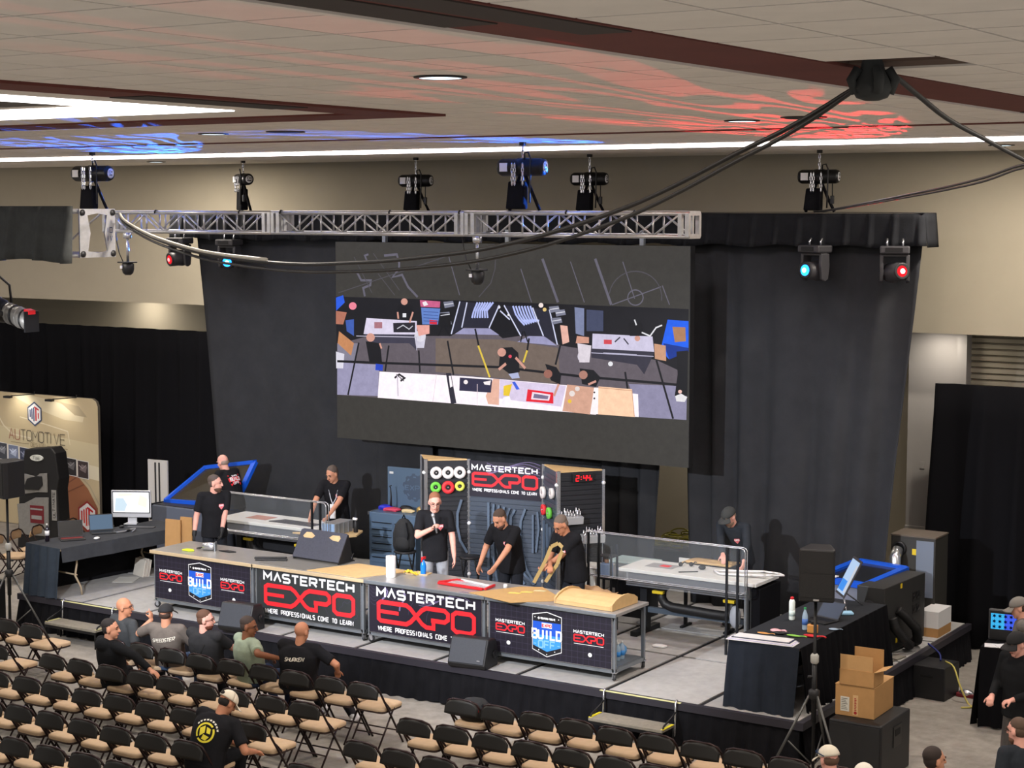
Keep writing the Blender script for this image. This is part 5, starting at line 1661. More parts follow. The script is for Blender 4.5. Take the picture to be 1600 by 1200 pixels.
def downdraft(label, x, y, w, d, left):
    t = thing('extraction_table', label, 'work table', (x, y, S0), 0, 'white topped extraction tables')
    MB().box(0, 0, .86, w, d, .905).build('top', WT, t, .006)
    MB().box(.12, .05, .70, w - .12, d - .05, .86).build('plenum', DKST, t)
    MB().box(.1, .03, .68, w - .1, .045, .86).build('plastic_skirt', PLAST, t)
    for xx in (.22, w - .22):
        MB().box(xx - .05, d / 2 - .06, .05, xx + .05, d / 2 + .06, .86).build('leg', DKST, t)
        MB().box(xx - .05, .02, 0, xx + .05, d - .02, .07).build('foot', DKST, t, .01)
    MB().box(.22, d / 2 - .03, .28, w - .22, d / 2 + .03, .35).build('stretcher', mat('blue_grey_bar', (86, 98, 112), .4, .4), t)
    MB().tube([(.5, d * .4, .62), (.5, d * .4, .5), (.55, d * .4, .43), (.65, d * .4, .40), (w - .75, d * .4, .38), (w - .55, d * .4, .38), (w - .45, d * .4, .44), (w - .45, d * .4, .6)], .062, 12).build('duct', BLACK, t)
    for xx in (.5, w - .45):
        MB().lathe([(.16, .70), (.07, .6), (.065, .58)], 14, M=TR(xx, d * .4, 0)).build('funnel', DKST, t)
        MB().box(xx - .09, d * .4 - .11, .575, xx + .07, d * .4 - .05, .615).build('yellow_gate', YEL, t, .006)
    if not left:
        MB().prism([(0, 0), (.06, 0), (.02, .84), (0, .84)], -.02, .0, M=frame((w - .12, .1, 0), Vector((1, 0, 0)), Vector((0, 0, 1)), Vector((0, -1, 0)))).build('end_brace', STEEL, t)
        MB().box(w - .16, .0, .0, w - .12, .05, .86).build('corner_post', STEEL, t)
        MB().box(w - .1, .08, .02, w + .02, d, .82).build('side_drape', BLK2, t)
        MB().sph((w - .34, .12, .42), (.08, .06, .15), 10).build('dust_bag', mat('dust_bag', (150, 155, 165), .5), t)
    else:
        MB().box(.05, d - .1, .05, w - .1, d - .08, .7).build('skirt', CURT, t)
    return t


def guard(label, x0, x1, y, z0, z1, posts, full, dbl=1):
    t = thing('clear_guard', label, 'safety guard', (0, 0, S0), 0, 'clear acrylic guards')
    z0, z1 = z0 - S0, z1 - S0
    r = .05
    path = [(x0, z0 + r), (x0, z1 - r), (x0 + r * .3, z1 - r * .3), (x0 + r, z1), (x1 - r, z1), (x1 - r * .3, z1 - r * .3), (x1, z1 - r), (x1, z0 + r), (x1 - r * .3, z0 + r * .3), (x1 - r, z0), (x0 + r, z0), (x0 + r * .3, z0 + r * .3)]
    for q in range(2):
        MB().tube([(a + .045 * q * (1 if a > (x0 + x1) / 2 else -1) * 0, y + .06 * q, b + .004 * q) for a, b in path], .0075, 6, closed=True).build('frame_rod', CHROME, t)
    MB().box(x0 + .01, y + .025, z0 + .01, x1 - .01, y + .031, z1 - .01).build('acrylic_sheet', ACR, t)
    for (px, zb) in posts:
        MB().box(px - .014, y - .012, zb, px + .014, y + .012, z1).build('post', DKST, t)
    return t


downdraft('white-topped extraction table behind the left benches', -4.56, 2.45, 1.95, .72, True)
downdraft('white-topped extraction table at the right with black duct', 2.50, 2.45, 1.98, .70, False)
guard('clear guard in front of the left extraction table', -4.36, -2.23, 2.25, 1.28, 1.86, ((-2.49, 0.0), (-2.34, 0.0), (-4.2, 0)), False)
guard('clear guard in front of the right extraction table', 2.09, 4.42, 2.25, 1.30, 1.88, ((2.16, 0), (2.32, 0), (4.17, 0), (4.32, 0)), False)
T0 = S0 + .906
sheet('ply_extension', 'tan plywood wing board sticking out beyond the left extraction table', 'board', [(-2.9, 2.30), (-2.05, 2.38), (-1.95, 2.6), (-2.1, 2.95), (-2.58, 3.1), (-2.6, 2.5)], T0 - .06, T0 - .036, CHIP)
t = thing('tool_case', 'small grey metal case on the plywood wing', 'case', (-2.32, 2.60, T0 - .035), .06)
MB().box(-.10, -.22, 0, .13, .24, .17).build('case', mat('case_grey', (150, 154, 158), .4, .4), t, .008)
MB().box(-.105, -.215, .0, -.1, .235, .165).build('blue_end', mat('case_blue', (150, 178, 214), .4), t)
MB().box(-.09, -.225, .0, .12, -.219, .165).build('blue_end', mat('case_blue2', (150, 178, 214), .4), t)
for k in range(3):
    MB().box(.13, -.12 + k * .12, .01, .137, -.1 + k * .12, .16).build('rib', STEEL, t)
t = thing('spray_bottle', 'white-topped dark spray bottle beside the grey case', 'spray bottle', (-2.1, 2.78, T0 - .035))
MB().lathe([(.03, 0), (.036, .01), (.036, .12), (.018, .16), (.016, .18)], 14).build('bottle', BLACK, t)
MB().box(-.05, -.015, .18, .025, .015, .215).build('trigger_head', WHITE, t, .006)
o = MB().box(-.2, -.14, 0, .2, .14, .003).build('paper_sheet', mat('rust_print', (168, 120, 104), .8))
o.location = (-3.96, 2.84, T0)
tag(o, 'brownish red printed sheet on the left extraction table', 'paper')
o = MB().prism([(-.42, -.1), (.4, -.12), (.42, .1), (-.3, .14)], 0, .012).build('metal_plate', mat('dark_plate', (66, 62, 64), .4, .3, var=.4, scale=9))
o.location = (-3.22, 2.74, T0)
tag(o, 'dark metal plate under the lanyard man\'s hands', 'metal plate')
t = thing('print_sheet', 'grey sheet with red square on the right extraction table', 'paper', (2.95, 2.84, T0))
MB().box(-.2, -.13, 0, .2, .13, .003).build('sheet', mat('grey_print', (150, 150, 150), .8), t)
MB().box(-.03, -.05, .003, .11, .07, .004).build('red_square', INKR, t)
for (x, y, lab) in ((3.16, 2.95, 'small black clamp on the right extraction table, far left'), (3.28, 3.02, 'small black clamp, second on the right extraction table'), (3.50, 2.9, 'black tape measure on the right extraction table')):
    t = thing('clamp', lab, 'tool', (x, y, T0), .5)
    MB().sph((0, 0, .03), (.05 if x > 3.4 else .03, .035, .03), 8).build('body', BLACK, t)
    MB().tube([(.02, 0, .03), (.05, .01, .06), (.07, .02, .05)], .008, 6).build('handle', BLACKM, t)
o = MB().bar((0, 0, .006), (.2, .16, .006), .02, .01).build('file', BLACK)
o.location = (3.32, 2.58, T0)
tag(o, 'thin black file lying on the right extraction table', 'tool')
t = thing('bezel_frame', 'thin pale frame held by the man in the cap', 'frame', (4.05, 2.86, T0 + .01))
pth = [(-.35, -.02), (-.1, .12), (.25, .22), (.52, .12), (.62, .02), (.4, -.03), (.1, -.1), (-.2, -.16)]
MB().tube([(a, b, .01 + .06 * max(0, a)) for a, b in pth], .013, 6, closed=True).build('rim', WHITE, t)
MB().prism([(-.2, -.16), (.1, -.1), (.4, -.03), (.25, .02), (-.3, -.04)], 0, .004).build('panel', mat('pale_panel', (196, 194, 190), .5), t)
# curved board behind the right table
t = thing('curved_table', 'tan curved top board on a stand behind the right extraction table', 'board', (2.95, 3.20, S0))
cl = MB()
cl.grid(lambda u, v: (.80 * u, .32 * v, .86 + .06 * math.sin(min(1, u * 4) * PI / 2)), 12, 4)
cl.build('board', MDF, t, solid=.02)
for xx in (.08, .72):
    MB().box(xx - .02, .14, 0, xx + .02, .18, .85).build('leg', DKST, t)
    MB().box(xx - .02, .03, 0, xx + .02, .31, .03).build('foot', DKST, t)
MB().box(-.1, .30, .72, .35, .32, .9).build('back_board', WT, t)
# bins and bags left of the right table
BIN = mat('bin_grey', (184, 180, 172), .5)
t = thing('trash_bin', 'pale plastic trash bin with clear liner between the benches and right table', 'bin', (2.36, 1.92, S0))
MB().lathe([(.17, 0), (.19, .02), (.23, .58), (.245, .6), (.24, .62)], 20).build('bin', mat('bin_cream', (196, 190, 178), .5), t)
mbl = MB()
mbl.grid(lambda u, v: ((.25 + .03 * math.sin(u * 40) * v) * math.cos(u * 2 * PI), (.25 + .03 * math.sin(u * 40) * v) * math.sin(u * 2 * PI), .64 - .2 * v), 40, 3)
mbl.build('liner', mat('clear_liner', (225, 228, 236), .3, alpha=.5), t)
mbl = MB()
mbl.grid(lambda u, v: (.6 * (u - .45), .4 * (v - .5), .64 + .10 * math.sin(u * 3.1) * math.sin(v * 3.1) + .015 * math.sin(u * 20 + v * 13)), 14, 10)
mbl.build('brown_paper', mat('kraft_paper', (178, 142, 104), .8, var=.15, scale=9), t, solid=.004)
t = thing('tote_bin', 'pale grey ribbed tote bin behind the man holding the template', 'bin', (1.86, 3.0, S0), .1)
MB().lathe([(.16, .45), (.2, .47), (.25, .74), (.27, .76), (.27, .78), (.24, .775)], 4, M=TR(rz=PI / 4)).build('tub', BIN, t, .02)
MB().box(-.2, -.16, 0, .2, .16, .45).build('stand', mat('tote_under', (120, 118, 116), .6), t)
for k in range(4):
    MB().box(-.14 + k * .09, -.19, .5, -.12 + k * .09, -.175, .74).build('rib', BIN, t)
t = thing('storage_tub', 'translucent lidded tub beyond the tote bin', 'tub', (2.08, 3.62, S0))
MB().box(-.28, -.2, .5, .32, .2, .74).build('tub', mat('tub_clear', (184, 190, 196), .3, alpha=.7), t, .02)
MB().box(-.3, -.22, .74, .34, .22, .77).build('lid', mat('tub_lid', (170, 190, 190), .4), t, .008)
MB().box(-.26, -.18, 0, .3, .18, .5).build('cart', DKST, t)
t = thing('parts_rack', 'small rack with blue jug at the end of the clear guard', 'rack', (2.24, 2.62, S0))
for (a, b) in ((-.1, -.08), (.1, -.08), (-.1, .08), (.1, .08)):
    MB().box(a - .012, b - .012, 0, a + .012, b + .012, 1.15).build('upright', DKST, t)
for z in (.3, .7, 1.0):
    MB().box(-.11, -.09, z, .11, .09, z + .015).build('shelf', DKST, t)
t = thing('blue_jug', 'pale blue jug standing in the small rack', 'jug', (2.24, 2.6, S0 + .716))
MB().box(-.075, -.06, 0, .075, .06, .2).build('jug', mat('pale_blue_jug', (130, 156, 196), .4), t, .02)
MB().lathe([(.03, .2), (.03, .24), (.02, .25)], 10).build('cap', mat('salmon_cap', (205, 160, 130), .5), t)
o = MB().prism([(-.09, -.05), (.08, -.06), (.1, .03), (.0, .07), (-.08, .04)], 0, .03).build('dust_mask', WHITE, None, .012)
o.location = (3.28, 2.15, S0 + .004)
tag(o, 'white dust mask lying on the stage floor by the right bench', 'mask')

# ================================================================ left of the stage
TOPC = mat('cloth_top_grey', (58, 60, 64), .9, var=.12, scale=8, spec=.15)
LEGT = mat('beige_steel', (176, 158, 132), .5)


def draped_table(name, label, x, y, rz, w, l, h, front_drop, z0):
    """local: width along x, length along y, near end at y=0"""
    t = thing(name, label, 'table', (x, y, z0), rz)
    MB().box(-w / 2, 0, h - .03, w / 2, l, h).build('tabletop', LEGT, t)
    return t


t = draped_table('draped_table', 'long table under a grey black cloth at the stage left corner', -5.66, .02, -.10, .78, 2.44, .74, .2, S0)
MB().box(-.40, -.01, .74, .40, 2.45, .748).build('cloth_top', TOPC, t, .004)
pleats(MB(), (-.40, -.012), (.40, -.012), 0.02, .745, .2, .035, 21, 8, .07).build('cloth_end', mat('cloth_blue_black', (50, 58, 68), .9, var=.15, scale=6, spec=.15), t)
sd = MB()
sd.grid(lambda u, v: (.402 + .03 * v * (1 + .4 * math.sin(u * 22)), 2.44 * u, .747 - .2 * v), 40, 3)
sd.build('cloth_side', TOPC, t)
MB().box(-.40, 0, .0, -.39, 2.44, .74).build('cloth_back', CLOTH, t)
for y in (.35, 2.1):
    MB().tube([(.3, y, .71), (.3, y, .45), (.31, y - .04, .3), (.32, y + .05, .12), (.33, y + .06, .0)], .015, 8).build('leg', LEGT, t)
    MB().tube([(-.3, y, .71), (-.3, y, .45), (-.31, y - .04, .3), (-.32, y + .05, .12), (-.33, y + .06, .0)], .015, 8).build('leg', LEGT, t)
    MB().cyl((-.3, y, .3), (.3, y, .3), .012, 8).build('leg_brace', LEGT, t)
LT0 = S0 + .7505
SCRN_B = emat('laptop_blue', (96, 116, 138), 1.0)


def laptop(label, x, y, z, rz, screen, w=.36, d=.25, tilt=.32, keym=None):
    t = thing('laptop', label, 'laptop', (x, y, z), rz)
    MB().box(-w / 2, -d / 2, 0, w / 2, d / 2, .018).build('base', BLACK, t, .004)
    MB().box(-w / 2 + .025, -.02, .018, w / 2 - .025, d / 2 - .03, .0195).build('keyboard', keym or BLACKM, t)
    F = frame((0, d / 2 - .005, .016), Vector((1, 0, 0)), Vector((0, math.sin(tilt), math.cos(tilt))), Vector((0, -math.cos(tilt), math.sin(tilt))))
    lid = MB().box(-w / 2, 0, -.008, w / 2, d, 0, M=F).build('lid', BLACK, t)
    MB().box(-w / 2 + .012, .018, .0, w / 2 - .012, d - .012, .0012, M=F).build('screen', screen, lid)
    return t


laptop('open laptop with dark screen and red keys on the left table', -5.66, .58, LT0, .95, mat('off_screen', (16, 16, 18), .25), keym=mat('red_keys', (120, 40, 40), .5))
laptop('open laptop with blue grey screen on the left table', -5.68, 1.22, LT0, .95, SCRN_B)
t = thing('desktop_computer', 'large all-in-one computer with bright white screen', 'computer', (-5.88, 2.02, LT0), .50)
SILV = mat('silver_case', (205, 206, 210), .35, .4)
MB().prism([(-.1, -.08), (.1, -.08), (.08, .09), (-.08, .09)], 0, .012).build('foot', SILV, t)
MB().prism([(-.07, .05), (.07, .05), (.07, .065), (-.07, .065)], .01, .2).build('stand', SILV, t)
MB().box(-.31, .0, .10, .31, .035, .52).build('case', SILV, t, .006)
MB().box(-.295, -.002, .165, .295, 0, .505).build('bezel', BLACK, t)
sp = MB()
sp.box(-.28, -.004, .18, .28, -.002, .49)
sp.build('screen', emat('white_screen', (250, 250, 252), 1.5), t)
sp = MB()
P = lambda x, z: (x, -.0046, z)
poly2(sp, [(-.26, .2), (-.1, .2), (-.06, .3), (-.12, .4), (-.24, .4)], 0, P)
poly2(sp, [(.1, .3), (.24, .25), (.26, .4), (.14, .46)], 1, P)
poly2(sp, [(-.2, .42), (.0, .44), (.05, .475), (-.2, .475)], 1, P)
sp.build('screen_windows', [emat('scr_blue', (196, 214, 226), 1.2), emat('scr_cream', (246, 238, 210), 1.3)], t)
o = MB().box(-.21, -.06, 0, .21, .06, .012).build('keyboard', mat('dark_keys', (48, 48, 52), .5), None, .004)
o.location = (-5.52, 1.86, LT0)
o.rotation_euler = (0, 0, .5)
tag(o, 'dark keyboard in front of the all-in-one computer', 'keyboard')
for k, (x, y, lab, m) in enumerate(((-5.36, .78, 'white computer mouse beside the red-keyed laptop', WHITE), (-5.45, 1.5, 'black mouse near the keyboard', BLACK), (-5.75, 1.68, 'small black adapter behind the keyboard', BLACK))):
    o = MB().sph((0, 0, .015), (.035, .055, .02), 10).build('computer_mouse', m)
    o.location = (x, y, LT0 + .005)
    tag(o, lab, 'mouse')
cable('tangled grey headset cord on the left table', [(-5.5, 1.3, LT0 + .01), (-5.42, 1.42, LT0 + .02), (-5.5, 1.55, LT0 + .01), (-5.4, 1.62, LT0 + .03), (-5.35, 1.5, LT0 + .01)], .012, mat('cord_grey', (120, 120, 122), .5))
t = thing('soda_bottle', 'dark soda bottle with white label on the left table', 'bottle', (-5.86, .28, LT0))
MB().lathe([(.028, 0), (.033, .01), (.033, .16), (.026, .19), (.012, .23), (.012, .24)], 14).build('bottle', mat('cola', (30, 24, 34), .15), t)
MB().lathe([(.0336, .09), (.0336, .16)], 14).build('label', INKW, t)
MB().lathe([(.014, .24), (.014, .26)], 10).build('cap', WHITE, t)
# papers and cartons behind/under the table
t = thing('paper_bundle', 'bundle of printed papers leaning under the left table', 'papers', (-5.58, 1.82, S0 + .002), -.3)
for k in range(5):
    MB().box(-.14, .03 * k, 0, .16 - .01 * k, .03 * k + .018, .26 + .012 * (k % 3), M=TR(rx=-.2)).build('sheaf', mat('paper_%d' % (k % 2), (214 - 12 * (k % 2), 208 - 16 * (k % 2), 196 - 16 * (k % 2)), .9), t)
o = MB().box(-.16, -.2, 0, .16, .2, .006).build('paper_sheet', mat('pale_sheet', (206, 205, 198), .9))
o.location = (-5.5, 1.5, S0 + .004)
o.rotation_euler = (0, 0, .5)
tag(o, 'pale sheet lying flat on the stage near the papers', 'paper')
for k, (x, y, w_, h_, tl, lab) in enumerate(((-4.66, 1.62, .30, .98, .05, 'flat tan cardboard leaning behind the left bench'), (-4.47, 1.70, .24, 1.02, .1, 'second flat cardboard leaning beside the first, slightly taller'))):
    o = MB().prism([(-w_ / 2, 0), (w_ / 2, 0), (w_ / 2 - .03, h_), (-w_ / 2, h_)], -.01, .01, M=Matrix.Rotation(PI / 2, 4, 'X')).build('cardboard_flat', CARD)
    o.location = (x, y, S0 + .003)
    o.rotation_euler = (-.06, 0, .1)
    tag(o, lab, 'cardboard', 'cardboard flats')
t = thing('foam_board', 'tall pale board with two dark strips beside the left laser cutter', 'board', (-7.1, 3.65, 0), .1)
MB().box(0, 0, 0, .40, .03, 1.97).build('board', mat('pale_board', (176, 172, 166), .7), t)
for x in (.14, .22):
    MB().box(x, -.006, .9, x + .03, 0, 1.93).build('dark_strip', BLACK, t)

# left laser cutter, lid up
LG = mat('cutter_grey', (86, 93, 108), .45)
t = thing('laser_cutter', 'grey laser cutter with raised blue lid at the left', 'machine', (-6.5, 3.1, S0))
MB().box(0, 0, .05, 1.20, .85, .84).build('body', LG, t, .012)
MB().box(-.03, -.02, .60, .0, .85, .86).build('end_panel', BLACK, t)
Lp = [Vector((0.02, .30, .87)), Vector((1.40, .42, .90)), Vector((1.46, .86, 1.55)), Vector((.40, .86, 1.38))]
fr = MB()
for i in range(4):
    fr.bar(Lp[i], Lp[(i + 1) % 4], .09, .06)
lid = fr.build('lid_frame', BLUE, t)
c = sum(Lp, Vector()) / 4
MB().add([tuple(c + (p - c) * .93) for p in Lp], [(0, 1, 2, 3)]).build('lid_glass', mat('smoked_glass', (56, 50, 40), .15, alpha=.85), t, solid=.006)
MB().box(.03, .05, .842, 1.15, .8, .85).build('bed', BLACK, t)
for x in (.1, 1.1):
    for y in (.1, .75):
        MB().cyl((x, y, 0), (x, y, .06), .04, 10).build('foot', BLACK, t)

# speaker on a tripod at the left edge
def pa_speaker(label, x, y, z0, rz, w, h, d, zfloor):
    t = thing('loudspeaker', label, 'speaker', (x, y, z0), rz)
    MB().prism([(-w / 2, -d / 2), (w / 2, -d / 2), (w / 2, -d / 2 + .08), (w * .3, d / 2), (-w * .3, d / 2), (-w / 2, -d / 2 + .08)], 0, h).build('cabinet', BLACK, t, .015)
    MB().box(-w / 2 + .015, -d / 2 - .008, .05, w / 2 - .015, -d / 2, h - .015).build('grille', mat('speaker_grille', (30, 30, 31), .7, bump=.4, bscale=300), t)
    MB().box(-.03, -d / 2 - .01, .015, .03, -d / 2, .035).build('badge', CHROME, t)
    MB().box(-w / 2 + .01, -d / 2 - .009, h * .55, w / 2 - .01, -d / 2 - .0075, h * .555).build('grille_seam', BLACKM, t)
    return t


def tripod(label, x, y, ztop, rz, spread=.6, hub=.75):
    t = thing('speaker_stand', label, 'speaker stand', (x, y, 0), rz)
    MB().cyl((0, 0, .12), (0, 0, ztop), .018, 10).build('pole', BLACKM, t)
    MB().cyl((0, 0, hub - .3), (0, 0, hub + .35), .028, 12).build('outer_tube', BLACKM, t)
    MB().lathe([(.03, hub + .34), (.045, hub + .36), (.045, hub + .43), (.03, hub + .45)], 12).build('collar', mat('collar_pale', (170, 170, 164), .5), t)
    MB().lathe([(.03, hub - .05), (.06, hub - .03), (.06, hub + .05), (.03, hub + .07)], 12).build('hub', BLACK, t)
    MB().cyl((0, 0, hub + .2), (.07, 0, hub + .2), .015, 8).build('knob', BLACK, t)
    lm = mat('stand_leg', (88, 88, 86), .4, .5)
    for k in range(3):
        a = k * 2 * PI / 3
        e = Vector((math.cos(a) * spread, math.sin(a) * spread, .012))
        MB().tube([(math.cos(a) * .05, math.sin(a) * .05, hub), e], .014, 8).build('leg', lm, t)
        MB().tube([(math.cos(a) * .02, math.sin(a) * .02, .2), e * .52 + Vector((0, 0, hub * .48 * .98))], .008, 6).build('brace', lm, t)
        MB().sph(e, .02, 8).build('rubber_foot', BLACK, t)
    return t


tripod('tripod stand under the loudspeaker at the left edge', -5.63, -.66, 2.08, .35, .62, .95)
pa_speaker('black loudspeaker on a tripod at the left edge', -5.66, -.60, 2.05, -.25, .42, .52, .38, 0)
t = thing('subwoofer', 'black subwoofer cabinet on the floor at the far left edge', 'speaker', (-6.75, -.35, 0), .0)
MB().box(-.35, -.3, 0, .35, .3, .68).build('cabinet', BLACK, t, .015)
MB().box(-.32, -.31, .04, .32, -.3, .64).build('grille', MATS['speaker_grille'], t)

# exhibitor back wall
BW, BH = 3.3, 2.56
t = thing('display_banner', 'large fabric display wall with automotive logo and photos', 'banner', (-10.56 - BW, 5.95, 0.01))
vm2 = bpy.data.materials.new('banner_print')
vm2.use_nodes = True
nt = vm2.node_tree
at = nt.nodes.new('ShaderNodeAttribute')
at.attribute_name = 'col'
nt.links.new(at.outputs['Color'], nt.nodes['Principled BSDF'].inputs['Base Color'])
nt.nodes['Principled BSDF'].inputs['Roughness'].default_value = .8
body = [(0, 0), (BW, 0), (BW, BH - .14), (BW - .04, BH - .05), (BW - .14, BH), (0, BH)]
MB().prism(body, -.03, .03, M=Matrix.Rotation(PI / 2, 4, 'X')).build('frame', mat('banner_edge', (90, 84, 76), .8), t)
TANP, TAN2, LEA, LEA2, WHT = (196, 180, 146), (214, 202, 172), (150, 96, 66), (120, 74, 52), (226, 226, 226)
it = [('p', TANP, body)]
it.append(('p', (206, 194, 160), [(0, 1.5), (BW, 1.2), (BW, 1.7), (0, 1.95)]))
it.append(('p', TAN2, [(1.0, 2.5), (1.6, 2.3), (2.4, 2.12), (2.9, 2.1), (2.95, 2.25), (2.2, 2.45), (1.4, 2.55)]))
it.append(('l', (224, 214, 188), .03, [(.2, 2.5), (.5, 2.2), (.75, 1.9), (1.0, 1.75), (1.5, 1.7)]))
it.append(('l', (224, 214, 188), .02, [(1.2, 2.1), (1.9, 2.0), (2.5, 1.9), (2.55, 1.65)]))
it.append(('p', (172, 158, 130), [(2.3, 2.45), (2.8, 2.4), (3.02, 2.2), (2.7, 2.22)]))
it.append(('p', (222, 214, 190), [(0, 1.35), (BW, 1.02), (BW, 1.28), (0, 1.62)]))
it.append(('p', (206, 212, 214), [(.6, .7), (1.05, .55), (1.25, 1.3), (.85, 1.35)]))
it.append(('p', (130, 92, 74), [(0, .95), (.9, 1.05), (1.1, 1.2), (.6, 1.3), (0, 1.3)]))
it.append(('p', LEA2, [(1.2, 0), (2.0, 0), (2.2, .9), (1.9, 1.15), (1.4, 1.1)]))
it.append(('p', LEA, [(1.95, 0), (3.25, 0), (3.25, .5), (3.0, .85), (2.72, 1.08), (2.45, 1.1), (2.2, .9), (2.0, .7), (2.1, .35)]))
it.append(('l', LEA2, .025, [(2.02, .7), (2.3, .82), (2.7, 1.04)]))
it.append(('l', LEA2, .025, [(2.1, .45), (2.4, .72), (2.9, .92)]))
it.append(('l', (182, 124, 88), .02, [(2.05, .6), (2.25, .3), (2.3, 0)]))
it.append(('l', (178, 166, 140), .03, [(2.75, 1.12), (3.05, .9), (3.3, .55)]))
phc = [(70, 74, 84), (120, 132, 160), (58, 66, 92), (150, 110, 150), (170, 40, 60), (64, 56, 56), (38, 36, 40), (58, 46, 48)]
for k in range(8):
    x = .55 + k * .315
    y = 1.44 - k * .028
    it.append(('p', WHT, [(x - .015, y - .20), (x + .285, y - .22), (x + .285, y + .12), (x - .015, y + .14)]))
    it.append(('p', phc[k], [(x, y - .19), (x + .27, y - .205), (x + .27, y + .11), (x, y + .125)]))
    it.append(('p', tuple(min(255, v + 60) for v in phc[k]), [(x + .05, y - .05), (x + .2, y - .1), (x + .24, y + .02), (x + .1, y + .06)]))
    it.append(('l', tuple(min(255, v + 100) for v in phc[k]), .02, [(x + .03, y + .04), (x + .12, y - .02), (x + .22, y + .05)]))


def hexa(cx, cy, w_, h_):
    return [(cx, cy + h_), (cx + w_, cy + h_ * .5), (cx + w_, cy - h_ * .5), (cx, cy - h_), (cx - w_, cy - h_ * .5), (cx - w_, cy + h_ * .5)]


def mti(cx, cy, s, lw, cols):
    it.append(('p', cols[0], hexa(cx, cy, s, s * 1.25)))
    it.append(('p', (236, 236, 238), hexa(cx, cy, s * .86, s * 1.08)))
    for k, x in enumerate((-.62, -.36, -.1)):
        it.append(('l', cols[1], s * .17, [(cx + x * s, cy - s * (.35 + .2 * k)), (cx + x * s, cy + s * (.42 + .12 * k))]))
    it.append(('l', cols[2], s * .2, [(cx + .2 * s, cy - s * .7), (cx + .2 * s, cy + s * .7)]))
    it.append(('l', cols[2], s * .16, [(cx - .02 * s, cy + s * .72), (cx + .62 * s, cy + s * .42)]))
    it.append(('l', cols[2], s * .15, [(cx + .55 * s, cy - s * .45), (cx + .55 * s, cy + s * .12)]))


mti(1.62, 2.18, .19, .02, ((60, 76, 110), (52, 72, 120), (196, 44, 58)))
mti(2.98, .32, .24, .02, ((150, 44, 44), (210, 70, 60), (206, 30, 40)))
word = 'AUTOMOTIVE'
x = .90
for ch in word:
    wch = .13 if ch not in 'I' else .05
    for plx in GL[ch]:
        it.append(('l', (70, 62, 58) if ch not in 'AU' else (150, 76, 66), .014, [(x + p[0] / 4 * wch - (.0 if ch != 'I' else .03), 1.66 + p[1] / 6 * .20 - (x - .9) * .02) for p in plx]))
    x += wch + .035
it.append(('l', (150, 136, 112), .012, [(.95, 1.6), (1.45, 1.59)]))
it.append(('l', (150, 136, 112), .012, [(1.95, 1.58), (2.5, 1.56)]))
x = 1.5
for ch in 'DESIGN':
    for plx in GL[ch]:
        it.append(('l', (160, 146, 120), .010, [(x + p[0] / 4 * .05, 1.55 + p[1] / 6 * .07) for p in plx]))
    x += .07


def banner_pic():
    o = picture('print', [i_ for i_ in it], t, .001, .001, TANP, vm2, -.0305, .0002)
    return o


banner_pic()
for x in (.35, 1.62, 2.75):
    a = MB().tube([(x, -.03, BH + .05), (x, -.03, BH), (x - .3, -.35, BH - .02)], .01, 6).build('lamp_arm', BLACK, t)
    MB().prism([(-.09, -.05), (.09, -.05), (.06, .05), (-.06, .05)], -.02, .02, M=TR(x - .33, -.38, BH - .04)).build('lamp_head', BLACK, t)
    l = bpy.data.lights.new('banner_lamp', 'SPOT')
    l.energy = 9
    l.color = (1, .93, .8)
    l.spot_size = math.radians(120)
    l.spot_blend = .8
    o = bpy.data.objects.new('banner_lamp', l)
    C.objects.link(o)
    o.parent = t
    o.location = (x - .33, -.40, BH - .07)
    o.rotation_euler = (math.radians(55), 0, 0)

# sculpted speaker tower display
t = thing('speaker_tower', 'sculpted black and grey speaker tower display with oval badge', 'display tower', (-10.5, 4.5, 0), .15)
TG = mat('tower_grey', (132, 131, 128), .7, var=.1, scale=20)
side = [(-.50, 0), (.42, 0), (.45, .4), (.42, 1.1), (.46, 1.3), (.40, 1.76), (.30, 1.86), (-.28, 1.80), (-.36, 1.4), (-.44, .9)]
MB().prism(side, -.16, .16, M=Matrix.Rotation(PI / 2, 4, 'X')).build('shell', BLACK, t, .02)
P3 = lambda pts: [(x, z) for x, z in pts]
Mx = TR(0, -.16, 0) @ Matrix.Rotation(PI / 2, 4, 'X')
MB().prism([(-.42, .98), (-.36, .98), (.0, 1.04), (.22, 1.05), (.22, 1.40), (.06, 1.38), (-.02, 1.32), (-.28, 1.36)], 0, .03, M=Mx).build('upper_panel', TG, t, .008)
MB().prism([(-.42, .25), (.22, .25), (.24, .96), (-.05, .94), (-.3, .82), (-.46, .80)], 0, .03, M=Mx).build('lower_panel', TG, t, .008)
MB().prism([(-.26, 1.16), (-.2, 1.28), (.0, 1.34), (.12, 1.34), (.14, 1.18), (.04, 1.09), (-.26, 1.08)], .03, .06, M=Mx).build('sound_port', BLACK, t, .01)
MB().prism(circ(0.0, 1.66, .14, .055, 24), .0, .03, M=Mx).build('oval_badge', mat('badge_white', (214, 218, 212), .4), t)
bt = MB()
for plx in ([(-.08, 1.69), (-.02, 1.69)], [(-.06, 1.69), (-.07, 1.63)], [(-.07, 1.66), (-.03, 1.66)]):
    stroke(bt, plx, .008, 0, lambda a, b: Mx @ Vector((a, b, .031)))
text(bt, 'ORD', -.015, 1.63, .04, .022, 0, lambda a, b: Mx @ Vector((a, b, .031)), thick=.007)
bt.build('badge_script', mat('badge_grey', (96, 100, 96), .5), t)
MB().box(-.16, .48, .03, .14, .80, .04, M=Mx).build('amplifier', mat('amp_red', (110, 32, 40), .35), t)
MB().box(-.13, .55, .04, .1, .62, .044, M=Mx).build('amplifier_trim', CHROME, t)
MB().box(-.15, .72, .04, .12, .75, .044, M=Mx).build('amplifier_trim', CHROME, t)
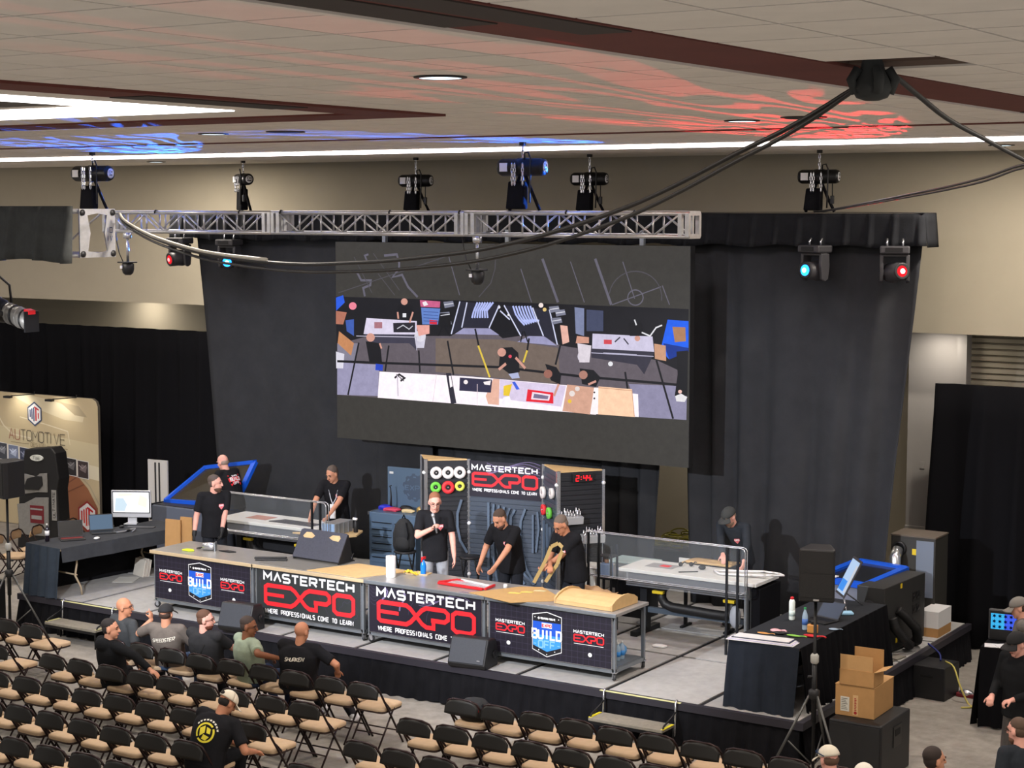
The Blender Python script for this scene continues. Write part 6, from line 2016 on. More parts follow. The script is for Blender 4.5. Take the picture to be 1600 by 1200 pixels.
MB().box(.30, .55, .0, .40, 1.1, .01, M=Mx).build('side_lettering_plate', mat('plate_grey', (150, 150, 146), .5), t)
lt_ = MB()
text(lt_, 'ULTIMATE', 0, 0, .05, .045, 0, lambda a, b: Mx @ Vector((.375 - b, .60 + a, .0115)), adv=.058, thick=.01)
lt_.build('side_lettering', INKK, t)

# ================================================================ folding chairs
CHB = mat('chair_back_black', (30, 29, 27), .45, .3)
CHF = mat('chair_frame_brown', (44, 30, 30), .35, .5)
SEAT = mat('chair_seat_tan', (190, 164, 134), .9, var=.06, scale=12, spec=.1)
SEATD = mat('chair_pan_brown', (60, 46, 42), .5, .3)


def chair_meshes(backm, tagn=''):
    m = {}
    # back: curved sheet with rounded shoulders, bowed backwards
    def back(u, v):
        x = (u - .5) * .43
        top = .765 - .085 * max(0, (abs(x) - .095) / .12) ** 2
        z = .60 + (top - .60) * v
        y = -.215 - .03 * (1 - (x / .215) ** 2) - (z - .76) * -.28
        return (x, y, z)
    b = MB()
    b.grid(back, 14, 5)
    m['backrest'] = b.mesh('backrest', backm)
    # hoop: front legs and back uprights in one tube
    hp = []
    for s in (-1, 1):
        pts = [(s * .215, .235, .0), (s * .215, .075, .25), (s * .215, -.055, .45), (s * .215, -.155, .60), (s * .215, -.205, .68), (s * .185, -.222, .735), (s * .105, -.238, .765)]
        if s == 1:
            pts = pts[::-1]
        hp += pts
    m['hoop'] = MB().tube(hp, .0125, 8).mesh('frame_hoop', CHF)
    for s, nm in ((-1, 'l'), (1, 'r')):
        m['rear' + nm] = MB().tube([(s * .195, .09, .44), (s * .195, -.05, .25), (s * .195, -.24, .0)], .011, 8).mesh('rear_leg', CHF)
        m['hinge' + nm] = MB().tube([(s * .205, .0, .44), (s * .205, -.09, .53)], .012, 6).mesh('hinge_arm', CHF)
    m['rung1'] = MB().tube([(-.195, -.115, .165), (0, -.12, .17), (.195, -.115, .165)], .009, 6).mesh('rung', CHF)
    m['rung2'] = MB().tube([(-.215, .165, .15), (.215, .165, .15)], .009, 6).mesh('rung', CHF)
    c = MB()
    def seat(u, v):
        a = u * 2 * PI
        # superellipse outline
        ca, sa = math.cos(a), math.sin(a)
        x = .20 * math.copysign(abs(ca) ** .3, ca) * (1 - .05 * (sa < 0) * abs(sa))
        y = .205 * math.copysign(abs(sa) ** .3, sa)
        k, z = ((1, .425), (1.02, .445), (1, .462), (.9, .472), (.5, .478), (0.0, .478))[int(round(v * 5))]
        return (x * k, .075 + y * k, z)
    c.grid(seat, 28, 5)
    m['cushion'] = c.mesh('seat', SEAT)
    m['pan'] = MB().prism([(.2 * math.copysign(abs(math.cos(a)) ** .3, math.cos(a)), .075 + .205 * math.copysign(abs(math.sin(a)) ** .3, math.sin(a))) for a in [k * PI / 12 for k in range(24)]], .405, .428).mesh('seat_pan', SEATD)
    return m


CM = chair_meshes(CHB)
CM2 = dict(CM)
b_ = CM['backrest'].copy()
b_.materials.clear()
b_.materials.append(SEAT)
CM2['backrest'] = b_
PN = dict(backrest='backrest', hoop='frame_hoop', rearl='rear_leg', rearr='rear_leg', hingel='hinge_arm', hinger='hinge_arm', rung1='rung', rung2='rung', cushion='seat', pan='seat_pan')


def chair(label, x, y, rz=0.0, z=0.0, group='tan seated folding chairs of the audience', cm=CM):
    t = thing('folding_chair', label, 'chair', (x, y, z), rz, group)
    for k, me in cm.items():
        o = mesh_obj(PN[k], me, t)
        if k == 'backrest':
            md = o.modifiers.new('solid', 'SOLIDIFY')
            md.thickness = .012
            md.offset = 0
    return t


ORD = ['first', 'second', 'third', 'fourth', 'fifth', 'sixth', 'seventh', 'eighth', 'ninth', 'tenth', 'eleventh', 'twelfth', 'thirteenth', 'fourteenth']
rj = random.Random(5)
BK = .245        # the backrest top lies this far behind the chair's centre
LROWS = ((-2.10, 1.74, [0, 1, 2, 3, 4, 5, 6, 7, 8, 11, 12, 13]), (-3.08, 1.70, list(range(0, 9)) + [10]), (-3.96, 1.74, list(range(0, 10))), (-4.84, 1.62, list(range(0, 8))), (-5.69, 1.54, list(range(0, 6))), (-6.55, 1.6, [1, 2, 3]))
for r_, (y, x0, ks) in enumerate(LROWS):
    for n, k in enumerate(ks):
        chair('tan folding chair, %s from the aisle in the %s row of the left block' % (ORD[n], ORD[r_]), x0 - .487 * k + rj.uniform(-.012, .012), y + BK + rj.uniform(-.015, .015), rj.uniform(-.03, .03))
RROWS = ((-2.07, 3.07, 10), (-2.96, 3.07, 8), (-3.9, 3.1, 5), (-4.8, 3.1, 2))
for r_, (y, x0, n_) in enumerate(RROWS):
    for k in range(n_):
        chair('tan folding chair, %s from the aisle in the %s row of the right block' % (ORD[k], ORD[r_]), x0 + .483 * k + rj.uniform(-.012, .012), y + BK + rj.uniform(-.015, .015), rj.uniform(-.03, .03))
for k, (x, y) in enumerate(((-8.9, 2.1), (-9.05, 2.62), (-9.05, 3.08), (-9.05, 3.85))):
    chair('beige-backed folding chair behind the left table, %s from the left' % ORD[k], x + .2, y, -PI / 2 + .35, 0, 'beige folding chairs beyond the left table', CM2)

# ---- backpack on a chair of the right block
t = thing('backpack', 'black backpack with a red patch on a front row chair', 'backpack', (3.07, -1.78, .48), .2)
mb = MB()
mb.lathe([(.02, 0), (.15, .01), (.17, .07), (.155, .17), (.1, .23), (.02, .25)], 16, M=Matrix.Diagonal((1.15, .75, 1, 1)))
mb.build('body', BPK, t)
MB().sph((.04, -.115, .13), (.05, .02, .03), 8).build('red_patch', RED, t)
MB().tube([(.12, -.1, .02), (.17, -.12, .1), (.12, -.08, .2)], .012, 6).build('strap', CLOTH, t)
MB().box(.13, -.14, .05, .15, -.13, .11).build('buckle', WHITE, t)

# ---- step units at the stage edge
for (x0, x1, lab) in ((-5.20, -4.20, 'low carpeted step in front of the stage at left'), (3.72, 4.68, 'low carpeted step with yellow edges in front of the stage at right')):
    t = thing('stage_step', lab, 'step', (0, 0, 0), 0, 'steps up to the stage')
    MB().box(x0, -.42, .235, x1, -.12, .27).build('tread', mat('step_carpet', (128, 122, 110), .95, var=.15, scale=20), t, .006)
    MB().box(x0, -.42, .20, x1, -.40, .235).build('front_rail', BLACKM, t)
    for x in (x0 + .01, x1 - .01):
        MB().tube([(x, -.41, .0), (x, -.41, .22), (x, -.36, .30), (x, -.16, .36), (x, -.075, .40)], .012, 6).build('side_tube', BLACKM, t)
        MB().tube([(x, -.13, .0), (x, -.13, .26)], .012, 6).build('leg', BLACKM, t)
        MB().tube([(x, -.085, .02), (x, -.082, .35), (x, -.075, .5), (x, -.04, .53)], .012, 6).build('hook_tube', CHROME, t)
        MB().box(x - .02, -.40, .2705, x + .02, -.14, .273).build('yellow_edge', mat('yellow_tape', (220, 205, 40), .6) if x0 > 0 else mat('pale_tape', (196, 190, 130), .6), t)

# ================================================================ right of the stage
t = draped_table('draped_table', 'long black-skirted table along the right side of the stage', 5.60, .28, -.0, .84, 2.62, .74, .2, S0)
MB().box(-.43, -.02, .74, .43, 2.62, .748).build('cloth_top', mat('cloth_top_black', (42, 44, 48), .9, var=.1, scale=8, spec=.15), t, .004)
pleats(MB(), (-.43, -.022), (.43, -.022), 0.005, .745, .19, .03, 31, 8, .16).build('skirt_end', mat('skirt_blue_black', (36, 41, 50), .9, var=.15, scale=6, spec=.15), t)
pleats(MB(), (.435, -.02), (.435, 2.62), 0.005, .745, .16, .03, 32, 8, .08).build('skirt_side', BLK2, t)
MB().box(-.43, 0, .0, -.42, 2.6, .74).build('skirt_back', CLOTH, t)
RT0 = S0 + .7505
pp = thing('poster_stack', 'stack of white posters and dark boards at the table\'s near end', 'papers', (5.56, .36, RT0), .08)
for k in range(5):
    MB().box(-.42 + .015 * k, -.12 + .02 * k, .006 * k, .38 - .02 * k, .1 + .012 * k, .006 * k + .005).build('sheet', (WHITE, mat('sheet_violet', (200, 196, 220), .6), WHITE, mat('sheet_navy', (40, 44, 74), .6), WHITE)[k], pp)
t = thing('spray_can', 'white spray can with red top standing on the right table', 'can', (5.39, 1.5, RT0))
MB().lathe([(.03, 0), (.036, .01), (.036, .22), (.022, .25)], 16).build('can', mat('can_white', (224, 232, 224), .4), t)
MB().lathe([(.022, .25), (.02, .275), (.008, .28)], 12).build('cap', RED, t)
MB().lathe([(.0365, .05), (.0365, .12)], 16).build('label', mat('label_teal', (206, 222, 216), .5), t)
t = thing('soda_bottle', 'clear soda bottle with green cap on the right table', 'bottle', (5.72, 1.12, RT0))
MB().lathe([(.028, 0), (.033, .01), (.033, .16), (.026, .19), (.012, .23), (.012, .24)], 14).build('bottle', WAT, t)
MB().lathe([(.0337, .06), (.0337, .13)], 14).build('label', mat('label_navy', (70, 110, 180), .5), t)
MB().lathe([(.015, .24), (.015, .262)], 10).build('cap', mat('cap_green', (40, 150, 80), .5), t)
t = thing('glue_bottle', 'amber bottle of glue beside the soda bottle', 'bottle', (5.86, 1.02, RT0))
MB().box(-.06, -.03, 0, .06, .03, .1).build('bottle', mat('amber', (200, 140, 70), .4), t, .012)
MB().lathe([(.02, .1), (.02, .14), (.01, .15)], 10).build('cap', BLACK, t)
for (x, y, s, m, lab) in ((5.93, .82, (.1, .04, .03), RED, 'red pliers at the corner of the right table'), (5.75, .74, (.09, .03, .02), mat('lime_tool', (140, 200, 80), .5), 'lime green cutter on the right table'), (5.49, .82, (.07, .05, .04), mat('pinkish', (220, 170, 176), .5), 'pink and white clip on the right table'), (5.56, .76, (.08, .05, .03), BLACK, 'black pliers beside the pink clip'), (5.46, .55, (.08, .03, .015), mat('orange_pen', (214, 150, 80), .5), 'orange marker on the poster stack edge'), (6.0, 1.3, (.06, .05, .012), mat('pale_disc', (150, 170, 190), .4), 'pale blue disc on the right table')):
    b = MB()
    b.sph((0, 0, s[2] * .5), (s[0], s[1], s[2] * .5), 10)
    b.tube([(s[0] * .5, 0, s[2] * .5), (s[0] * 1.3, s[1], s[2] * .5), (s[0] * 1.7, s[1] * .5, s[2] * .4)], s[2] * .3, 6)
    o = b.build('small_tool', m)
    o.location = (x, y, RT0 + (.035 if 'marker' in lab else .002))
    tag(o, lab, 'tool', 'small things on the right table')
laptop('black open laptop behind the loudspeaker pole', 5.70, 1.62, RT0, -.3, mat('off_screen2', (52, 62, 78), .3), .34, .24, .7)
t = thing('tablet_stand', 'tall touch monitor on a clear stand on the right table', 'monitor', (5.55, 2.5, RT0), .0)
F = frame((0.02, 0, .14), Vector((.60, -.80, 0)).normalized(), Vector((.36, .27, .9)).normalized(), Vector((-.72, -.54, .44)).normalized())
mon = MB().box(-.19, 0, -.02, .19, .50, 0, M=F).build('case', mat('bezel_grey', (60, 58, 60), .4), t, .006)
MB().box(-.165, .03, 0, .165, .47, .002, M=F).build('screen', emat('mon_blue', (172, 196, 226), 1.1), t)
MB().box(-.16, .06, .002, .06, .2, .003, M=F).build('screen_window', emat('mon_blue2', (70, 140, 225), 1.1), t)
MB().box(.1, .06, .002, .16, .42, .003, M=F).build('screen_window', emat('mon_grey', (206, 206, 212), 1.0), t)
MB().tube([(.2, -.2, .0), (.05, .02, .2), (.25, .2, .0)], .01, 6).build('stand', CHROME, t)
o = MB().box(-.1, -.07, 0, .1, .07, .03).build('tissue_pack', mat('tissue_blue', (150, 196, 226), .7), None, .01)
o.location = (5.80, 2.12, RT0)
o.rotation_euler = (0, 0, .6)
tag(o, 'pale blue tissue pack near the touch monitor', 'tissues')
mbt = MB()
mbt.sph((0, 0, .04), (.05, .04, .05), 8)
o = mbt.build('crumpled_paper', WHITE)
o.location = (5.68, 2.2, RT0 + .01)
tag(o, 'crumpled white paper next to the blue tissue pack', 'paper')

tripod('tripod stand under the loudspeaker before the right table', 6.50, -.42, 2.02, 3.72, .52, .95)
pa_speaker('black loudspeaker on a tripod before the right table', 6.50, -.36, 1.98, .30, .37, .56, .36, 0)

t = thing('subwoofer', 'large black subwoofer carrying two cardboard boxes', 'speaker', (6.86, .26, 0), 0)
MB().box(-.29, -.44, 0, .31, .42, .65).build('cabinet', BLACK, t, .018)
MB().box(-.27, -.452, .03, .29, -.44, .62).build('grille', MATS['speaker_grille'], t)
MB().box(.31, -.10, .33, .318, .14, .56).build('handle_plate', BLACKM, t, .01)
MB().box(.312, -.05, .45, .321, .09, .52).build('handle_cavity', mat('cavity', (8, 8, 8), .8), t)
CARDL = mat('cardboard_light', (190, 150, 102), .85, var=.06, scale=6, spec=.15)
t = thing('cardboard_box', 'large closed cardboard box on the subwoofer', 'box', (6.79, .34, .652), .02)
MB().box(-.23, -.33, 0, .21, .27, .34).build('carton', CARD, t, .004)
MB().box(-.232, -.332, .338, .212, .272, .343).build('top_flaps', CARDL, t)
MB().box(-.17, -.3312, .05, -.07, -.3302, .21).build('shipping_label', mat('label_paper', (205, 202, 190), .8), t)
lb = MB()
for k in range(7):
    rect2(lb, -.16, .07 + k * .019, -.09 - .01 * (k % 3), .078 + k * .019, 0, lambda a, b: (a, -.3318, b))
lb.build('label_print', mat('faint_ink', (110, 108, 100), .8), t)
MB().box(-.03, -.3312, .02, .03, -.3302, .24).build('red_tape_strip', mat('tape_tan', (206, 168, 120), .6), t)
lb = MB()
for k in range(8):
    rect2(lb, -.012, .07 + k * .018, .012 - .006 * (k % 2), .081 + k * .018, 0, lambda a, b: (a, -.3318, b))
poly2(lb, circ(0, .045, .018, n=12), 0, lambda a, b: (a, -.3318, b))
lb.build('tape_print', mat('ink_red', (160, 40, 40), .7), t)
t = thing('cardboard_box', 'smaller cardboard box with open flaps on top of the large one', 'box', (6.81, .14, .652 + .3445), .03)
MB().box(-.20, -.14, 0, .19, .16, .005).build('bottom', CARD, t)
for (a, b, c_, d_) in ((-.20, -.14, -.195, .16), (.185, -.14, .19, .16), (-.2, -.14, .19, -.135), (-.2, .155, .19, .16)):
    MB().box(a, b, 0, c_, d_, .17).build('wall', CARD, t)
MB().box(-.195, -.135, .17, .17, -.13, .33, M=TR(y=0, rx=0)).build('flap', CARDL, t)
MB().box(-.14, .155, .17, .19, .16, .36).build('flap', CARD, t)
MB().prism([(0, 0), (.3, 0), (.26, .12), (.04, .12)], 0, .004, M=frame((.19, -.14, .17), Vector((0, 1, 0)), Vector((1, 0, .3)).normalized(), Vector((.3, 0, -1)).normalized())).build('flap', CARDL, t)

# right laser cutter with a blue lid and its exhaust blower
t = thing('laser_cutter', 'black and blue laser cutter on the right of the stage', 'machine', (4.90, 3.30, S0), -.06)
MB().box(0, 0.15, .03, .62, 1.25, .82).build('body', mat('cutter_pale_grey', (118, 122, 138), .45), t, .01)
fr = MB()
Lp = [Vector((-.02, .15, .86)), Vector((.66, .13, .84)), Vector((.70, 1.25, .88)), Vector((.02, 1.27, .90))]
for i in range(4):
    fr.bar(Lp[i], Lp[(i + 1) % 4], .10, .07)
fr.build('lid_frame', BLUE, t)
c = sum(Lp, Vector()) / 4
MB().add([tuple(c + (p - c) * .95) for p in Lp], [(0, 1, 2, 3)]).build('lid_glass', mat('smoked_glass2', (30, 32, 36), .15), t, solid=.006)
MB().box(.62, -.05, .03, 1.0, 1.2, .88).build('control_cabinet', mat('cabinet_dark', (46, 46, 46), .5), t, .01)
for (y, z) in ((.85, .62), (.97, .62), (.85, .46), (.97, .46)):
    v = MB().box(1.0, y - .05, z - .06, 1.006, y + .05, z + .06).build('vent_fan', BLACK, t)
    MB().lathe([(.035, 0), (.035, .004), (.012, .008)], 14, M=TR(1.006, y, z, ry=PI / 2)).build('fan_hub', BLACKM, v)
MB().lathe([(.09, 0), (.085, .02), (.05, .005), (.02, .012)], 20, M=TR(.80, -.05, .62, rx=PI / 2)).build('exhaust_port', BLACK, t)
for (y, z) in ((.42, .80), (.30, .12)):
    MB().box(1.0, y, z, 1.004, y + .05, z + .06).build('yellow_label', YEL, t)
MB().box(.1, .12, .9, .25, .2, .91).build('white_label', WHITE, t)
for x in (.1, .9):
    for y in (.2, 1.1):
        MB().cyl((x, y, 0), (x, y, .04), .035, 10).build('foot', BLACK, t)
t = thing('exhaust_unit', 'tall dark exhaust filter cabinet behind the right laser cutter', 'machine', (5.28, 5.0, S0))
MB().box(0, 0, .0, .62, .5, 1.22).build('cabinet', mat('exhaust_dark', (50, 49, 46), .6), t, .008)
MB().box(-.005, -.005, 1.22, .625, .505, 1.24).build('lid', mat('exhaust_lid', (96, 86, 76), .7), t)
MB().lathe([(.10, 0), (.10, .03), (.075, .035), (.07, .01)], 20, M=TR(.12, 0, 1.05, rx=PI / 2)).build('port', BLACK, t)
MB().box(.36, -.012, .42, .60, 0, 1.18).build('filter_panel', mat('panel_blue_grey', (112, 122, 138), .5), t)
MB().box(.30, -.006, .98, .36, 0, 1.06).build('yellow_label', YEL, t)
MB().tube([(.12, -.05, 1.05), (.12, -.16, .95), (.14, -.18, .78), (.14, -.18, .6)], [.07, .08, .07, .06], 14).build('flex_elbow', CHROME, t)
MB().box(.1, .05, -.0, .6, .45, .02).build('base', BLACK, t)
t = thing('white_carton', 'white and tan carton beside the exhaust cabinet at the stage edge', 'box', (5.98, 4.75, S0 + .002))
MB().box(-.12, -.2, .12, .14, .3, .34).build('white_top', WHITE, t)
MB().box(-.12, -.2, 0, .14, .3, .12).build('tan_base', CARD, t)
HOSE = mat('hose_black', (22, 22, 23), .55)
for k, (pts, lab) in enumerate((([(5.93, 3.55, 1.05), (6.02, 3.62, .95), (6.12, 3.72, .8), (6.1, 3.85, .62), (6.0, 4.0, .56)], 'thick black exhaust hose leaving the right laser cutter, upper one'), ([(5.94, 3.35, .98), (5.98, 3.36, .85), (6.06, 3.45, .7), (6.08, 3.6, .6), (5.98, 3.78, .565)], 'thick black exhaust hose leaving the right laser cutter, lower one'))):
    P_ = [Vector(p) for p in pts]
    out = []
    for i in range(len(P_) - 1):
        for q in range(10):
            out.append(P_[i].lerp(P_[i + 1], q / 10))
    out.append(P_[-1])
    o = MB().tube(out, [.058 + .006 * (i % 2) for i in range(len(out))], 12).build('exhaust_hose', HOSE)
    tag(o, lab, 'hose', 'exhaust hoses')
for k, (x, y, lab) in enumerate(((5.95, 2.98, 'grey papers scattered on the stage edge, near ones'), (6.0, 3.25, 'grey boards lying on the stage under the hoses'))):
    o = MB().prism([(-.12, -.1), (.1, -.12), (.13, .1), (-.1, .12)], 0, .02).build('loose_sheet', mat('grey_board', (122, 118, 108), .8))
    o.location = (x, y, S0 + .003)
    tag(o, lab, 'boards')
t = thing('black_case', 'small black cube case with slot on the floor beside the stage', 'case', (6.42, 3.60, 0), -.05)
MB().box(-.2, -.22, 0, .22, .26, .42).build('case', BLACK, t, .012)
MB().box(-.1, -.226, .28, .06, -.22, .31).build('slot', mat('slot_dark', (8, 8, 8), .9), t)
cable('blue cable looping from the stage to the black case', [(6.22, 4.0, .52), (6.26, 3.8, .6), (6.4, 3.8, .5), (6.45, 3.72, .43)], .012, mat('cable_navy', (30, 40, 110), .5))
cable('pale yellow cable on the floor from the black case to the draped stand', [(6.52, 3.7, .43), (6.66, 3.6, .4), (6.78, 3.5, .2), (6.9, 3.45, .012), (7.0, 3.3, .012), (6.9, 3.2, .012)], .011, mat('cable_yellow', (196, 184, 96), .5))
t = thing('floor_gadget', 'silver and red gadget on the floor behind the yellow cable', 'gadget', (6.78, 3.75, 0))
MB().sph((0, 0, .05), (.1, .06, .05), 10).build('body', CHROME, t)
MB().box(-.12, -.05, 0, .1, .05, .05).build('base', mat('maroon', (110, 24, 34), .5), t, .01)
# draped stand with a screen case at the right edge
t = thing('draped_stand', 'narrow table in black cloth at the right edge', 'table', (7.32, 2.62, 0), .1)
MB().box(-.0, 0, .92, .62, .62, .95).build('tabletop', BLACK, t)
pleats(MB(), (-.01, -.01), (.63, -.01), .01, .95, .18, .03, 41, 6, .1).build('cloth_front', BLK2, t)
pleats(MB(), (-.01, .63), (-.01, -.01), .01, .95, .18, .03, 42, 6, .08).build('cloth_side', BLK2, t)
pleats(MB(), (.63, -.01), (.63, .63), .01, .95, .18, .03, 43, 6, .08).build('cloth_side', BLK2, t)
MB().box(-.01, -.01, .95, .63, .63, .955).build('cloth_top', BLK2, t)
for k in range(2):
    o = MB().box(-.12, -.09, 0, .12, .09, .006).build('paper_sheet', WHITE)
    o.location = (7.45 + .12 * k, 2.72 + .04 * k, .957 + .007 * k)
    o.rotation_euler = (0, 0, .3 + .4 * k)
    tag(o, ('white paper on the draped stand, lower sheet', 'white paper on the draped stand, upper sheet')[k], 'paper', 'papers on the draped stand')
t = thing('screen_case', 'black case lid monitor showing blue hexagon pattern', 'monitor', (7.28, 2.98, .958), .12)
MB().box(0, 0, 0, .66, .05, .38).build('case', mat('case_rim', (64, 64, 66), .5), t, .02)
MB().box(.02, -.006, .02, .64, 0, .36).build('inner_panel', BLACK, t)
sp = MB()
P = lambda a, b: (a, -.0075, b)
for i in range(10):
    c_ = i / 9
    sp.add([P(.03 + .04 * i, .14), P(.07 + .04 * i, .14), P(.07 + .04 * i, .33), P(.03 + .04 * i, .33)], [(0, 1, 2, 3)], i // 4)
sp.build('screen', [emat('hex_teal', (60, 170, 226), 1.1), emat('hex_blue', (64, 92, 226), 1.1), emat('hex_violet', (70, 60, 190), 1.1)], t)
sp = MB()
P = lambda a, b: (a, -.0083, b)
for i in range(6):
    for j in range(3):
        cx, cy = .07 + i * .066, .17 + j * .065
        for a in range(3):
            an = a * PI / 3 + .5
            poly2(sp, [(cx + .028 * math.cos(an), cy + .028 * math.sin(an)), (cx + .01 * math.cos(an + 1.2), cy + .01 * math.sin(an + 1.2)), (cx - .028 * math.cos(an), cy - .028 * math.sin(an)), (cx - .01 * math.cos(an + 1.2), cy - .01 * math.sin(an + 1.2))], 0, P)
sp.build('screen_pattern', emat('hex_dark', (14, 22, 60), .6), t)

# yellow cable heap on a dark case between the curtains
t = thing('road_case', 'dark case behind the stage between the curtains', 'case', (1.45, 5.95, 0))
MB().box(-.75, -.2, 0, .75, .25, 1.0).build('case', DKST, t, .02)
hp = thing('cable_heap', 'heap of coiled yellow cable on the dark case behind the stage', 'cable', (1.45, 5.95, 1.003))
rd = random.Random(3)
for k in range(14):
    cx, cy, r_ = rd.uniform(-.35, .4), rd.uniform(-.08, .1), rd.uniform(.1, .2)
    tl = rd.uniform(-.6, .6)
    pts = [(cx + r_ * math.cos(a), cy + r_ * .5 * math.sin(a), .012 + .015 * k + max(0, r_ * math.sin(a) * math.sin(tl))) for a in [q * PI / 8 for q in range(16)]]
    MB().tube(pts, .012, 5, closed=True).build('coil', mat('cable_olive', (136, 130, 40), .5), hp)

# ================================================================ people
SKIN = {'fair': (214, 160, 138), 'pink': (222, 164, 148), 'tan': (186, 128, 98), 'brown': (128, 82, 58), 'mid': (196, 140, 112)}


def skinmat(k):
    return mat('skin_' + k, SKIN[k], .55, var=.06, scale=14, spec=.3)


def cloth(k, c):
    return mat('garment_' + k, c, .9, var=.14, scale=9, bump=.25, bscale=35, spec=.12)


def imgdir(a):
    """heading (degrees): 0 towards the hall's rear right, 90 to its right, 180 to the stage"""
    a = math.radians(a)
    dx = math.cos(a) * .54 + math.sin(a) * .84
    dy = -math.cos(a) * .84 + math.sin(a) * .54
    return math.atan2(-dx, dy)


def capsule(mb, p0, p1, r0, r1, n=12, flat_end=False, flat_start=False):
    p0, p1 = Vector(p0), Vector(p1)
    d = (p1 - p0)
    L = max(d.length, 1e-4)
    d = d / L
    pts, rs = [], []
    if not flat_start:
        for k in range(3):
            a = PI / 2 * (k / 3)
            pts.append(p0 - d * (r0 * math.cos(a)))
            rs.append(max(.002, r0 * math.sin(a)))
    pts.append(p0)
    rs.append(r0)
    pts.append(p1)
    rs.append(r1)
    if not flat_end:
        for k in range(1, 4):
            a = PI / 2 * (k / 3)
            pts.append(p1 + d * (r1 * math.sin(a)))
            rs.append(max(.002, r1 * math.cos(a)))
    mb.tube(pts, rs, n)


def loft(mb, rings, n=20):
    vv, ff = [], []
    for (c, ax, ay, rx, ry) in rings:
        for k in range(n):
            a = 2 * PI * k / n
            ca, sa = math.cos(a), math.sin(a)
            vv.append(c + ax * (rx * math.copysign(abs(ca) ** .85, ca)) + ay * (ry * math.copysign(abs(sa) ** .85, sa)))
    N = len(rings)
    for i in range(N - 1):
        for k in range(n):
            l = (k + 1) % n
            ff.append((i * n + k, i * n + l, (i + 1) * n + l, (i + 1) * n + k))
    ff.append(tuple(range(n - 1, -1, -1)))
    ff.append(tuple((N - 1) * n + k for k in range(n)))
    mb.add(vv, ff, 0, True)


def ik(s, w, a, b, pole):
    d = w - s
    L = d.length
    mx = (a + b) * .995
    if L > mx:
        w = s + d * (mx / L)
        d = w - s
        L = mx
    L = max(L, abs(a - b) + .02)
    u = d.normalized()
    x = (a * a - b * b + L * L) / (2 * L)
    h = math.sqrt(max(0, a * a - x * x))
    p = pole - u * pole.dot(u)
    if p.length < 1e-3:
        p = Vector((0, 0, -1)) - u * u.z * -1
    return s + u * x + p.normalized() * h, w


def remesh(mb, name, m, parent, vox, it=2):
    o = bpy.data.objects.new('tmp', mb.mesh('tmp', m))
    C.objects.link(o)
    r = o.modifiers.new('r', 'REMESH')
    r.mode = 'VOXEL'
    r.voxel_size = vox
    r.use_smooth_shade = True
    s = o.modifiers.new('s', 'SMOOTH')
    s.factor = .5
    s.iterations = it
    dg = bpy.context.evaluated_depsgraph_get()
    dg.update()
    me = bpy.data.meshes.new_from_object(o.evaluated_get(dg), depsgraph=dg)
    me.name = name
    old = o.data
    bpy.data.objects.remove(o)
    bpy.data.meshes.remove(old)
    me.materials.clear()
    me.materials.append(m)
    me.polygons.foreach_set('use_smooth', [True] * len(me.polygons))
    return mesh_obj(name, me, parent)


def hand(mb, w, d, side, palm_n, curl, pinch=0.0, point=False):
    """w wrist, d direction of the hand, palm_n palm normal"""
    d = d.normalized()
    pn = (palm_n - d * palm_n.dot(d)).normalized()
    sx = d.cross(pn) * side                     # towards the thumb
    loft(mb, [(w - d * .02, sx, pn, .026, .02), (w + d * .03, sx, pn, .036, .018), (w + d * .075, sx, pn, .042, .016), (w + d * .092, sx, pn, .038, .012)], 12)
    lens = (.066, .078, .072, .056)
    for i in range(4):
        b = w + d * .085 + sx * (.030 - .0205 * i)
        c = curl if not (point and i == 0) else .05
        q = b
        ang = 0
        for j, fr in enumerate((.45, .32, .23)):
            ang += c * (.8 if j == 0 else 1.0)
            dd = d * math.cos(ang) + pn * math.sin(ang)
            e = q + dd * (lens[i] * fr)
            capsule(mb, q, e, .0095, .0088, 8)
            q = e
    tb = w + d * .03 + sx * .03
    td = (d * .75 + sx * .6 + pn * .35).normalized()
    t1 = tb + td * .04
    capsule(mb, tb, t1, .012, .0105, 8)
    capsule(mb, t1, t1 + (td * .6 + d * .4 + pn * (.3 + curl * .3)).normalized() * .032, .0105, .0095, 8)


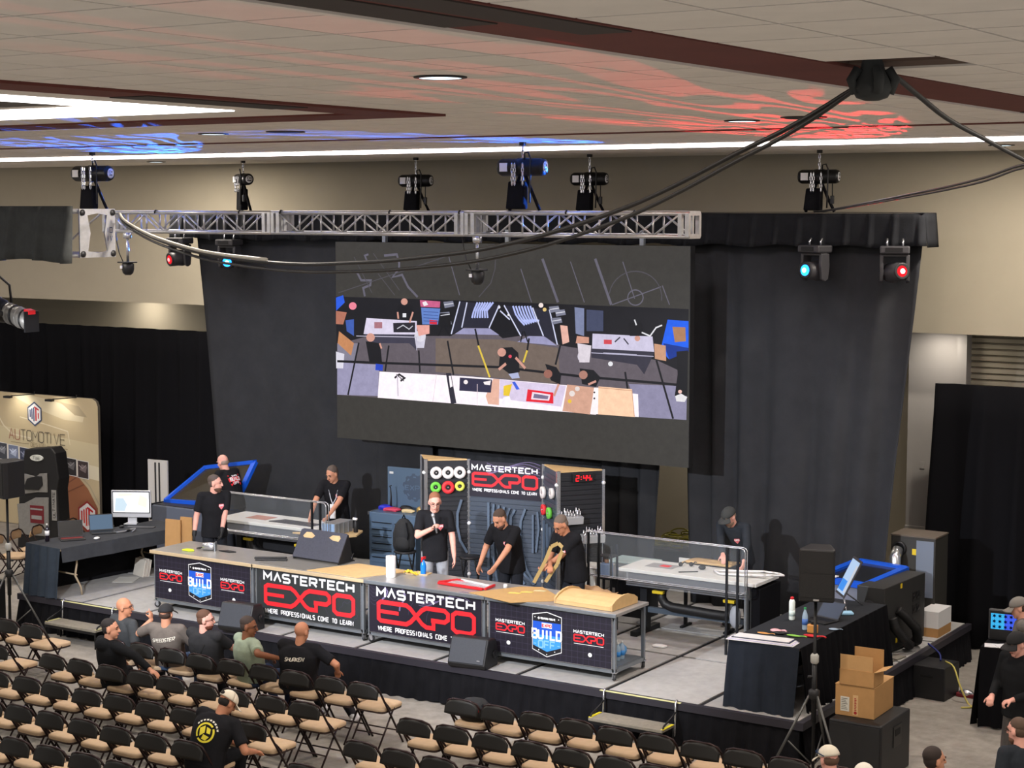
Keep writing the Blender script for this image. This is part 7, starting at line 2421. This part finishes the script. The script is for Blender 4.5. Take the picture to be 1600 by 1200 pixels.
def person(label, loc, rz, skin='fair', shirt=(30, 30, 33), shirt_name='black', pants=(38, 40, 46), pants_name='dark', sleeve='short', hair=None, hair_style='short',
           beard=None, cap=None, cap_back=False, glasses=False, sit=False, lean=(0.05, 0.08), side=0.0, twist=0.0, head=(0, 0.1, 0), hands=None, elbows=None, curl=(.35, .35), hdirs=(None, None),
           feet=None, knees=None, bulk=1.0, scale=1.0, gloves=False, pelvis=None, pose_z=None, print_fn=None, hood=False, shoes=(30, 30, 32), straps=False, extras=None, point=None, neck_fwd=.15):
    root = thing('person', label, 'person', loc, rz)
    root.scale = (scale,) * 3
    Mi = (Matrix.Translation(loc) @ Matrix.Rotation(rz, 4, 'Z') @ Matrix.Diagonal((scale, scale, scale, 1))).inverted()
    loc_ = lambda p: Mi @ Vector(p)
    V = Vector
    P = V(pelvis) if pelvis else V((0, 0, .535 if sit else .965))
    X0 = V((1, 0, 0))

    def dirv(a, b):
        return V((math.sin(b), math.sin(a) * math.cos(b), math.cos(a) * math.cos(b))).normalized()
    S1, S2 = dirv(lean[0], side), dirv(lean[1], side)
    mid = P + S1 * .26
    nb = mid + S2 * .27
    if sit:
        mid = P + S1 * .235
        nb = mid + S2 * .245
    ct, st_ = math.cos(twist), math.sin(twist)
    X2 = V((ct, st_, 0))
    X2 = (X2 - S2 * X2.dot(S2)).normalized()
    F2 = S2.cross(X2)
    X1 = (X0 - S1 * X0.dot(S1)).normalized()
    F1 = S1.cross(X1)

    def spine(s):
        """s metres above the pelvis"""
        t = s / .53
        p = (1 - t) ** 2 * P + 2 * t * (1 - t) * (P * .0 + mid) + t * t * nb
        if t < 0:
            p = P + S1 * s
        k = min(1, max(0, t))
        ax = (X1 * (1 - k) + X2 * k).normalized()
        ay = (F1 * (1 - k) + F2 * k).normalized()
        return p, ax, ay
    # head frame
    hy_, hp, hr = head
    Rm = Matrix.Rotation(hy_ + twist * .5, 3, 'Z') @ Matrix.Rotation(-hp, 3, 'X') @ Matrix.Rotation(hr, 3, 'Y')
    hx, hf, hz = Rm @ V((1, 0, 0)), Rm @ V((0, 1, 0)), Rm @ V((0, 0, 1))
    nd = (S2 * .75 + V((0, 0, 1)) * .35 + (F2 * neck_fwd)).normalized()
    HC = nb + nd * .075 + hz * .062 + hf * .015
    H = lambda x, y, z: HC + hx * x + hf * y + hz * z
    HM = frame(HC, hx, hf, hz)
    sm = skinmat(skin)
    body = MB()
    body.sph((0, -.012, .03), (.076, .096, .092), 18, M=HM)
    body.sph((0, .018, -.035), (.062, .074, .082), 16, M=HM)
    body.sph((0, .066, -.095), (.026, .022, .022), 10, M=HM)
    body.sph((0, .072, .032), (.05, .02, .018), 10, M=HM)
    capsule(body, H(0, .088, .022), H(0, .108, -.02), .010, .016, 8)
    body.sph((0, .082, -.058), (.026, .014, .014), 8, M=HM)
    for s in (-1, 1):
        body.sph((s * .078, -.008, -.008), (.012, .024, .034), 10, M=HM)
    capsule(body, nb - nd * .04, HC - hz * .05 - hf * .015, .062, .056, 14)
    # shoulders and arms
    sh, el, wr, hd = [None] * 2, [None] * 2, [None] * 2, [None] * 2
    hands = hands or [None, None]
    elbows = elbows or [None, None]
    fw = F2 if sit else V((0, 1, 0))
    for i, s in enumerate((-1, 1)):             # 0 left, 1 right
        sh[i] = nb - S2 * .045 + X2 * (s * .175 * (.5 + .5 * bulk)) + F2 * .0
        tgt = loc_(hands[i]) if hands[i] is not None else sh[i] + V((s * .06, .07, -.53))
        pole = V(elbows[i]) if elbows[i] is not None else V((s * .5, -.7, -.5))
        el[i], wr[i] = ik(sh[i], tgt, .30, .265, pole)
        hd[i] = V(hdirs[i]).normalized() if hdirs[i] is not None else (wr[i] - el[i]).normalized()
        capsule(body, sh[i], el[i], .05, .042)
        capsule(body, el[i], wr[i], .043, .028)
        pnrm = V((-s, 0, 0)) if hd[i].z < -.6 else V((0, 0, -1))
        if not gloves:
            hand(body, wr[i], hd[i], s if False else (1 if i == 1 else -1) * (-1 if hd[i].z < -.6 else -1), pnrm, curl[i], point=(point == i))
    # torso and legs (inside the clothes)
    b = bulk
    prof = [(-.06, .150, .105), (.02, .152, .105), (.14, .138, .098), (.30, .158, .108), (.40, .160, .10), (.46, .12, .075), (.50, .062, .055)]
    loft(body, [(*spine(s), rx * b, ry * b) for s, rx, ry in prof])
    hipj, kn, an, ft = [None] * 2, [None] * 2, [None] * 2, [None] * 2
    for i, s in enumerate((-1, 1)):
        hipj[i] = P + X0 * (s * .09) - V((0, 0, .02))
        if feet is not None:
            f = loc_(feet[i])
        elif sit:
            f = V((s * .13, .48, .08))
        else:
            f = V((s * .11, .0 + (.04 if i else -.03), .08))
        pole = V((s * .25, 1, .25)) if knees is None else V(knees[i])
        kn[i], an[i] = ik(hipj[i], f, .44, .43, pole)
        capsule(body, hipj[i], kn[i], .075, .05)
        capsule(body, kn[i], an[i], .05, .036)
    bo = remesh(body, 'body', sm, root, .0095, 1)
    # shirt
    shm = cloth(shirt_name, shirt)
    g = MB()
    prof = [(-.12, .172, .128), (-.04, .172, .126), (.06, .166, .122), (.16, .158, .120), (.30, .176, .126), (.40, .180, .118), (.465, .160, .096), (.515, .088, .078)]
    if sit:
        prof = prof[1:]
    loft(g, [(*spine(s), rx * b + .004, ry * b + .004) for s, rx, ry in prof])
    for i in range(2):
        capsule(g, nb - S2 * .055, sh[i], .072, .068 * (.6 + .4 * b))
        if sleeve == 'long':
            capsule(g, sh[i], el[i], .068, .056)
            capsule(g, el[i], wr[i] - (wr[i] - el[i]).normalized() * .015, .056, .043, flat_end=True)
        else:
            e = sh[i].lerp(el[i], .78)
            capsule(g, sh[i], e, .070, .068, flat_end=True)
    if hood:
        g.sph(nb - S2 * .03 - F2 * .085, (.12, .07, .085), 14)
        g.tube([nb + X2 * .1 - S2 * .02, nb + X2 * .06 + F2 * .06 - S2 * .03, nb + F2 * .075 - S2 * .06, nb - X2 * .06 + F2 * .06 - S2 * .03, nb - X2 * .1 - S2 * .02], .03, 8)
    so = remesh(g, 'shirt' if sleeve == 'short' else 'sweatshirt', shm, root, .0125, 3)
    # trousers
    g = MB()
    loft(g, [(P - V((0, 0, .11)), X0, V((0, 1, 0)), .165 * b, .115 * b), (P - V((0, 0, .02)), X0, V((0, 1, 0)), .168 * b, .122 * b), (P + S1 * .06, X1, F1, .16 * b, .116 * b)])
    for i in range(2):
        capsule(g, hipj[i], kn[i], .092 * (.6 + .4 * b), .068)
        capsule(g, kn[i], an[i] + (kn[i] - an[i]).normalized() * .0, .068, .056, flat_end=True)
    remesh(g, 'trousers', cloth(pants_name, pants), root, .014, 2)
    # shoes
    for i, s in enumerate((-1, 1)):
        fd = V((s * .15, 1, 0)).normalized()
        q = V((an[i].x, an[i].y, max(.045, an[i].z - .035)))
        ms = MB()
        ms.sph((0, .06, .0), (.045, .135, .042), 14, M=frame(q, fd.cross(V((0, 0, 1))), fd, V((0, 0, 1))))
        ms.sph((0, -.01, .04), (.042, .055, .05), 12, M=frame(q, fd.cross(V((0, 0, 1))), fd, V((0, 0, 1))))
        ms.build('shoe', mat('shoe_%d' % shoes[0], shoes, .6), root)
    if gloves:
        for i in range(2):
            g = MB()
            hand(g, wr[i], hd[i], -1 if i == 1 else 1, V((-(1 if i else -1), 0, 0)), curl[i])
            capsule(g, wr[i] - hd[i] * .05, wr[i], .034, .034)
            remesh(g, 'glove', mat('glove_black', (24, 24, 26), .6), root, .008, 1)
    # face
    fc = MB()
    for s in (-1, 1):
        fc.sph((s * .031, .080, .010), (.013, .008, .006), 8, M=HM)
    fc.build('eyes', mat('eye_dark', (50, 36, 32), .3), root)
    hb = hair or (96, 76, 62)
    fc = MB()
    for s in (-1, 1):
        fc.tube([H(s * .014, .092, .034), H(s * .032, .091, .040), H(s * .05, .080, .034)], .005, 6)
    fc.build('eyebrows', mat('hair_%d_%d_%d' % hb, hb, .8), root)
    fc = MB()
    fc.tube([H(-.022, .088, -.060), H(0, .097, -.059), H(.022, .088, -.060)], .0045, 6)
    fc.build('mouth', mat('lips', (150, 84, 78), .5), root)
    hm = mat('hair_%d_%d_%d' % hb, hb, .85, var=.2, scale=40, bump=.4, bscale=80)
    if hair and hair_style != 'none':
        g = MB()
        if cap:
            g.sph((0, -.040, .0), (.0775, .066, .062), 14, M=HM)
        elif hair_style == 'short':
            g.sph((0, -.028, .050), (.080, .094, .085), 18, M=HM)
            g.sph((0, -.036, .008), (.080, .072, .085), 14, M=HM)
        elif hair_style == 'fade':
            g.sph((0, -.026, .054), (.076, .094, .078), 18, M=HM)
            g.sph((0, -.038, .008), (.0775, .070, .075), 14, M=HM)
        elif hair_style == 'rim':
            g.sph((0, -.045, -.012), (.077, .062, .05), 14, M=HM)
        g.build('hair', hm, root)
    if beard:
        g = MB()
        g.sph((0, .030, -.078), (.060, .066, .046), 14, M=HM)
        g.sph((0, .056, -.1), (.036, .03, .04), 12, M=HM)
        g.build('beard', mat('beard_%d_%d_%d' % beard, beard, .9, bump=.4, bscale=80), root)
    if cap:
        cm_ = mat('cap_%d_%d_%d' % cap, cap, .85, var=.06, scale=12)
        sg = -1 if cap_back else 1
        g = MB()
        vv = []

        def dome(u, v):
            a = u * 2 * PI
            t = v * PI / 2
            return tuple(H(.090 * math.cos(t) * math.cos(a), -.012 + .110 * math.cos(t) * math.sin(a), .035 + .096 * math.sin(t)))
        g.grid(dome, 24, 8)
        g.build('cap_crown', cm_, root, solid=.006)
        g = MB()

        def brim(u, v):
            a = (u - .5) * 1.9
            r = .085 + .085 * v
            return tuple(H(math.sin(a) * r * (.98 - .2 * v), sg * (math.cos(a) * r * 1.15) - .01, .036 - .018 * v - .03 * abs(math.sin(a)) * v))
        g.grid(brim, 14, 5)
        g.build('cap_brim', cm_, root, solid=.006)
        if cap_back or cap[0] > 215:
            g = MB()
            g.sph((0, .096 if cap_back else -.118, .062), (.034, .012, .022), 10, M=HM)
            g.build('cap_opening', hm, root)
    if glasses:
        g = MB()
        gm = mat('spectacle_frame', (64, 44, 42), .3)
        for s in (-1, 1):
            g.tube([H(s * .032 + .024 * math.cos(a), .100 - .006 * abs(math.cos(a)), .010 + .018 * math.sin(a)) for a in [k * PI / 6 for k in range(12)]], .0024, 5, closed=True)
            g.tube([H(s * .056, .095, .014), H(s * .080, .03, .012), H(s * .084, -.02, .0)], .0026, 5)
        g.tube([H(-.01, .106, .014), H(.01, .106, .014)], .003, 5)
        g.build('spectacles', gm, root)
    if straps:
        g = MB()
        for s in (-1, 1):
            g.tube([spine(.47)[0] + X2 * (s * .10) + F2 * .02 + S2 * .03, spine(.40)[0] + X2 * (s * .09) - F2 * .135, spine(.28)[0] + X2 * (s * .03) - F2 * .155, spine(.08)[0] - X2 * (s * .05) - F2 * .15], .014, 6)
        g.build('straps', mat('strap_black', (16, 16, 17), .8), root)
    info = dict(root=root, shirt=so, spine=spine, S2=S2, X2=X2, F2=F2, nb=nb, H=H, wr=wr, hd=hd, HM=HM, P=P, mid=mid)
    if print_fn:
        print_fn(info)
    return info


def shirt_print(info, name, draw, mats, back=True, s=.30, dx=0.0, depth=.4):
    """draw(mb, P) in metres; the print is laid on the cloth"""
    so = info['shirt']
    me = so.data
    bvh = BVHTree.FromPolygons([v.co for v in me.vertices], [p.vertices[:] for p in me.polygons])
    c, ax, ay = info['spine'](s)
    up = info['S2']
    n = -ay if back else ay
    right = -ax if not back else ax
    if not back:
        right = -ax
    o = c + (ax * dx)
    mb = MB()
    draw(mb, lambda x, y: (x, y, 0))
    out = []
    for v in mb.v:
        q = o + (ax * v[0] if back else -ax * v[0]) + up * v[1]
        h = bvh.ray_cast(q + n * .5, -n, 1.0)
        k = h[0] if h[0] is not None else q + n * .12
        out.append(tuple(Vector(k) + n * (.004 + v[2])))
    mb.v = out
    return mb.build(name, mats, info['root'], recalc=False)


def fine(mb_draw, cuts=2):
    """wrap a draw function so that its faces are subdivided before projection"""
    def f(mb, P):
        t = MB()
        mb_draw(t, P)
        for f_, m_ in zip(t.f, t.m):
            pts = [Vector(t.v[i]) for i in f_]
            if len(pts) == 4:
                n = 3
                for a in range(n):
                    for b_ in range(n):
                        q = lambda u, v: (pts[0].lerp(pts[1], u)).lerp(pts[3].lerp(pts[2], u), v)
                        mb.add([q(a / n, b_ / n), q((a + 1) / n, b_ / n), q((a + 1) / n, (b_ + 1) / n), q(a / n, (b_ + 1) / n)], [(0, 1, 2, 3)], m_)
            else:
                c = sum(pts, Vector()) / len(pts)
                for i in range(len(pts)):
                    a, b_ = pts[i], pts[(i + 1) % len(pts)]
                    ma, mb2 = a.lerp(c, .5), b_.lerp(c, .5)
                    mb.add([a, b_, mb2, ma], [(0, 1, 2, 3)], m_)
                    mb.add([ma, mb2, c], [(0, 1, 2)], m_)
    return f


def chest_logo(info, dx=.075):
    def d(mb, P):
        poly2(mb, [(-.035, .03), (.035, .03), (.04, 0), (.0, -.05), (-.04, 0)], 0, P)
    shirt_print(info, 'chest_logo', fine(d), [mat('logo_red_white', (226, 120, 128), .7)], False, .35, -dx)
    def d2(mb, P):
        text(mb, 'EXPO', 0, -.004, .018, .011, 0, P, centre=True, thick=.006)
    shirt_print(info, 'chest_lettering', d2, [INKW], False, .355, -dx)


def back_logo(info):
    def d(mb, P):
        poly2(mb, [(-.12, .10), (.12, .10), (.13, .02), (.10, -.08), (-.10, -.08), (-.13, .02)], 0, P)
    shirt_print(info, 'back_print', fine(d), [INKR], True, .33)

    def d2(mb, P):
        text(mb, 'BUILD', 0, .0, .05, .032, 0, P, adv=.042, centre=True, thick=.014)
        text(mb, 'OFF', 0, -.06, .035, .032, 0, P, adv=.044, centre=True, thick=.01)
        text(mb, 'EXPO', 0, .065, .022, .02, 0, P, adv=.028, centre=True, thick=.008)
    o = shirt_print(info, 'back_lettering', fine(d2), [INKW], True, .33)
    for v in o.data.vertices:
        v.co -= info['spine'](.33)[2] * .003


GREYH, BRN, DBRN, BLKH = (112, 100, 92), (92, 66, 48), (60, 44, 36), (34, 28, 26)
# ---- on the stage
person('bearded man in black tee and gloves behind the left bench, looking right', (-3.72, 1.52, S0), imgdir(22), 'pink', hair=(84, 72, 66), hair_style='fade', beard=(92, 66, 54),
       head=(1.05, .05, 0), gloves=True, hands=((-3.46, 1.36, S0 + .84), (-3.84, 1.20, S0 + .84)), print_fn=chest_logo, lean=(.02, .05), bulk=1.1)
person('bald man with red back print bending at the blue-lidded cutter', (-5.02, 3.42, S0), imgdir(-125), 'pink', hair=(150, 130, 118), hair_style='rim', head=(.0, .35, 0),
       lean=(.22, .42), hands=((-5.35, 3.3, S0 + .95), (-5.3, 3.6, S0 + .95)), print_fn=back_logo, bulk=1.12)


def lanyard(info):
    g = MB()
    nb, X2, F2, S2 = info['nb'], info['X2'], info['F2'], info['S2']
    c = info['spine'](.18)[0] + F2 * .22
    for s in (-1, 1):
        g.tube([nb + X2 * (s * .06) + S2 * .01, nb + X2 * (s * .07) + F2 * .11 - S2 * .09, info['spine'](.32)[0] + X2 * (s * .04) + F2 * .15, c + V3(0, 0, .08)], .007, 5)
    g.build('lanyard', mat('lanyard_pale', (196, 200, 210), .7), info['root'])
    MB().box(-.045, -.004, -.14, .045, .004, .08, M=TR(c.x, c.y, c.z)).build('badge', WHITE, info['root'])
    chest_logo(info)


V3 = lambda x, y, z: Vector((x, y, z))
person('man with lanyard and badge working at the left extraction table', (-3.02, 3.52, S0), imgdir(-12), 'mid', hair=(86, 74, 66), hair_style='short', head=(-.45, .45, 0),
       lean=(.16, .36), hands=((-2.82, 3.02, T0 + .07), (-3.12, 2.98, T0 + .07)), elbows=((-.7, -.4, -.2), (.7, -.4, -.2)), print_fn=lanyard, bulk=1.08)


def microphone(info):
    chest_logo(info)


pr_ = person('presenter in black tee and pale jeans speaking into a microphone', (.08, 1.70, S0), imgdir(2), 'pink', hair=(136, 88, 62), hair_style='fade', head=(.10, .32, 0), lean=(.0, .06),
             hands=((.44, 1.66, S0 + .86), (.24, 1.42, S0 + 1.36)), elbows=(None, (.75, -.2, -.8)), curl=(.35, 1.1), hdirs=(None, (-.35, .35, .45)), pants=(150, 152, 158), pants_name='pale_jeans', print_fn=microphone, scale=1.03, glasses=True)
mt = thing('microphone', 'silver hand microphone held up by the presenter', 'microphone', (.285, 1.415, S0 + 1.42), .0)
MB().tube([(.0, 0, -.12), (0.0, -.0, .10)], [.012, .017], 10, M=TR(rx=.15, ry=-.15)).build('handle', mat('mic_grey', (150, 152, 156), .4, .4), mt)
MB().sph((0, 0, .125), (.026, .026, .03), 12, M=TR(rx=.15, ry=-.15)).build('grille', mat('mic_grille', (176, 178, 182), .4, .6), mt)
person('man in black tee leaning over the steel bench to touch the red frame', (1.30, 1.72, S0), imgdir(-38), 'mid', hair=(72, 56, 46), hair_style='fade', beard=(70, 50, 42), head=(-.15, .62, 0),
       lean=(.16, .46), hands=((1.40, 1.02, B0 + .06), (.98, 1.45, S0 + .95)), elbows=((-.8, -.4, .2), (.6, -.5, -.4)), hdirs=(None, None), print_fn=chest_logo, bulk=1.08, scale=1.0)
person('man with glasses and shaved hair studying a tan template', (2.28, 1.68, S0), imgdir(-52), 'tan', hair=(104, 90, 80), hair_style='fade', glasses=True, head=(-.1, .62, 0),
       lean=(.12, .40), hands=((2.0, 1.42, S0 + 1.02), (2.14, 1.32, S0 + 1.08)), elbows=((-.7, -.5, -.6), (.9, -.5, -.3)), curl=(.9, .9), print_fn=chest_logo, bulk=1.12)
t = thing('template_strip', 'long tan U-shaped template held by the man in glasses', 'template', (0, 0, 0))
TS = [(1.97, 1.20, B0 + .03), (2.07, 1.30, 1.62), (2.13, 1.36, 1.82), (2.20, 1.42, 1.86), (2.26, 1.44, 1.80), (2.22, 1.36, 1.6), (2.12, 1.24, B0 + .05)]
mb = MB()
for i in range(len(TS) - 1):
    mb.bar(TS[i], TS[i + 1], .045, .010, up=(.6, -.8, 0))
mb.build('strip', mat('template_tan', (176, 150, 96), .6), t)
person('man in dark sweatshirt and charcoal cap bending at the right extraction table', (3.62, 3.80, S0), imgdir(-34), 'pink', hair=(130, 110, 96), hair_style='rim', beard=(140, 116, 100), cap=(54, 56, 56), head=(-.25, .55, 0),
       lean=(.30, .66), sleeve='long', shirt=(44, 48, 54), shirt_name='navy_grey', hands=((3.98, 3.14, T0 + .06), (3.74, 3.04, T0 + .06)), elbows=((-.7, -.4, 0), (.7, -.4, 0)), print_fn=chest_logo, bulk=1.1)

# ---- seated audience
def back_text(lines, size, m, dy=0.0, slant=.0, s=.33, dx=0.0):
    def fn(info):
        def d(mb, P):
            Q = lambda x, y: P(x + slant * y, y + .12 * x * (1 if slant else 0))
            y = dy
            for (tx, h_) in lines:
                text(mb, tx, dx, y, h_, h_ * .62, 0, Q, adv=h_ * .82, centre=True, thick=h_ * .2)
                y -= h_ * 1.35
        shirt_print(info, 'back_print', d, [m], True, s)
    return fn


PALEP = mat('pale_print', (226, 220, 206), .7)
person('bald man in glasses and dark grey shirt in the front row, facing right', (-2.15, -1.82, 0), 0.15, 'tan', hair=(120, 90, 76), hair_style='none', glasses=True, shirt=(62, 64, 66), shirt_name='slate', sit=True, head=(-1.1, .05, 0), lean=(-.28, -.20), twist=-.3, pants_name='black_trousers', pants=(26, 27, 30))
person('man in black hoodie with short dark hair, arm resting on the next chair', (-1.42, -2.80, 0), 0.05, 'mid', hair=BLKH, hair_style='fade', shirt=(28, 29, 31), shirt_name='black_hoodie', sleeve='long', hood=True, sit=True, head=(-.95, .05, 0), lean=(-.24, -.12), twist=-.3,
       hands=((-1.7, -2.4, .62), (-.72, -2.93, .76)), elbows=(None, (.7, -.3, .4)), hdirs=(None, (.8, .1, -.35)), pants_name='black_trousers', pants=(26, 27, 30), bulk=1.1)
person('man in brown grey tee and black cap pointing up with his hand', (-1.46, -1.80, 0), 0.30, 'mid', hair=DBRN, hair_style='fade', cap=(30, 30, 32), shirt=(104, 96, 90), shirt_name='taupe', sit=True, head=(0.0, .05, 0), lean=(-.30, -.22), pants=(66, 84, 112), pants_name='blue_jeans',
       hands=((-1.86, -1.72, .97), (-1.2, -1.45, .62)), elbows=((-.9, -.1, -.6), None), hdirs=((-.05, .0, 1), None), curl=(1.0, .4), point=0, bulk=1.18, print_fn=back_text([('SPEEDSTER', .040)], 1, PALEP, .03, .18))
person('red-bearded man in black shirt with crossed straps, looking right', (-.82, -1.80, 0), 0.15, 'pink', hair=(86, 58, 42), hair_style='fade', beard=(92, 48, 32), glasses=True, shirt=(46, 46, 48), shirt_name='charcoal_tee', sit=True, head=(-1.1, .08, 0), lean=(-.28, -.18), twist=-.1, straps=True, bulk=1.25, pants_name='black_trousers', pants=(26, 27, 30),
       hands=((-1.05, -1.42, .62), (-.6, -1.40, .64)))
person('man in pale green polo turning to his right-hand neighbour', (-.12, -1.82, 0), -.1, 'brown', hair=(58, 46, 40), hair_style='fade', glasses=True, shirt=(146, 158, 138), shirt_name='sage', sit=True, head=(-.95, .15, 0), lean=(-.24, -.12), twist=-.25,
       hands=((-.25, -1.4, .64), (.40, -1.95, .84)), elbows=(None, (.7, -.6, -.1)), curl=(.4, .7), bulk=1.2, pants=(44, 54, 76), pants_name='navy_jeans')
person('bald broad man in black tee leaning forward in the front row', (.56, -1.78, 0), .25, 'tan', hair=(120, 80, 64), hair_style='none', shirt=(26, 28, 32), shirt_name='black', sit=True, head=(-.3, .15, 0), lean=(-.12, -.02), side=.08,
       hands=((.4, -1.3, .66), (.92, -1.5, .66)), elbows=((-.8, -.4, -.2), (.9, -.5, -.1)), bulk=1.4, pants=(40, 40, 44), pants_name='dark_shorts', print_fn=back_text([('SHURKEN', .042)], 1, PALEP, .02, .22), shoes=(210, 210, 212), feet=((.45, -1.2, .08), (1.0, -1.3, .08)))


def round_logo(info):
    def d(mb, P):
        ring = lambda r: [(r * math.cos(2 * PI * k / 28), r * math.sin(2 * PI * k / 28)) for k in range(29)]
        for k in range(28):
            if k % 14 in (3,):
                continue
            a0, a1 = 2 * PI * k / 28, 2 * PI * (k + 1) / 28
            poly2(mb, [(.105 * math.cos(a0), .105 * math.sin(a0)), (.105 * math.cos(a1), .105 * math.sin(a1)), (.085 * math.cos(a1), .085 * math.sin(a1)), (.085 * math.cos(a0), .085 * math.sin(a0))], 0, P)
        poly2(mb, [(-.07, .03), (-.02, .07), (.0, .0), (-.05, -.05)], 0, P)
        poly2(mb, [(.0, .06), (.05, .05), (.06, .0), (.02, .0)], 0, P)
        poly2(mb, [(-.01, -.02), (.06, -.03), (.03, -.075), (-.02, -.07)], 0, P)
    shirt_print(info, 'round_print', fine(d), [mat('logo_yellow', (232, 216, 60), .7)], True, .30, 0)

    def d2(mb, P):
        for k in range(9):
            a = PI * (.12 + .085 * k)
            q = lambda r, t: (r * math.cos(t), r * math.sin(t))
            poly2(mb, [q(.125, a), q(.142, a), q(.142, a + .17), q(.125, a + .17)], 0, P)
    shirt_print(info, 'ring_lettering', fine(d2), [PALEP], True, .30, 0)


person('man in white backward cap with yellow round logo bending among the chairs', (1.66, -4.62, 0), .22, 'tan', hair=BLKH, hair_style='fade', cap=(224, 214, 194), shirt=(24, 24, 26), shirt_name='black', sit=True, head=(-.55, .70, 0), lean=(.18, .52), side=.22,
       hands=((1.72, -4.15, .58), (2.02, -4.25, .58)), bulk=1.25, print_fn=round_logo, pants_name='black_trousers', pants=(26, 27, 30))
t = thing('hand_bag', 'black bag with red lettering on the chair behind the bending man', 'bag', (1.60, -5.0, .02), .2)
mb = MB()
mb.lathe([(.02, 0), (.16, .01), (.18, .08), (.14, .2), (.02, .24)], 14, M=Matrix.Diagonal((1.2, .8, 1, 1)))
mb.build('bag', BPK, t)
lb = MB()
stroke(lb, [(-.12, .10), (-.08, .14), (-.05, .1), (-.01, .14), (.02, .1), (.06, .14), (.1, .1)], .014, 0, lambda a, b: (a, -.147, b))
lb.build('red_lettering', RED, t)

# ---- lower right corner
sg = person('man in pale cap with sunglasses on it at the bottom edge', (7.80, -3.06, 0), .75, 'pink', hair=(92, 70, 56), hair_style='short', cap=(206, 198, 180), shirt=(60, 58, 56), shirt_name='brown_grey', sit=True, head=(.25, .25, 0), lean=(.0, .08))
g = MB()
for s in (-1, 1):
    g.tube([sg['H'](s * .05, .085, .09), sg['H'](s * .095, .02, .07), sg['H'](s * .085, -.06, .04)], .006, 6)
    g.sph((s * .035, .095, .075), (.034, .012, .02), 10, M=sg['HM'])
o = g.build('sunglasses', mat('mirror_blue', (36, 60, 90), .15, .5))
o.location = sg['root'].location
o.rotation_euler = sg['root'].rotation_euler
tag(o, 'dark mirrored sunglasses resting on the pale cap', 'sunglasses')
person('dark-haired person in a white visor cap beside the man in the pale cap', (8.25, -3.42, 0), .5, 'fair', hair=BLKH, hair_style='short', cap=(214, 208, 196), cap_back=True, shirt=(50, 50, 54), shirt_name='charcoal_tee', sit=True, head=(-.3, .3, 0), lean=(.05, .15), hands=((8.1, -3.0, .9), (8.5, -3.1, 1.0)))
person('dark-haired man at the bottom edge, seen from behind', (8.56, -2.58, 0), -.2, 'mid', hair=(46, 36, 32), hair_style='short', shirt=(48, 50, 54), shirt_name='charcoal_tee', sit=True, head=(-.5, .05, 0), lean=(-.02, .05), scale=1.0)
person('bearded man in glasses at the right edge, facing left', (8.99, -1.32, 0), .95, 'pink', hair=(84, 66, 54), hair_style='fade', beard=(112, 78, 60), glasses=True, shirt=(44, 50, 58), shirt_name='navy_grey', sit=True, head=(.3, .15, 0), lean=(-.02, .08), scale=1.02)
person('man in black hoodie and cap standing at the right edge', (8.48, .32, 0), imgdir(-60), 'pink', hair=(70, 56, 48), hair_style='short', cap=(26, 26, 28), shirt=(28, 28, 30), shirt_name='black_hoodie', sleeve='long', hood=True, pants=(86, 82, 80), pants_name='grey_trousers', head=(0, .3, 0), lean=(.02, .1),
       hands=((8.50, .0, 1.10), (8.25, .1, 1.08)), elbows=((-.6, -.6, -.4), (.6, -.6, -.4)), curl=(.8, .8), bulk=1.15)
person('person in grey puffer jacket working at the draped stand', (8.0, 2.22, 0), imgdir(-110), 'fair', hair=DBRN, hair_style='short', cap=(120, 116, 110), shirt=(110, 106, 102), shirt_name='grey_puffer', sleeve='long', head=(.2, .3, 0), lean=(.1, .2), hands=((7.72, 2.6, 1.0), (7.75, 2.85, 1.0)), bulk=1.2, scale=.97)
